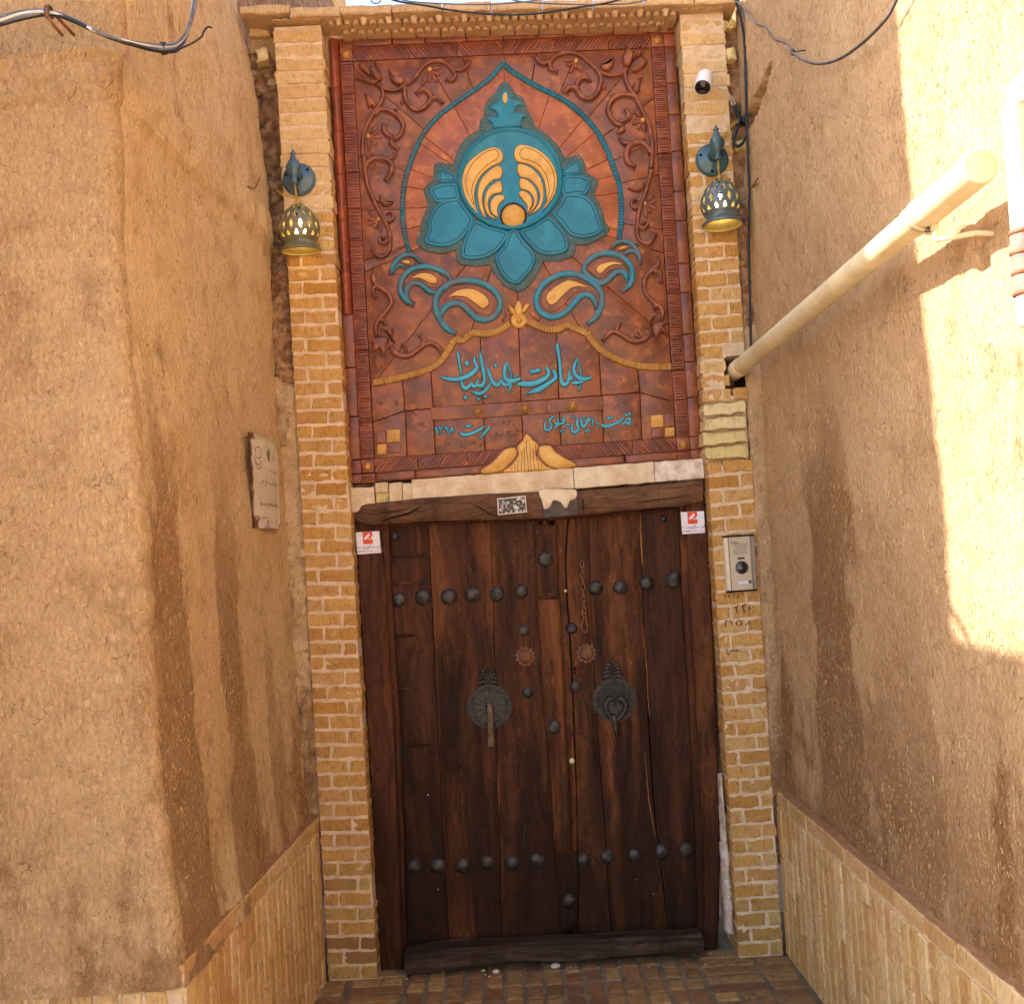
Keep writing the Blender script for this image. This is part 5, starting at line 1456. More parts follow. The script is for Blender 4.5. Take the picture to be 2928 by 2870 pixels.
def iron_mat(name, a, b, rough=0.5, metal=0.55): return simple(name, a, b, 45, rough, 0.5, 0.6, 120, 0.002, metal)
IRON = iron_mat('dark_iron', C(86, 78, 73), C(50, 43, 40))
IRON_P = iron_mat('plate_iron', C(66, 60, 53), C(46, 42, 38), 0.5, 0.4)
STAR = simple('brown_star_iron', C(128, 84, 58), C(104, 66, 46), 40, 0.6, 0.35, 0.5, 110, 0.0015, 0.25)
RUST = simple('rusted_iron', C(156, 102, 68), C(130, 82, 54), 40, 0.7, 0.3, 0.5, 110, 0.0015, 0.2)
BRASS = simple('aged_brass', C(98, 76, 54), C(72, 55, 40), 40, 0.45, 0.5, 0.3, 110, 0.001, 0.6)
BLACK = simple('black_hole', C(14, 10, 9), C(18, 13, 11), 20, 0.9, 0.1, 0)
PAINT_W = simple('white_paint_fleck', C(232, 224, 210), C(214, 204, 186), 30, 0.8, 0.2, 0)

def board(name, L, R, Y, th, mat, parent, nu=6, nv=26, amp=0.002, bev=0.004, tex=12.0, seed=0.0, wob=0.0012):
    """L and R: edge polylines in photo px (top to bottom) read at depth Y"""
    def edge(E, t):
        ys = [e[1] for e in E]; y = lerp(ys[0], ys[-1], t)
        return onY(table([(e[1], e[0]) for e in E], y), y, Y)
    vs = []; fs = []
    for j in range(nv):
        t = j/(nv-1); a, b = edge(L, t), edge(R, t)
        a = a + Vector((wob*nz((seed, 0, a.z), 9), 0, 0)); b = b + Vector((wob*nz((seed, 5, b.z), 9), 0, 0))
        for i in range(nu):
            u = i/(nu-1); p = a.lerp(b, u)
            if 0 < i < nu-1: p = p
            d = amp*(nz((p.x*5 + seed, 0, p.z), 2.2) + 0.5*nz((p.x*9, seed, p.z), 7))
            if i in (0, nu-1): d += bev
            if j in (0, nv-1): d += bev
            vs.append(Vector((p.x, Y + d, p.z)))
    # squeeze second columns to make a bevel
    for j in range(nv):
        for i, k in ((1, 0), (nu-2, nu-1)):
            e = vs[j*nu+k]; dirx = 1 if k == 0 else -1
            vs[j*nu+i] = Vector((e.x + dirx*bev*1.2, vs[j*nu+i].y, e.z))
    fs = [(j*nu+i, (j+1)*nu+i, (j+1)*nu+i+1, j*nu+i+1) for j in range(nv-1) for i in range(nu-1)]
    b = len(vs); per = [i for i in range(nu)] + [j*nu+nu-1 for j in range(1, nv)] + [(nv-1)*nu+i for i in range(nu-2, -1, -1)] + [j*nu for j in range(nv-2, 0, -1)]
    for q in per: vs.append(Vector((vs[q].x, Y + th, vs[q].z)))
    n = len(per)
    for k in range(n): fs.append((per[k], per[(k+1) % n], b + (k+1) % n, b + k))
    fs.append(tuple(b + k for k in range(n-1, -1, -1)))
    o = mobj(name, vs, fs, mat, parent)
    return auto_smooth(o, 35)

# ---- frame
FY = 0.095
frame = empty('door_frame', (0.06, 0.12, 0))
tag(frame, 'heavy weathered wooden door frame with sagging lintel between the brick pillars', 'door frame')
board('post', [(1014, 1490), (1022, 1650), (1049, 2050), (1066, 2400), (1083, 2772)], [(1090, 1490), (1104, 1700), (1125, 2050), (1140, 2400), (1152, 2772)], FY, 0.16, WOOD_P, frame, seed=1.3, amp=0.004, bev=0.006, wob=0.003)
board('post_lip', [(1090, 1496), (1103, 1700), (1125, 2050), (1140, 2400), (1152, 2760)], [(1111, 1496), (1120, 1700), (1143, 2050), (1154, 2400), (1164, 2760)], FY + 0.014, 0.06, WOOD_P, frame, nu=5, seed=2.3, bev=0.004, amp=0.003)
board('post', [(1962, 1432), (1972, 1700), (1994, 2050), (2010, 2400), (2014, 2712)], [(2018, 1428), (2030, 1600), (2050, 2050), (2062, 2400), (2054, 2712)], FY, 0.16, WOOD_P, frame, seed=4.1, amp=0.004, bev=0.008, wob=0.003)
board('post_lip', [(1941, 1440), (1952, 1700), (1974, 2050), (1988, 2400), (2000, 2690)], [(1962, 1440), (1972, 1700), (1994, 2050), (2010, 2400), (2014, 2700)], FY + 0.014, 0.06, WOOD_P, frame, nu=5, seed=5.2, bev=0.004, amp=0.003)
# lintel: built as a beam following its crooked edges
def beam(name, top, bot, Y, th, mat, parent, nu=60, nv=8, amp=0.004, bev=0.010, seed=0.0):
    vs = []; fs = []; x0, x1 = top[0][0], top[-1][0]
    for i in range(nu):
        px = lerp(x0, x1, i/(nu-1)); a = onY(px, table(top, px), Y); b = onY(px, table(bot, px), Y)
        for j in range(nv):
            t = j/(nv-1); p = a.lerp(b, t); rnd_ = (max(0, abs(2*t-1) - 0.62)/0.38)**2
            d = bev*rnd_*1.4 + amp*(nz((p.x, seed, p.z*6), 3.0) + 0.6*nz((p.x*2, seed, p.z*14), 5))
            e = min(i, nu-1-i)
            if e < 2: d += (2-e)*0.006
            vs.append(Vector((p.x, Y + d, p.z + 0.0016*nz((p.x, seed+t, 0), 24))))
    fs = [(i*nv+j, i*nv+j+1, (i+1)*nv+j+1, (i+1)*nv+j) for i in range(nu-1) for j in range(nv-1)]
    b = len(vs); per = [i*nv for i in range(nu)] + [(nu-1)*nv+j for j in range(1, nv)] + [i*nv+nv-1 for i in range(nu-2, -1, -1)] + [j for j in range(nv-2, 0, -1)]
    for q in per: vs.append(Vector((vs[q].x, Y + th, vs[q].z)))
    n = len(per)
    for k in range(n): fs.append((per[k], per[(k+1) % n], b+(k+1) % n, b+k))
    fs.append(tuple(b+k for k in range(n-1, -1, -1)))
    o = mobj(name, vs, fs, mat, parent); return auto_smooth(o, 40)
beam('lintel', [(1014, 1470), (1022, 1450), (1040, 1442), (1200, 1424), (1400, 1411), (1540, 1407), (1660, 1402), (1850, 1388), (2012, 1369)],
     [(1014, 1484), (1022, 1497), (1060, 1499), (1100, 1498), (1250, 1489), (1420, 1485), (1550, 1482), (1700, 1470), (1860, 1453), (1945, 1447), (2012, 1432)], 0.062, 0.19, WOOD_L, frame, seed=3.0, bev=0.005, amp=0.006)
beam('lintel_batten', [(1100, 1498), (1400, 1485), (1560, 1480), (1780, 1464), (1945, 1448)], [(1100, 1506), (1400, 1493), (1560, 1488), (1780, 1472), (1945, 1456)], 0.115, 0.05, WOOD_D, frame, nu=30, nv=5, seed=8, bev=0.002, amp=0.002)
for pts, w in (([(1092, 1491), (1120, 1480), (1150, 1473), (1175, 1465), (1200, 1448)], 5.0), ([(1345, 1440), (1372, 1452), (1400, 1468), (1425, 1475)], 4.0), ([(1345, 1433), (1368, 1446)], 2.0), ([(1230, 1432), (1300, 1440), (1360, 1436)], 2.2), ([(1700, 1428), (1780, 1418), (1870, 1414)], 2.4), ([(1760, 1446), (1850, 1432), (1960, 1420)], 2.6), ([(1060, 1470), (1130, 1462), (1180, 1450)], 2.0), ([(1880, 1398), (1950, 1392), (2005, 1384)], 2.2)):
    ribbon('crack', [(x, y, w*0.3 if i in (0, len(pts)-1) else w) for i, (x, y) in enumerate(pts)], 0.0008, BLACK, frame, y=0.0635, steps=3, n=5)
# daubs on the lintel: enamel number plate, plaster smear on slate
PL_B = simple('chipped_enamel', C(70, 60, 54), C(206, 196, 178), 75, 0.5, 0.4, 0.3, 120, 0.001, lo=0.52, hi=0.62)
PL_W = simple('enamel_rim', C(226, 218, 200), C(196, 184, 162), 60, 0.5, 0.4, 0.2)
q = [(1421, 1425), (1503, 1417), (1507, 1464), (1424, 1473)]
ring_pad('number_plate', [W2(p, 0.056) for p in q], [(0, 0), (0, 0.004), (0.0015, 0.0048), (0.004, 0.0048), (0.0045, 0.0042)], 0.060, [PL_W, PL_B], None, False, [0, 0, 0, 0], 1)
o = bpy.data.objects['number_plate']; tag(o, 'small chipped black and white enamel plate nailed to the lintel', 'plate')
q = [(1542, 1406), (1600, 1400), (1646, 1402), (1654, 1440), (1654, 1470), (1600, 1478), (1556, 1481), (1548, 1450)]
SL = simple('slate_smear', C(76, 66, 60), C(96, 84, 74), 30, 0.8, 0.2, 0.6, 90, 0.003)
ring_pad('slate_plate', [W2(p, 0.056) for p in q], [(0, 0), (0.0005, 0.005), (0.003, 0.007)], 0.062, [SL], None, False); sp = bpy.data.objects['slate_plate']
tag(sp, 'grey plate smeared with cream plaster at the middle of the lintel', 'plate')
q = [(1540, 1404), (1575, 1398), (1620, 1399), (1648, 1401), (1647, 1425), (1630, 1432), (1622, 1452), (1610, 1448), (1604, 1436), (1582, 1430), (1574, 1448), (1556, 1456), (1549, 1430)]
pad('plaster_smear', q, 0.0, 0.006, [PLASTER, LINE], sp, y=0.0555, spl=2).location
mb = MB(); c = onY(1667, 1442, 0.05); mb.tube([c + Vector((0, 0.02, 0.02)), c + Vector((0, -0.005, 0.022)), c + Vector((0, -0.012, 0.0)), c + Vector((0, -0.004, -0.018)), c + Vector((0, 0.012, -0.02))], 0.0035, 8)
o = mb.build('staple', IRON, frame, True)

# ---- leaves
DY = 0.150
leafL = empty('door_leaf', (-0.23, DY, 0.05)); tag(leafL, 'left dark plank door leaf with cover bar and rows of iron studs', 'door leaf', 'leaves of the wooden gate')
leafR = empty('door_leaf', (0.45, DY, 0.05)); tag(leafR, 'right dark plank door leaf with hanging chain and heart knocker', 'door leaf', 'leaves of the wooden gate')
def plank(L, R, par, mat, seed, dy=0.0): return board('plank', L, R, DY + dy, 0.045, mat, par, seed=seed, amp=0.0024, bev=0.0013, wob=0.0006)
plank([(1100, 1480), (1130, 2050), (1152, 2712)], [(1222, 1475), (1243, 1900), (1262, 2300), (1283, 2706)], leafL, WOOD_D, 0.7, 0.004)
plank([(1223.5, 1475), (1244.5, 1900), (1263.5, 2300), (1284.5, 2706)], [(1401, 1470), (1414, 1900), (1426, 2300), (1434, 2698)], leafL, WOOD, 1.9)
plank([(1402.5, 1470), (1415.5, 1900), (1427.5, 2300), (1435.5, 2698)], [(1540, 1465), (1562, 1900), (1585, 2300), (1618, 2692)], leafL, WOOD, 3.1, -0.001)
plank([(1585, 1462), (1605, 1900), (1628, 2300), (1640, 2690)], [(1624, 1460), (1615, 1590), (1618, 1690), (1632, 1880), (1640, 2100), (1648, 2300), (1652, 2690)], leafR, WOOD, 4.4, 0.001)
plank([(1628, 1460), (1619, 1590), (1622, 1690), (1636, 1880), (1644, 2100), (1651, 2300), (1655, 2692)], [(1681, 1458), (1692, 1800), (1708, 2100), (1724, 2300), (1748, 2684)], leafR, WOOD, 5.2, -0.001)
plank([(1682.5, 1458), (1693.5, 1800), (1709.5, 2100), (1725.5, 2300), (1749.5, 2684)], [(1828, 1455), (1836, 1700), (1852, 2050), (1868, 2300), (1912, 2672)], leafR, WOOD, 6.6)
plank([(1833, 1455), (1838, 1700), (1855, 2050), (1871, 2300), (1914, 2672)], [(1952, 1450), (1975, 2050), (2004, 2664)], leafR, WOOD_D, 7.5, 0.002)
board('back_panel', [(1098, 1470), (1150, 2690)], [(1578, 1462), (1622, 2676)], DY + 0.046, 0.02, WOOD_D, leafL, amp=0.001)
board('back_panel', [(1574, 1460), (1618, 2676)], [(1955, 1450), (2006, 2655)], DY + 0.050, 0.02, WOOD_D, leafR, amp=0.001)
# bright splits along the joints
for par, pts, w in ((leafR, [(1831, 1460), (1833, 1540), (1837, 1620)], 7.5), (leafR, [(1838, 1780), (1848, 1900), (1853, 2000), (1857, 2050)], 4.0), (leafR, [(1844, 2150), (1856, 2290), (1876, 2400)], 4.5), (leafR, [(1890, 2460), (1902, 2530)], 5.0),
                (leafL, [(1423, 2180), (1426, 2260), (1428, 2330)], 3.5), (leafL, [(1502, 2360), (1499, 2410)], 4.0), (leafL, [(1413, 1890), (1416, 1960)], 2.6), (leafR, [(1592, 1600), (1598, 1660), (1600, 1700)], 3.0)):
    ribbon('split', [(x, y, w*0.15 if i in (0, len(pts)-1) else w*0.62) for i, (x, y) in enumerate(pts)], 0.0008, RAW, par, y=DY + 0.0005, steps=3, n=5)
# cover bar of the left leaf in three pieces
board('cover_bar', [(1529, 1500), (1531, 1640), (1533, 1713)], [(1591, 1500), (1597, 1640), (1600, 1713)], DY - 0.030, 0.034, WOOD, leafL, seed=9.1, bev=0.006, amp=0.003)
board('cover_bar', [(1534, 1711), (1552, 2000), (1572, 2250), (1588, 2440)], [(1600, 1711), (1614, 2000), (1630, 2250), (1638, 2440)], DY - 0.026, 0.028, WOOD, leafL, seed=10.4, bev=0.006, amp=0.003, wob=0.003)
board('cover_bar', [(1586, 2434), (1594, 2560), (1604, 2672)], [(1652, 2438), (1656, 2560), (1654, 2650)], DY - 0.018, 0.022, WOOD_D, leafL, seed=11.4, bev=0.006, amp=0.002)
board('bar_block', [(1538, 1690), (1560, 1712)], [(1594, 1690), (1572, 1712)], DY - 0.030, 0.03, WOOD, leafL, nv=5, seed=12, bev=0.003)
mb = MB(); a = onY(1557, 1488, DY - 0.01); b = onY(1560, 1502, DY - 0.01); mb.box((a.x - 0.007, DY - 0.012, b.z), (a.x + 0.007, DY + 0.002, a.z)); mb.build('bar_tongue', WOOD_L, leafL)
# wedges on the hinge plank
for (x0, y0, x1, y1, h) in ((1113, 1590, 1217, 1588, 9), (1118, 1669, 1216, 1665, 9), (1131, 1818, 1185, 1816, 7), (1138, 1973, 1195, 1969, 8), (1146, 2134, 1233, 2127, 7)):
    board('batten', [(x0, y0 - h/2), (x0 + 1, y0 + h/2)], [(x1, y1 - h/2), (x1 + 1, y1 + h/2)], DY - 0.009, 0.016, WOOD_D, leafL, nu=8, nv=5, bev=0.002, amp=0.001)
for (x0, y0, x1, y1) in ((1628, 2098, 1652, 2096), (1656, 2096, 1682, 2099)):
    board('batten', [(x0, y0 - 3.5), (x0, y0 + 3.5)], [(x1, y1 - 3), (x1, y1 + 3)], DY - 0.006, 0.012, WOOD_P, leafR, nu=6, nv=5, bev=0.002, amp=0.001)

# ---- studs
def stud_mesh(seed, n=16, k=6):
    rng = random.Random(seed); vs = []; fs = []
    for j in range(k):
        a = pi/2*j/k
        for i in range(n):
            th = 2*pi*i/n; r = cos(a)*(1 + rng.gauss(0, 0.03)); vs.append((r*cos(th), 0.1 - 0.72*sin(a)**0.9 + rng.gauss(0, 0.018), r*sin(th)))
    vs.append((0, -0.64, 0))
    for j in range(k-1):
        for i in range(n): fs.append((j*n+i, j*n+(i+1) % n, (j+1)*n+(i+1) % n, (j+1)*n+i))
    for i in range(n): fs.append(((k-1)*n+i, (k-1)*n+(i+1) % n, k*n))
    me = bpy.data.meshes.new('stud'); me.from_pydata(vs, [], fs); me.materials.append(IRON); me.polygons.foreach_set('use_smooth', [True]*len(me.polygons)); me.update()
    return me
STUDS = [stud_mesh(s) for s in range(4)]
rng = random.Random(3)
def stud(px, py, r, par, Y=DY):
    c = onY(px, py, Y); o = bpy.data.objects.new('stud', STUDS[rng.randrange(4)]); COL.objects.link(o); o.parent = par
    q = r*1.48e-3; q2 = q*rng.uniform(0.92, 1.06); o.scale = (q, q*rng.uniform(0.75, 1.1), q2); o.location = c - wl(par); o.rotation_euler = (0, rng.uniform(0, 6.28), 0)
for x, y, r in ((1141, 1714, 21), (1209, 1707, 23), (1284, 1706, 25), (1353, 1699, 24), (1421, 1698, 23), (1491, 1690, 21), (1498, 1803, 17), (1509, 1979, 17), (1061+0, 1530, 0), (1184, 2477, 22), (1252, 2475, 22), (1323, 2473, 23), (1394, 2465, 22), (1464, 2468, 21), (1534, 2459, 22), (1128, 1533, 13)):
    if r: stud(x, y, r, leafL)
stud(1559, 1598, 23, leafL, DY - 0.03); stud(1585, 2079, 21, leafL, DY - 0.026); stud(1626, 2574, 22, leafL, DY - 0.018)
for x, y, r in ((1702, 1681, 22), (1774, 1679, 22), (1848, 1666, 22), (1926, 1659, 22), (1634, 1796, 17), (1645, 1963, 17), (1667, 2458, 19), (1737, 2449, 22), (1814, 2443, 20), (1893, 2433, 21), (1961, 2429, 21), (1897, 1484, 10)):
    stud(x, y, r, leafR)

def radial_plate(name, P, c, rings, y, mat, parent):
    cx, cz = W2(c, DY); n = len(P); vs = []; fs = []; r1 = sum(sqrt((p[0]-cx)**2 + (p[1]-cz)**2) for p in P)/n
    for q, h in rings:
        for x, z in P:
            if q < 0.9:       # inner rings are true circles
                a = atan2(z - cz, x - cx); vs.append(Vector((cx + r1*q*cos(a), y - h, cz + r1*q*sin(a))))
            else: vs.append(Vector((lerp(cx, x, q), y - h, lerp(cz, z, q))))
    for k in range(len(rings)-1):
        for i in range(n): fs.append((k*n+i, k*n+(i+1) % n, (k+1)*n+(i+1) % n, (k+1)*n+i))
    fs.append(tuple((len(rings)-1)*n + i for i in range(n)))
    return mobj(name, vs, fs, mat, parent)
# ---- star plates
def star(cx, cy, par):
    e = empty('star_plate', onY(cx, cy + 30, DY), par); P = []
    for i in range(24):
        a = 2*pi*i/24 + 0.13; r = 30 if i % 2 == 0 else 23
        P.append(W2((cx + r*cos(a), cy + r*sin(a)), DY))
    radial_plate('plate', P, (cx, cy), [(1, 0), (1, 0.0025), (0.985, 0.003), (0.3, 0.003)], DY - 0.001, STAR, e)
    c = onY(cx, cy, DY); m = MB(); m.lathe((c.x, DY - 0.0035, c.z), [(0.030, 0.0), (0.029, 0.004), (0.0255, 0.009), (0.019, 0.013), (0.010, 0.0155), (0.002, 0.0162)], 24, (0, -1, 0)); m.build('boss', STAR, e, True)
    for s in (-1, 1):
        m = MB(); m.lathe((c.x + s*0.037, DY - 0.0035, c.z - s*0.002), [(0.003, 0), (0.0028, 0.0015), (0.001, 0.002)], 8, (0, -1, 0)); m.build('screw', IRON, e, True)
star(1502, 1876, leafL); star(1677, 1867, leafR)

# ---- knockers
def knocker(cx, cy, par, heart):
    e = empty('knocker', onY(cx, cy + 66, DY), par); Y = DY - 0.001; P = []
    n = 34
    for i in range(n):
        for k in range(4):
            a = 2*pi*(i + k/4)/n; r = 61 + 4.2*sin(pi*k/4)
            P.append(W2((cx + r*cos(a), cy + r*1.0*sin(a)), DY))
    radial_plate('plate', P, (cx, cy), [(1, 0), (1, 0.005), (0.985, 0.006), (0.77, 0.0062), (0.755, 0.0042), (0.735, 0.0042), (0.715, 0.0065), (0.2, 0.007)], Y, IRON_P, e)
    m = MB()
    for i in range(n):
        a = 2*pi*(i + 0.5)/n; c = onY(cx + 54*cos(a), cy + 54*sin(a), DY)
        m.lathe((c.x, Y - 0.006, c.z), [(0.0052, 0), (0.0046, 0.003), (0.002, 0.0048)], 7, (0, -1, 0))
    o = m.build('rim_beads', IRON, e, True); o['kind'] = 'stuff'
    # palmette
    for s in (-1, 1):
        for k, (dx, dy, w) in enumerate(((24, -67, 9.5), (23, -79, 9), (20, -90, 8.5), (16, -100, 7.5), (9, -108, 6.5))):
            b = (cx + s*1.0 - 4, cy - 64 - k*7.5)
            ribbon('palmette_leaf', [(b[0], b[1], 3), (b[0] + s*dx*0.5, b[1] + (cy + dy - b[1])*0.75 - 5, w*0.8), (cx - 4 + s*dx, cy + dy, w), (cx - 4 + s*(dx + 2), cy + dy + 6, 2)], 0.010, IRON, e, y=DY + 0.002)
    ribbon('palmette_leaf', [(cx - 4, cy - 62, 5), (cx - 5, cy - 90, 5), (cx - 6, cy - 120, 1.5)], 0.011, IRON, e, y=DY + 0.002)
    if not heart:
        for q in range(11):
            a = -pi/2 + (q - 5)*0.49; 
            ribbon('petal_line', [(cx + 12*cos(a), cy + 12*sin(a), 1.6), (cx + 44*cos(a), cy + 44*sin(a), 1.8)], 0.0006, BLACK, e, y=Y - 0.0042, steps=1, n=4)
        m = MB(); c = onY(cx, cy - 2, DY); m.lathe((c.x, Y - 0.006, c.z), [(0.017, 0), (0.017, 0.006), (0.014, 0.010), (0.006, 0.011)], 18, (0, -1, 0)); m.build('hinge_boss', BRASS, e, True)
        board('clapper', [(cx - 9, cy), (cx - 7, cy + 60), (cx - 6, cy + 112)], [(cx + 10, cy), (cx + 13, cy + 60), (cx + 14, cy + 112)], DY - 0.030, 0.014, BRASS, e, nu=6, nv=14, bev=0.003, amp=0.0004)
        for yy in (32, 40, 48, 56, 64, 72, 80):
            ribbon('clapper_notch', [(cx - 6, cy + yy, 1.4), (cx + 3, cy + yy + 5, 1.6), (cx + 11, cy + yy, 1.4)], 0.0005, BLACK, e, y=DY - 0.0305 + 0.003, steps=1, n=4)
        m = MB(); a = onY(cx + 4, cy + 100, DY - 0.03); m.box((a.x - 0.013, DY - 0.036, a.z - 0.020), (a.x + 0.013, DY - 0.004, a.z + 0.008)); m.build('clapper_foot', BRASS, e)
    else:
        for q in range(34):
            a = pi*0.86 + q*0.115
            ribbon('swirl_line', [(cx + 14*cos(a + 0.35), cy + 14*sin(a + 0.35), 1.3), (cx + 30*cos(a + 0.12), cy + 30*sin(a + 0.12), 1.7), (cx + 46*cos(a - 0.1), cy + 46*sin(a - 0.1), 1.9)], 0.0008, BLACK, e, y=Y - 0.0042, steps=2, n=4)
        hx, hy = cx + 3, cy + 18
        for s in (-1, 1):
            ribbon('heart_arm', [(hx, hy - 14, 9), (hx + s*12, hy - 24, 15), (hx + s*27, hy - 12, 17), (hx + s*28, hy + 6, 16), (hx + s*16, hy + 26, 13), (hx + s*1, hy + 42, 10)], 0.018, IRON_P, e, y=DY - 0.012)
        m = MB(); c0 = onY(cx + 3, cy + 56, DY)
        m.lathe((c0.x, DY - 0.020, c0.z - 0.085), [(0.0008, 0), (0.004, 0.018), (0.0032, 0.026), (0.008, 0.032), (0.006, 0.042), (0.009, 0.05), (0.0105, 0.062), (0.007, 0.072), (0.009, 0.085), (0.011, 0.10), (0.009, 0.112)], 14, (-0.057, 0, 1)); m.build('pendant', IRON, e, True)
        m = MB(); c = onY(hx, hy - 12, DY - 0.02); m.tube([c + Vector((0, 0.02, 0.012)), c + Vector((0, -0.012, 0.010)), c + Vector((0, -0.012, -0.012)), c + Vector((0, 0.01, -0.014))], 0.003, 7); m.build('staple', IRON, e, True)
knocker(1400, 2019, leafL, False); knocker(1757, 2001, leafR, True)

# ---- chain with its hook
ch = empty('chain', onY(1670, 1806, DY), leafR)
def link(c, w, h, r, turn, tilt=0.057):
    m = MB(); pts = []
    for i in range(13):
        a = 2*pi*i/12; x = w*cos(a); z = h*sin(a)
        x = max(-w*0.8, min(w*0.8, x))
        p = Vector((x*cos(turn), x*sin(turn), z)); pts.append(c + Vector((p.x + z*-0.0, p.y, p.z)))
    m.tube(pts, r, 6, caps=False); return m.build('link', RUST, ch, True)
py_ = 1612; i = 0
while py_ < 1745:
    px_ = 1663.5 + (py_ - 1600)*0.045; c = onY(px_, py_, DY - 0.014)
    link(c, 0.0085, 0.0155, 0.0024, 0.15 if i % 2 == 0 else 1.25); py_ += 16.5; i += 1
m = MB(); c = onY(1663, 1600, DY - 0.006); m.tube([c + Vector((0, 0.012, 0.012)), c + Vector((0, -0.008, 0.010)), c + Vector((0, -0.008, -0.012))], 0.0028, 7); m.build('chain_staple', IRON, ch, True)
m = MB(); pts = []
for (x, y) in spline([(1664, 1757), (1668, 1750), (1676, 1756), (1675, 1765), (1679, 1786), (1681, 1800), (1672, 1807), (1664, 1800), (1664, 1786), (1670, 1766), (1664, 1757)], 3): pts.append(onY(x, y, DY - 0.012))
m.tube(pts, 0.0030, 6, caps=False); m.build('hook', RUST, ch, True)
# keyhole, lock cylinder, paint flecks
q = [(1643 + 5*cos(a), 1911 + 5*sin(a)) for a in [pi*0.72 + 2*pi*0.86*i/10 for i in range(11)]]
q = [(1641, 1915)] + [(1643 + 5*cos(a), 1911 + 5*sin(a)) for a in [2.5 + 4.5*i/9 for i in range(10)]] + [(1645, 1915), (1647, 1928), (1642, 1928)]
pad('keyhole', q, 0.0, 0.0004, [BLACK, BLACK], leafR, y=DY + 0.001, spl=1)
m = MB(); c = onY(1635, 2175, DY); m.lathe((c.x, DY + 0.002, c.z), [(0.0125, 0), (0.0125, 0.008), (0.010, 0.0095), (0.0035, 0.0095)], 18, (0, -1, 0)); m.build('lock_cylinder', simple('lock_brass', C(206, 184, 140), C(184, 160, 116), 60, 0.35, 0.5, 0.1, metal=0.5), leafR, True)
rng = random.Random(15)
for x, y, r, par in ((1617, 1689, 4.5, leafR), (1693, 1838, 1.8, leafR), (1804, 1896, 1.8, leafR), (1223.5, 2272, 2.2, leafL), (1253, 2542, 1.8, leafL), (1436, 2562, 1.6, leafL), (1868, 2555, 2.0, leafR), (1818, 2514, 1.6, leafR)):
    dome('paint_fleck', (x, y), r, 0.0015, PAINT_W, par, DY, 8, 3)

# ---- threshold log
a = onY(1163, 2741, 0.06); b = onY(2004, 2681, 0.06); vs = []; n = 40; N = 120
for i in range(N):
    t = i/(N-1); c = a.lerp(b, t) + Vector((0, 0, 0.006*sin(t*5)))
    rr = lerp(0.040, 0.033, t)
    for k in range(n):
        th = 2*pi*k/n; sx, sy = cos(th), sin(th)
        sy_ = math.copysign(abs(sy)**0.7, sy); sx_ = math.copysign(abs(sx)**0.7, sx)
        p = Vector((c.x, c.y + 0.075*sx_, c.z + rr*sy_))
        d = 0.010*nz((p.x*1.2, th*0.9, 0), 3.5) + 0.005*nz((p.x*0.8, th*3, 2), 5) + 0.004*nz((p.x*0.7, th*6, 1), 6)
        vs.append(p + Vector((0, sx_*d, sy_*d)))
fs = [(i*n+k, i*n+(k+1) % n, (i+1)*n+(k+1) % n, (i+1)*n+k) for i in range(N-1) for k in range(n)] + [tuple(range(n-1, -1, -1)), tuple((N-1)*n+k for k in range(n))]
zmin = min(v.z for v in vs)
o = mobj('threshold_log', [Vector((v.x, v.y, max(v.z, 0.0))) for v in vs], fs, WOOD_G, None); auto_smooth(o, 60)
tag(o, 'weathered grey log lying as threshold under the wooden gate', 'threshold')
# grit along the threshold
rng = random.Random(8); m = MB()
for _ in range(45):
    x = rng.uniform(-0.62, 0.82); y = rng.choice([rng.uniform(-0.06, -0.02), rng.uniform(-0.05, 0.1)]); r = rng.uniform(0.001, 0.004)
    m.lathe((x, y, 0.004), [(r, 0), (r*rng.uniform(0.7, 1.1), r*0.6), (r*0.3, r*1.1)], 6)
o = m.build('grit', PLASTER); tag(o, 'crumbs of plaster and grit along the threshold', 'grit', kind='stuff')
for x, y, s, lb in ((1418, 2778, 0.016, 'white plaster crumb before the left half of the threshold'), (1588, 2763, 0.022, 'white plaster flake before the middle of the threshold'), (1382, 2775, 0.010, 'yellow crumb before the left half of the threshold')):
    d = ray(x, y); c = CAM + d*((0.004 - CAM.z)/d.z)
    m = MB(); m.lathe((c.x, c.y, 0.003), [(s*0.8, 0), (s, s*0.25), (s*0.6, s*0.6), (s*0.15, s*0.7)], 7); o = m.build('plaster_crumb', GYPSUM if 'white' in lb else BRICK_P); tag(o, lb, 'crumb')

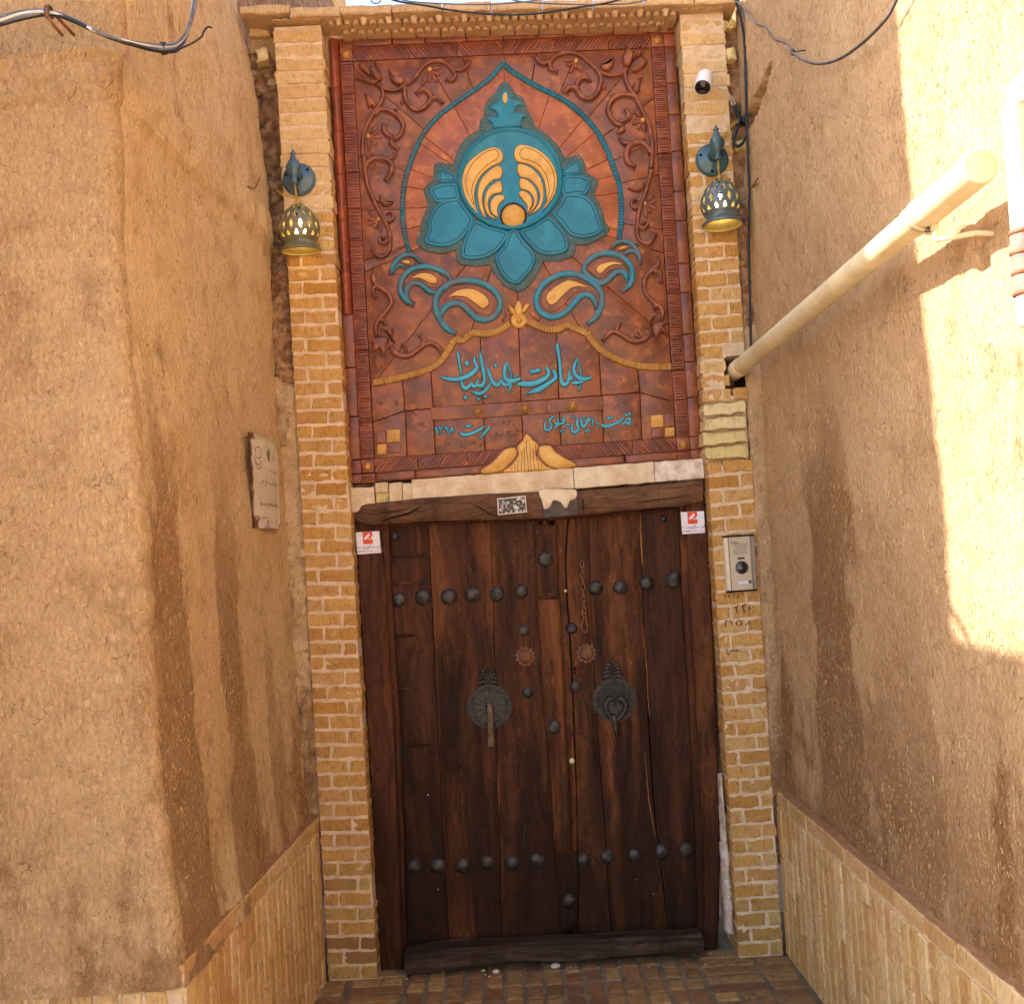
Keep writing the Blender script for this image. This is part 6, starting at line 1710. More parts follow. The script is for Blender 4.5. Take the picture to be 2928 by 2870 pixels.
# ================================================================== fixtures
# ---- perforated lamps
def glaze(name, a, b): return simple(name, a, b, 14, 0.22, 0.6, 0.15, 40, 0.001)
YEL = simple('yellow_wire', C(206, 164, 52), C(186, 146, 44), 40, 0.5, 0.4, 0.0)
STEEL = simple('thin_steel', C(120, 116, 110), C(90, 86, 82), 40, 0.4, 0.5, 0.0, metal=0.8)
INNER_GLOW = simple('yellow_inner_glow', C(190, 172, 100), C(170, 150, 84), 14, 0.4, 0.4, 0.0)  # bulb's yellow glow inside the shade, put into the base colour
BULB = bpy.data.materials.new('lit_bulb'); BULB.use_nodes = True
bb = BULB.node_tree.nodes['Principled BSDF']; bb.inputs['Emission Color'].default_value = (1.0, 0.78, 0.40, 1); bb.inputs['Emission Strength'].default_value = 3.5
def lamp(plate, axis_x, y_fin, y_neck, shade_x, y_top, g_plate, g_shade, label, seed):
    Yp, Ya = -0.004, -0.088
    root = empty('wall_lamp', onY(plate[0], plate[1], 0)); tag(root, label, 'lamp', 'ceramic lamps on the gate pillars')
    c = onY(plate[0], plate[1], Yp)
    m = MB(); m.lathe((c.x, 0.002, c.z), [(0.068, 0), (0.069, 0.006), (0.066, 0.014), (0.055, 0.021), (0.03, 0.027), (0.02, 0.032)], 36, (0, -1, 0)); m.build('wall_plate', g_plate, root, True)
    for a in (0.7, 2.8, 4.6):
        m = MB(); m.lathe((c.x + 0.052*cos(a), -0.0195, c.z + 0.052*sin(a)), [(0.0055, 0), (0.0055, 0.0022), (0.003, 0.0022)], 10, (0, -1, 0)); m.build('screw_hole', BLACK, root, True)
    nk = onY(axis_x, y_neck, Ya); m = MB()
    m.lathe((nk.x, Ya, nk.z), [(0.009, 0.002), (0.014, 0), (0.0155, 0.004), (0.0115, 0.012), (0.0125, 0.030), (0.023, 0.044), (0.0305, 0.062), (0.0305, 0.076), (0.021, 0.093), (0.0125, 0.102), (0.0145, 0.106), (0.009, 0.111), (0.0095, 0.121), (0.0128, 0.125), (0.008, 0.130), (0.0035, 0.140), (0.0006, 0.147)], 24); m.build('finial_holder', g_plate, root, True)
    m = MB(); m.tube([(c.x, -0.02, c.z + 0.004), (lerp(c.x, nk.x, .5), -0.05, lerp(c.z, nk.z + 0.07, .5)), (nk.x, Ya + 0.02, nk.z + 0.068)], 0.02, 14, radii=[0.024, 0.019, 0.020]); m.build('arm', g_plate, root, True)
    top = onY(shade_x, y_top, Ya)
    for ph in (0, pi):
        m = MB(); L = nk.z - top.z; pts = []
        for i in range(16):
            t = i/15; pts.append((lerp(nk.x, top.x, t) + 0.0025*cos(ph + t*9), Ya + 0.0025*sin(ph + t*9), nk.z + 0.004 - (L + 0.02)*t))
        m.tube(pts, 0.0018, 6); m.build('cord', YEL, root, True)
    m = MB(); m.tube([(top.x - 0.010, Ya, top.z - 0.004), (top.x - 0.009, Ya, top.z + 0.016), (top.x, Ya, top.z + 0.030), (top.x + 0.009, Ya, top.z + 0.016), (top.x + 0.010, Ya, top.z - 0.004)], 0.0012, 6); m.build('wire_loop', STEEL, root, True)
    # shade with cut diamonds
    prof = spline([(0.008, 0.001), (0.024, -0.004), (0.046, -0.020), (0.066, -0.046), (0.079, -0.075), (0.083, -0.100), (0.080, -0.122), (0.072, -0.141), (0.066, -0.152), (0.0655, -0.160), (0.071, -0.170), (0.080, -0.180), (0.0815, -0.186), (0.078, -0.191)], 4)
    n = 144; vs = []; fs = []; S_ = [0]
    for a, b in zip(prof, prof[1:]): S_.append(S_[-1] + sqrt((a[0]-b[0])**2 + (a[1]-b[1])**2))
    tilt = Matrix.Rotation(0.05*seed, 3, 'X')
    for r, z in prof:
        for k in range(n):
            th = 2*pi*k/n; v = tilt @ Vector((r*cos(th), r*sin(th), z)); vs.append(Vector((top.x + v.x, Ya + v.y, top.z + v.z)))
    for i in range(len(prof)-1):
        sm = (S_[i] + S_[i+1])/2; z = (prof[i][1] + prof[i+1][1])/2
        for k in range(n):
            u = (k + 0.5)/n*14
            q = sm/0.042
            d1 = abs(((u + q*0.5) % 1.0) - 0.5); d2 = abs(((u - q*0.5) % 1.0) - 0.5)
            w = 0.27 if z > -0.03 else 0.235
            hole = -0.136 < z < -0.012 and d1 < w and d2 < w
            if not hole: fs.append((i*n+k, i*n+(k+1) % n, (i+1)*n+(k+1) % n, (i+1)*n+k))
    o = mobj('shade', vs, fs, [INNER_GLOW, g_shade], root, True)
    md = o.modifiers.new('s', 'SOLIDIFY'); md.thickness = 0.0045; md.offset = 1.0; md.material_offset = 1
    m = MB(); m.lathe((top.x, Ya, top.z - 0.125), [(0.002, 0), (0.018, 0.004), (0.026, 0.018), (0.026, 0.032), (0.018, 0.052), (0.013, 0.066)], 20); m.build('bulb', BULB, root, True)
    m = MB(); m.lathe((top.x, Ya, top.z - 0.06), [(0.014, 0), (0.014, 0.035), (0.008, 0.058)], 14); m.build('socket', BLACK, root, True)
    return root
lamp((855, 514), 842, 423, 527, 853, 585, glaze('blue_grey_glaze', C(72, 104, 118), C(58, 86, 102)), glaze('olive_glaze', C(122, 116, 84), C(104, 98, 72)), 'pierced olive ceramic lamp with blue wall plate on left pillar', 1)
lamp((2036, 458), 2053, 359, 458, 2056, 515, glaze('teal_grey_glaze', C(62, 98, 104), C(52, 82, 92)), glaze('grey_blue_glaze', C(96, 108, 106), C(78, 92, 92)), 'pierced grey blue ceramic lamp with teal wall plate on right pillar', -1)

# ---- security camera
WHITE = simple('white_plastic', C(236, 232, 228), C(226, 220, 216), 30, 0.4, 0.4, 0.0)
cam_o = empty('security_camera', onY(2030, 240, 0)); tag(cam_o, 'small white bullet security camera on right pillar above the lamp', 'camera')
Fp = onY(2009, 252, -0.125); ax = (Vector((-0.26, -0.52, -0.74))).normalized(); bk = -ax
m = MB(); m.lathe(Fp, [(0.0315, 0.004), (0.034, 0), (0.0345, 0.004), (0.0345, 0.055), (0.033, 0.080), (0.026, 0.095), (0.012, 0.100)], 28, bk); m.build('body', WHITE, cam_o, True)
m = MB(); m.lathe(Fp + bk*0.001, [(0.031, 0.0), (0.031, 0.004), (0.03, 0.006)], 28, ax * -1); m.lathe(Fp, [(0.030, 0.0), (0.0295, 0.0015), (0.012, 0.0022), (0.010, 0.0045), (0.005, 0.005)], 24, ax)
m.build('lens_glass', simple('black_glass', C(16, 16, 20), C(22, 22, 26), 20, 0.15, 0.6, 0), cam_o, True)
e0 = Fp + bk*0.085; m = MB(); m.tube([e0, e0 + Vector((0.004, 0.03, 0.006)), (e0.x + 0.006, 0.0, e0.z + 0.004)], 0.012, 12); m.build('arm', WHITE, cam_o, True)
m = MB(); m.lathe((e0.x + 0.006, 0.002, e0.z + 0.004), [(0.026, 0), (0.026, 0.008), (0.02, 0.012)], 24, (0, -1, 0)); m.build('base', WHITE, cam_o, True)

# ---- intercom
ALU = simple('brushed_aluminium', C(196, 182, 160), C(188, 174, 152), 6, 0.38, 0.5, 0.1, 200, 0.0004, 0.35, stretch=(1, 1, 8))
ALU_L = simple('aluminium_rail', C(226, 214, 190), C(214, 200, 176), 6, 0.3, 0.5, 0.0, metal=0.3)
ALU_D = simple('aluminium_rail_dark', C(150, 138, 124), C(140, 128, 116), 6, 0.35, 0.5, 0.0, metal=0.35)
ic = empty('intercom', onY(2120, 1690, 0)); tag(ic, 'silver door intercom panel with camera eye on right pillar', 'intercom')
IQ = [(2067, 1533), (2158, 1527), (2167, 1688), (2079, 1694)]
def iq(u, v): return (lerp(lerp(IQ[0][0], IQ[1][0], u), lerp(IQ[3][0], IQ[2][0], u), v), lerp(lerp(IQ[0][1], IQ[1][1], u), lerp(IQ[3][1], IQ[2][1], u), v))
def ibox(name, u0, v0, u1, v1, yb, h, mat, bev=0.001): return ring_pad(name, [W2(iq(*q), -0.027) for q in ((u0, v0), (u1, v0), (u1, v1), (u0, v1))], [(0, 0), (0, h - bev), (bev, h)], yb, [mat], ic, False)
ibox('back_box', 0.01, 0.01, 0.99, 0.99, 0.002, 0.020, BLACK)
ibox('end_cap', 0.0, 0.0, 1.0, 0.022, 0.0, 0.027, BLACK); ibox('end_cap', 0.0, 0.978, 1.0, 1.0, 0.0, 0.027, BLACK)
ibox('side_rail', 0.0, 0.024, 0.165, 0.976, 0.0, 0.028, ALU_L, 0.004); ibox('side_rail', 0.86, 0.024, 1.0, 0.976, 0.0, 0.028, ALU_D, 0.004)
ibox('face_plate', 0.175, 0.024, 0.852, 0.976, 0.0, 0.023, ALU)
m = MB(); 
for i in range(14):
    for j in range(11):
        c = W2(iq(0.30 + 0.42*i/13, 0.16 + 0.17*j/10), -0.023); m.lathe((c[0], -0.0228, c[1]), [(0.0014, 0), (0.0013, 0.0004)], 5, (0, -1, 0))
m.build('speaker_holes', simple('hole_dark', C(120, 104, 84), C(104, 90, 72), 10, 0.8, 0.1, 0), ic)['kind'] = 'stuff'
ibox('sensor', 0.42, 0.395, 0.645, 0.425, -0.0225, 0.0012, BLACK, 0.0004)
c = W2(iq(0.53, 0.575), -0.023); m = MB(); m.lathe((c[0], -0.0225, c[1]), [(0.0265, 0), (0.0265, 0.002), (0.0235, 0.003), (0.0225, 0.002), (0.018, 0.006), (0.010, 0.009), (0.002, 0.0098)], 28, (0, -1, 0)); m.build('camera_eye', simple('smoked_glass', C(34, 32, 34), C(44, 42, 42), 10, 0.08, 0.7, 0), ic, True)
ibox('name_card', 0.385, 0.815, 0.70, 0.865, -0.0225, 0.0015, simple('lit_card', C(222, 220, 240), C(214, 210, 232), 10, 0.4, 0.3, 0), 0.0004)
c = W2(iq(0.765, 0.835), -0.023); m = MB(); m.lathe((c[0], -0.0225, c[1]), [(0.0066, 0), (0.0066, 0.0025), (0.004, 0.004), (0.001, 0.0044)], 14, (0, -1, 0)); m.build('call_button', STEEL, ic, True)
for v in (0.085, 0.925):
    c = W2(iq(0.5, v), -0.023); m = MB(); m.lathe((c[0], -0.0226, c[1]), [(0.0036, 0), (0.003, 0.001)], 10, (0, -1, 0)); m.build('screw', ALU_L, ic)

# ---- lettering from the bundled fonts
def text_obj(name, body, size, origin, ux, uz, mat, parent, align='CENTER', extr=0.0002, wscale=1.0):
    cu = bpy.data.curves.new(name, 'FONT'); cu.body = body; cu.size = size; cu.align_x = align; cu.align_y = 'CENTER'; cu.extrude = extr; cu.resolution_u = 2
    o = bpy.data.objects.new(name + '_t', cu); COL.objects.link(o); bpy.context.view_layer.update()
    me = bpy.data.meshes.new_from_object(o.evaluated_get(bpy.context.evaluated_depsgraph_get()))
    bpy.data.objects.remove(o)
    ux = Vector(ux).normalized(); uz = Vector(uz).normalized(); nn = ux.cross(uz)
    vs = [Vector(origin) + ux*(v.co.x*wscale) + uz*v.co.y + nn*v.co.z for v in me.vertices]; fs = [tuple(p.vertices) for p in me.polygons]
    bpy.data.meshes.remove(me)
    if not vs: return None
    return mobj(name, vs, fs, mat, parent)
c = onY(*iq(0.345, 0.125), -0.0232); text_obj('brand_text', 'Taba', 0.018, c, (1, 0, 0.01), (0, 0, 1), BLACK, ic)
AR = lambda s: ''.join(chr(int(h, 16)) for h in s.split())[::-1]
W_IN, W_MAKAN, W_MOJ, W_BE = AR('FE8D FEF3 FEE6'), AR('FEE3 FB91 FE8E FEE5'), AR('FEE3 FEA0 FEEC FEB0'), AR('FE91 FEEA')
W_DUR, W_MAD, W_AST = AR('FEA9 FEED FEAD FE91 FEF4 FEE6'), AR('FEE3 FEAA FE8D FEAD FE91 FEB4 FE98 FEEA'), AR('FE8D FEB3 FE96')
STK = simple('sticker_paper', C(234, 232, 234), C(224, 220, 224), 60, 0.5, 0.3, 0.1)
ORANGE = simple('sticker_orange', C(226, 84, 42), C(218, 76, 36), 20, 0.5, 0.3, 0)
RED = simple('sticker_red', C(206, 92, 84), C(198, 84, 78), 20, 0.5, 0.3, 0)
NAVY = simple('sticker_black', C(36, 32, 48), C(30, 28, 40), 20, 0.5, 0.3, 0)
def sticker(Q, Y, label):
    root = empty('sticker', onY(lerp(Q[3][0], Q[2][0], 0.5), Q[3][1], Y)); tag(root, label, 'sticker', 'camera warning stickers on the door frame')
    f = lambda u, v: (lerp(lerp(Q[0][0], Q[1][0], u), lerp(Q[3][0], Q[2][0], u), v), lerp(lerp(Q[0][1], Q[1][1], u), lerp(Q[3][1], Q[2][1], u), v))
    def q(name, pts, yo, mat): return ring_pad(name, [W2(f(*p), Y) for p in pts], [(0, 0), (0, 0.0006)], Y - yo, [mat], root, False)
    q('paper', [(0, 0), (1, 0), (1, 1), (0, 1)], 0.0, STK)
    q('orange_square', [(0.28, 0.01), (0.70, 0.01), (0.70, 0.22), (0.62, 0.28), (0.62, 0.31), (0.70, 0.32), (0.70, 0.54), (0.66, 0.56), (0.32, 0.56), (0.28, 0.53)], 0.0008, ORANGE)
    q('camera_icon', [(0.32, 0.30), (0.54, 0.08), (0.61, 0.16), (0.50, 0.27), (0.56, 0.33), (0.70, 0.33), (0.70, 0.36), (0.54, 0.36), (0.47, 0.30), (0.37, 0.37)], 0.0016, STK)
    a, b = onY(*f(0, 0.5), Y), onY(*f(1, 0.5), Y); ux = b - a; up = onY(*f(0, 0), Y) - onY(*f(0, 1), Y)
    def tx(body, u, v, mat, size, ws=1.0): text_obj('text', body, size, onY(*f(u, v), Y - 0.0012), ux, up, mat, root, wscale=ws)
    tx('exir', 0.49, 0.46, NAVY, 0.012)
    tx(W_MAKAN + ' ' + W_IN, 0.70, 0.69, NAVY, 0.0165); tx(W_BE + ' ' + W_MOJ, 0.28, 0.69, RED, 0.0165)
    tx(W_MAD + ' ' + W_DUR, 0.61, 0.86, RED, 0.0165); tx(W_AST, 0.16, 0.86, NAVY, 0.0165)
    return root
sticker([(1017, 1522), (1084, 1518), (1090, 1580), (1022, 1585)], 0.0895, 'square white camera warning sticker on left door post')
sticker([(1946, 1464), (2013, 1461), (2016, 1523), (1951, 1527)], 0.0885, 'square white camera warning sticker on right door post')

# ---- tin sign on the left mud wall
sg = empty('tin_sign', (-0.93, -0.31, 1.83)); tag(sg, 'rusty white tin sign with faded lettering on the left mud wall', 'sign')
g = G('rusty_enamel', 0.5, 0.35); p = g.pos(rnd=False)
nn_ = g.noise(p, 16, 6, 0.7, 0.4); sx = g.n('SeparateXYZ', {0: p}, out=1); sz_ = g.n('SeparateXYZ', {0: p}, out=2)
edge = g.math('ADD', g.n('MapRange', {0: sx, 1: -0.40, 2: -0.50, 3: 0.0, 4: 0.42}), g.n('MapRange', {0: sz_, 1: 1.90, 2: 1.825, 3: 0.0, 4: 0.30}))
col = g.mix(g.step(g.noise(p, 7, 4), 0.3, 0.7), C(216, 204, 184), C(198, 184, 160))
col = g.mix(g.step(g.math('ADD', nn_, edge), 0.74, 0.86), col, C(120, 72, 46))
TIN = g.done(col, nn_, 0.002, 0.3)
SP = [Vector((-0.940, -0.502, 2.178)), Vector((-0.918, -0.150, 2.168)), Vector((-0.918, -0.130, 1.828)), Vector((-0.938, -0.473, 1.828))]
def sgp(u, v, off=0.0):
    p = SP[0].lerp(SP[1], u).lerp(SP[3].lerp(SP[2], u), v)
    return p + Vector((0.016*sin(pi*u)*0.8 - 0.006*v + off, 0, -0.012*sin(pi*u)*(1-v)*0 ))
nu, nv = 16, 14; vs = []; fs = []
for s in (0.0, -0.002):
    for j in range(nv):
        for i in range(nu): vs.append(sgp(i/(nu-1), j/(nv-1), s))
for s in (0, nu*nv): fs += [(s+j*nu+i, s+j*nu+i+1, s+(j+1)*nu+i+1, s+(j+1)*nu+i) for j in range(nv-1) for i in range(nu-1)]
per = [i for i in range(nu)] + [j*nu+nu-1 for j in range(1, nv)] + [(nv-1)*nu+i for i in range(nu-2, -1, -1)] + [j*nu for j in range(nv-2, 0, -1)]
fs += [(per[k], per[(k+1) % len(per)], per[(k+1) % len(per)]+nu*nv, per[k]+nu*nv) for k in range(len(per))]
mobj('sheet', vs, fs, TIN, sg, True)
FADED = simple('faded_lettering', C(128, 120, 106), C(104, 98, 88), 30, 0.7, 0.2, 0)
def sgs(name, lst, w, mat):
    m = MB()
    for pts in lst:
        P = spline(pts, 4) if len(pts) > 2 else pts; L = []; R = []
        for i, (u, v) in enumerate(P):
            a, b = P[max(0, i-1)], P[min(len(P)-1, i+1)]; du, dv = b[0]-a[0], b[1]-a[1]; q = sqrt(du*du+dv*dv) or 1
            ww = w*(0.5 + 0.7*abs(sin(i*0.9)))
            L.append(sgp(u - dv/q*ww, v + du/q*ww, 0.0012)); R.append(sgp(u + dv/q*ww, v - du/q*ww, 0.0012))
        n = len(P); m.add(L + R, [(i, i+1, n+i+1, n+i) for i in range(n-1)])
    m.build(name, mat, sg)
rw = random.Random(31)
def cursive(x1, x0, y, h):
    """faded hand lettering running from right to left"""
    out = []; x = x1
    while x > x0:
        w = rw.uniform(0.05, 0.12); pts = []; q = x; n = rw.randint(3, 5)
        for i in range(n + 1): pts.append((q - w*i/n, y + h*rw.uniform(-0.25, 0.3) + (h*0.45 if i == n and rw.random() < 0.5 else 0)))
        out.append(pts)
        if rw.random() < 0.7: ax_ = x - w*rw.uniform(0.1, 0.6); out.append([(ax_, y - h*rw.uniform(0.8, 1.3)), (ax_ - 0.004, y)])
        if rw.random() < 0.6: dx_ = x - w*rw.random(); out.append([(dx_, y + h*0.7), (dx_ - 0.012, y + h*0.72)])
        x -= w + rw.uniform(0.01, 0.03)
    return out
sgs('faded_text', cursive(0.95, 0.24, 0.50, 0.06) + cursive(0.95, 0.22, 0.74, 0.06), 0.0055, FADED)
sgs('faded_text', cursive(0.92, 0.72, 0.20, 0.035) + cursive(0.94, 0.66, 0.37, 0.045) + cursive(0.40, 0.16, 0.89, 0.035), 0.0038, FADED)
sgs('round_emblem', [[(0.20, 0.13), (0.30, 0.16), (0.28, 0.24), (0.16, 0.25), (0.14, 0.17), (0.22, 0.13)], [(0.10, 0.27), (0.20, 0.33), (0.32, 0.27)], [(0.12, 0.30), (0.2, 0.37), (0.3, 0.33)]], 0.005, FADED)
sgs('small_emblem', [[(0.54, 0.12), (0.56, 0.15), (0.53, 0.19)], [(0.50, 0.18), (0.54, 0.25), (0.58, 0.20), (0.58, 0.15)]], 0.010, simple('emblem_black', C(60, 54, 50), C(50, 44, 40), 20, 0.7, 0.2, 0))
for u, v in ((0.06, 0.05), (0.95, 0.05), (0.95, 0.96), (0.08, 0.95)):
    c = sgp(u, v, 0.0); m = MB(); m.lathe(c + Vector((-0.03, 0, 0)), [(0.0025, 0), (0.0025, 0.030), (0.005, 0.0305), (0.003, 0.033)], 8, (1, 0, 0)); m.build('nail', RUST, sg)

# ---- cream drain pipe
PVC = simple('cream_pipe_paint', C(226, 212, 174), C(210, 192, 152), 8, 0.45, 0.35, 0.25, 60, 0.001)
pipe = empty('drain_pipe', (0.98, -1.1, 2.30)); tag(pipe, 'cream painted drain pipe running along the right mud wall from the gate', 'pipe')
PA, PB = Vector((0.952, 0.20, 2.372)), Vector((1.012, -2.15, 2.452))
pdir = (PB - PA).normalized(); pr = 0.034
def along(y): return PA + pdir*((y - PA.y)/pdir.y)
def hollow(y0, y1, r, wall=0.003, n=28):
    m = MB(); a, b = along(y0), along(y1); m.lathe(a, [(0.002, 0.0), (r, 0.0), (r, (b-a).length), (r - wall, (b-a).length + 0.003), (0.004, (b-a).length + 0.005)], n, (b - a).normalized()); return m
auto_smooth(hollow(0.2, -2.15, pr).build('pipe_run', PVC, pipe), 40)
m = MB()
for y0, y1, r in ((0.02, -0.03, 0.0375), (-0.03, -0.04, 0.0362), (-0.04, -0.05, 0.0375), (-0.05, -0.058, 0.0362)): m.tube([along(y0), along(y1)], r, 28)
auto_smooth(m.build('pipe_socket', PVC, pipe), 40)
auto_smooth(hollow(-1.80, -2.152, pr + 0.0035).build('pipe_sleeve', PVC, pipe), 40)
bx = along(-1.86); m = MB(); ring = []
ex = Vector((1, 0, 0)); ez = (pdir.cross(ex)).normalized(); ex = ez.cross(pdir).normalized()
for w in (-0.012, 0.012):
    ring.append([bx + pdir*w + ex*((pr + 0.0065)*cos(2*pi*i/28)) + ez*((pr + 0.0065)*sin(2*pi*i/28)) for i in range(28)])
m.add(ring[0] + ring[1], [(i, (i+1) % 28, 28+(i+1) % 28, 28+i) for i in range(28)])
o = m.build('strap', PVC, pipe, True); md = o.modifiers.new('s', 'SOLIDIFY'); md.thickness = 0.002
u0_ = bx + Vector((0.010, 0, -pr - 0.006)); wq = Vector((right_x(-1.97, 2.34) + 0.004, -1.97, u0_.z - 0.045)); m = MB()
m.box(tuple(u0_ + Vector((-0.006, -0.034, -0.008))), tuple(u0_ + Vector((0.010, 0.012, 0.006))))
m.box(tuple(u0_ + Vector((-0.002, -0.040, -0.034))), tuple(u0_ + Vector((0.004, -0.026, 0.03))))
m.tube([u0_ + Vector((0.002, -0.034, -0.032)), u0_ + Vector((0.014, -0.05, -0.034)), lerp(u0_, wq, 0.7) + Vector((0, -0.01, -0.004)), wq + Vector((-0.02, 0, 0.002)), wq], 0.0062, 8)
m.build('bracket', PVC, pipe)
m = MB(); m.lathe(u0_ + Vector((-0.004, -0.02, -0.004)), [(0.006, 0), (0.006, 0.008), (0.003, 0.012)], 8, (-1, 0, 0)); m.build('bolt', STEEL, pipe)
# upright pipe at the right edge of the picture
dp = empty('upright_pipe', (1.04, -2.2, 2.1)); tag(dp, 'white upright pipe with dark bands on the sunlit right wall', 'pipe')
dc = onplane(2934, 700, Vector((1.035, -2.2, 2.3)), RN); dr = 0.026
WPIPE = simple('white_pipe', C(236, 226, 206), C(226, 214, 190), 8, 0.45, 0.35, 0.1)
m = MB(); m.tube([dc + Vector((0, 0, -0.16)), dc + Vector((0, 0, 0.27)), dc + Vector((0.004, 0, 0.30)), dc + Vector((0.03, 0, 0.325)), dc + Vector((0.09, 0, 0.33))], dr, 22); auto_smooth(m.build('pipe_run', WPIPE, dp), 50)
m = MB(); m.tube([dc + Vector((0, 0, -0.10)), dc + Vector((0, 0, 0.03))], dr + 0.003, 22); auto_smooth(m.build('pipe_sleeve', simple('grey_joint_tape', C(120, 104, 96), C(150, 128, 112), 20, 0.6, 0.3, 0.3), dp), 40)
for dz in (-0.10, -0.06, -0.02, 0.02):
    m = MB(); m.lathe(dc + Vector((0, 0, dz)), [(dr + 0.003, 0), (dr + 0.0055, 0.002), (dr + 0.0055, 0.007), (dr + 0.003, 0.009)], 22); m.build('band', RUST, dp, True)

# ---- cables
CAB = simple('grey_cable', C(110, 110, 114), C(84, 84, 90), 20, 0.45, 0.4, 0.0)
CAB_K = simple('black_cable', C(40, 40, 46), C(30, 30, 34), 20, 0.45, 0.4, 0.0)
CAB_W = simple('white_cable', C(214, 206, 194), C(196, 186, 172), 20, 0.5, 0.4, 0.0)
def cable(pts, r, mat, label, group, step=5, name='cable', cat='cable', parent=None):
    """pts: (px, py, depth y)"""
    P = [onY(a, b, d) for a, b, d in spline(pts, step)]; m = MB(); m.tube(P, r, 7); o = m.build(name, mat, parent, True)
    if label: tag(o, label, cat, group)
    return o
rg = random.Random(4)
base = [(-60, 82, -1.60), (0, 62, -1.59), (70, 42, -1.585), (145, 36, -1.58), (215, 60, -1.58), (300, 102, -1.575), (400, 130, -1.50), (470, 139, -1.40), (512, 128, -1.30), (540, 80, -1.22), (556, 0, -1.16), (566, -70, -1.12)]
for i, (nm, mt) in enumerate((('uppermost', CAB), ('second', CAB_W), ('third', CAB), ('lowest', CAB_K))):
    pts = [(x + rg.uniform(-4, 4), y + (i-1.5)*7*(0.35 if 3 <= k <= 3 else 0.6 + 0.5*sin(k)) + rg.uniform(-2, 2), d + rg.uniform(-0.008, 0.004)) for k, (x, y, d) in enumerate(base)]
    cable(pts, 0.0042 if i != 3 else 0.0055, mt, nm + ' cable of the bundle sagging across the top of the left mud wall', 'bundled cables on the left wall')
cable([(466, 146, -1.39), (500, 145, -1.36), (550, 124, -1.3), (577, 105, -1.27), (582, 92, -1.26), (594, 78, -1.25), (607, 81, -1.245)], 0.003, CAB_K, 'loose black wire end sticking out of the left cable bundle', None, name='wire_end')
m = MB(); c = onY(147, 40, -1.585)
m.tube([c + Vector((0.01, 0.12, 0.0)), c + Vector((0.004, 0.02, 0.004)), c + Vector((0.0, -0.015, 0.014)), c + Vector((-0.006, -0.018, -0.012)), c + Vector((0.002, 0.0, -0.028)), c + Vector((0.006, 0.05, -0.034))], 0.0045, 7)
o = m.build('cable_hook', RUST, None, True); tag(o, 'rusty hook holding the cable bundle on left wall', 'hook')
for px, py, lb in ((140, 37, 'pale wire tie round the left cable bundle beside the hook'), (468, 139, 'dark wire tie round the left cable bundle at its lowest point')):
    c = onY(px, py, -1.58 if px < 300 else -1.40); m = MB()
    for q in range(4):
        m.tube([c + Vector((-0.006 + q*0.004, 0.016*cos(a), 0.016*sin(a))) for a in [2*pi*k/12 for k in range(13)]], 0.0016, 5, caps=False)
    o = m.build('wire_tie', STEEL if 'pale' in lb else CAB_K, None, True); tag(o, lb, 'wire tie')
# across the cornice
cable([(1040, -40, -0.11), (1121, 0, -0.11), (1217, 17, -0.11), (1296, 31, -0.115), (1410, 42, -0.12), (1523, 41, -0.12), (1636, 25, -0.115), (1750, 6, -0.11), (1860, -30, -0.11)], 0.0042, CAB_K, 'thick black cable sagging in front of the cornice', 'cables across the cornice')
cable([(1060, -40, -0.10), (1149, 0, -0.10), (1240, 10, -0.10), (1380, 14, -0.105), (1480, 8, -0.10), (1560, -4, -0.10), (1640, -30, -0.10)], 0.003, CAB, 'thin grey cable high in front of the cornice', 'cables across the cornice')
cable([(1400, -30, -0.10), (1470, 2, -0.10), (1590, 12, -0.105), (1720, 14, -0.105), (1820, 8, -0.10), (1900, -20, -0.10)], 0.003, CAB, 'thin grey cable before the right half of the cornice', 'cables across the cornice')
cable([(1056, -20, -0.10), (1062, 4, -0.10), (1072, 11, -0.10), (1086, 6, -0.10), (1092, -20, -0.10)], 0.0025, CAB_K, 'small black wire loop above the left end of the cornice', 'cables across the cornice')
# down the right corner
def corner_y(px): return -0.035
cable([(2098, -50, -0.110), (2106, 10, -0.100), (2122, 70, -0.090), (2130, 150, -0.085), (2132, 240, -0.080), (2135, 340, -0.080), (2139, 470, -0.080), (2143, 560, -0.080), (2141, 700, -0.075), (2143, 800, -0.070), (2146, 940, -0.065), (2149, 1040, -0.050)], 0.0055, CAB_K, 'thick black cable running down beside right pillar to the pipe', 'cables in the right corner')
cable([(2100, -50, -0.110), (2114, 10, -0.100), (2133, 75, -0.090), (2137, 150, -0.085), (2134, 215, -0.080), (2143, 262, -0.080), (2148, 300, -0.075), (2143, 335, -0.050)], 0.0045, CAB, 'grey cable running down beside the thick black one into the hole', 'cables in the right corner')
cable([(2140, 330, -0.070), (2150, 450, -0.065), (2152, 520, -0.065), (2140, 560, -0.062), (2120, 580, -0.050)], 0.002, CAB, 'thin grey wire behind right lamp beside the thick cable', 'cables in the right corner')
cable([(2118, 335, 0.0), (2108, 370, -0.02), (2098, 400, -0.03), (2106, 419, -0.035), (2122, 411, -0.03), (2132, 393, -0.02)], 0.0065, CAB_K, 'black cable loop hanging from the hole above right lamp', 'cables in the right corner')
for i, dx in enumerate((0, 5)):
    cable([(2128 + dx*0.2, 341, 0.02), (2108, 345 + dx, -0.015), (2086, 364 + dx, -0.02), (2066, 392 + dx, -0.012)], 0.0018, YEL, ('upper' if i == 0 else 'lower') + ' yellow wire from the hole to right lamp', 'yellow wires of the right lamp')
    cable([(790, 540 + dx*0.6, 0.02), (800, 549 + dx, -0.005), (820, 557 + dx, -0.01), (846, 561 + dx*0.6, -0.008)], 0.0018, YEL, ('upper' if i == 0 else 'lower') + ' yellow wire feeding left lamp from the mud joint', 'yellow wires of the left lamp')
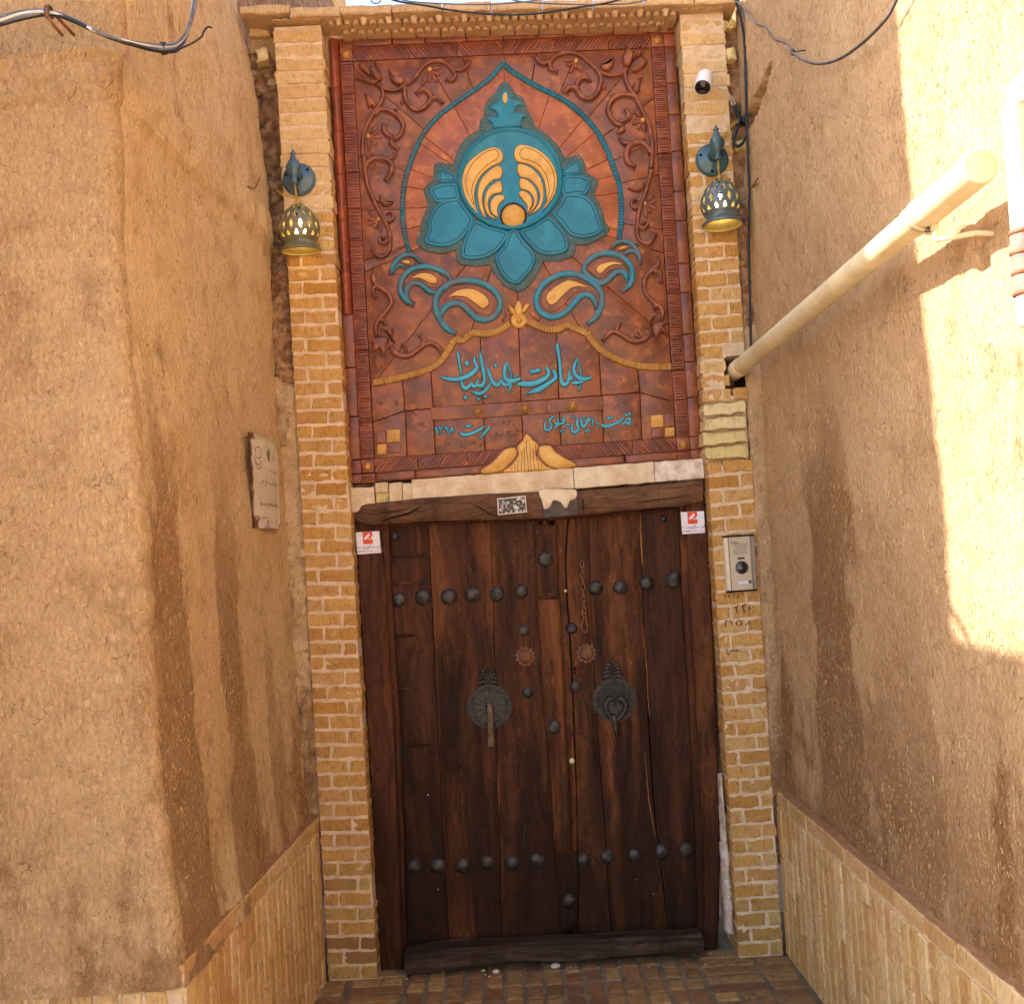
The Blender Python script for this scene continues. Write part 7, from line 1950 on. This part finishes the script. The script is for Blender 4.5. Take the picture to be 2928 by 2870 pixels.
for px, py, lb in ((2110, 341, 'left'), (2129, 342, 'right')):
    c = onY(px, py, -0.012); m = MB(); m.lathe(c, [(0.0095, 0.0), (0.0115, 0.0), (0.0115, 0.06), (0.0085, 0.06), (0.0085, 0.004)], 16, (0.1, 1, 0.1)); o = m.build('conduit', CAB_K, None, True); tag(o, lb + ' of two black conduit ends in the hole by right lamp', 'conduit', 'conduit ends')
cable([(2040, 240, -0.03), (2052, 248, -0.03), (2065, 258, -0.025), (2080, 266, -0.02), (2088, 285, -0.015), (2096, 306, -0.012)], 0.002, CAB_W, 'thin white cable from the security camera to the hole', 'white camera cables')
cable([(2078, 264, -0.02), (2092, 280, -0.015), (2104, 300, -0.012)], 0.002, CAB_W, 'short white cable branch beside the hole', 'white camera cables')
for (a, b, lb) in (((2097, 304), (2108, 333), 'left'), ((2104, 300), (2117, 330), 'right')):
    m = MB(); m.tube([onY(*a, -0.014), onY(*b, -0.012)], 0.0055, 10); o = m.build('plug', CAB_K, None, True); tag(o, lb + ' black plug on the white camera cables', 'plug', 'camera plugs')
# over the right wall
W_ = [(2104, 4), (2128, 24), (2150, 55), (2165, 70), (2185, 75), (2200, 92), (2215, 112), (2238, 120), (2258, 132), (2264, 146), (2268, 153), (2300, 173), (2340, 182), (2390, 172), (2440, 142), (2490, 100), (2535, 50), (2563, 0), (2580, -40)]
for i, off in enumerate((0.0, 0.006)):
    P = [onplane(x + (2 if i else 0), y + (3 if i else 0), RP + Vector((-0.035 + off*0.5, 0, 0)), RN) for x, y in spline(W_, 4)]
    m = MB(); m.tube(P, 0.0032 if i == 0 else 0.0026, 7); o = m.build('cable', CAB if i == 0 else CAB_K, None, True); tag(o, ('grey' if i == 0 else 'black') + ' cable swinging across the top of the right mud wall', 'cable', 'cables on the right wall')
c = onplane(2266, 150, RP + Vector((-0.035, 0, 0)), RN); m = MB()
for q in range(2): m.tube([c + Vector((0.004*q, 0.010*cos(a), 0.010*sin(a))) for a in [2*pi*k/10 for k in range(11)]], 0.0016, 5, caps=False)
m.tube([c, c + Vector((0.06, 0, 0.006))], 0.002, 6); o = m.build('wire_tie', CAB_K, None, True); tag(o, 'black wire tie pinning the swinging cable to the right wall', 'wire tie')
# stray rusty hooks
def wall_hook(pts, label, plane):
    P = [onplane(x, y, plane[0] + Vector((plane[2]*k, 0, 0)), plane[1]) for (x, y), k in pts]; m = MB(); m.tube([tuple(q) for q in spline([tuple(v) for v in P], 4)], 0.0035, 7); o = m.build('bent_nail', RUST, None, True); tag(o, label, 'nail')
wall_hook([((704, 528), 0.0), ((711, 534), 0.6), ((722, 540), 1.0), ((733, 532), 1.0), ((741, 508), 1.0)], 'bent rusty hook in the left mud wall beside left lamp', (Vector((-0.955, 0, 3.2)), Vector((1, -0.045, 0)).normalized(), 0.03))
wall_hook([((2186, 515), 0.0), ((2168, 524), 0.5), ((2151, 536), 1.0), ((2158, 524), 1.0), ((2167, 509), 1.0)], 'bent rusty wire in the right mud wall beside right lamp', (RP + Vector((0.012, 0, 0)), RN, -0.04))
wall_hook([((682, 2586), 0.0), ((677, 2594), 0.5), ((675, 2600), 0.8)], 'small black nail in the left wall just above the brick plinth', (Vector((-0.91, 0, .8)), Vector((1, -0.03, 0)).normalized(), 0.02))
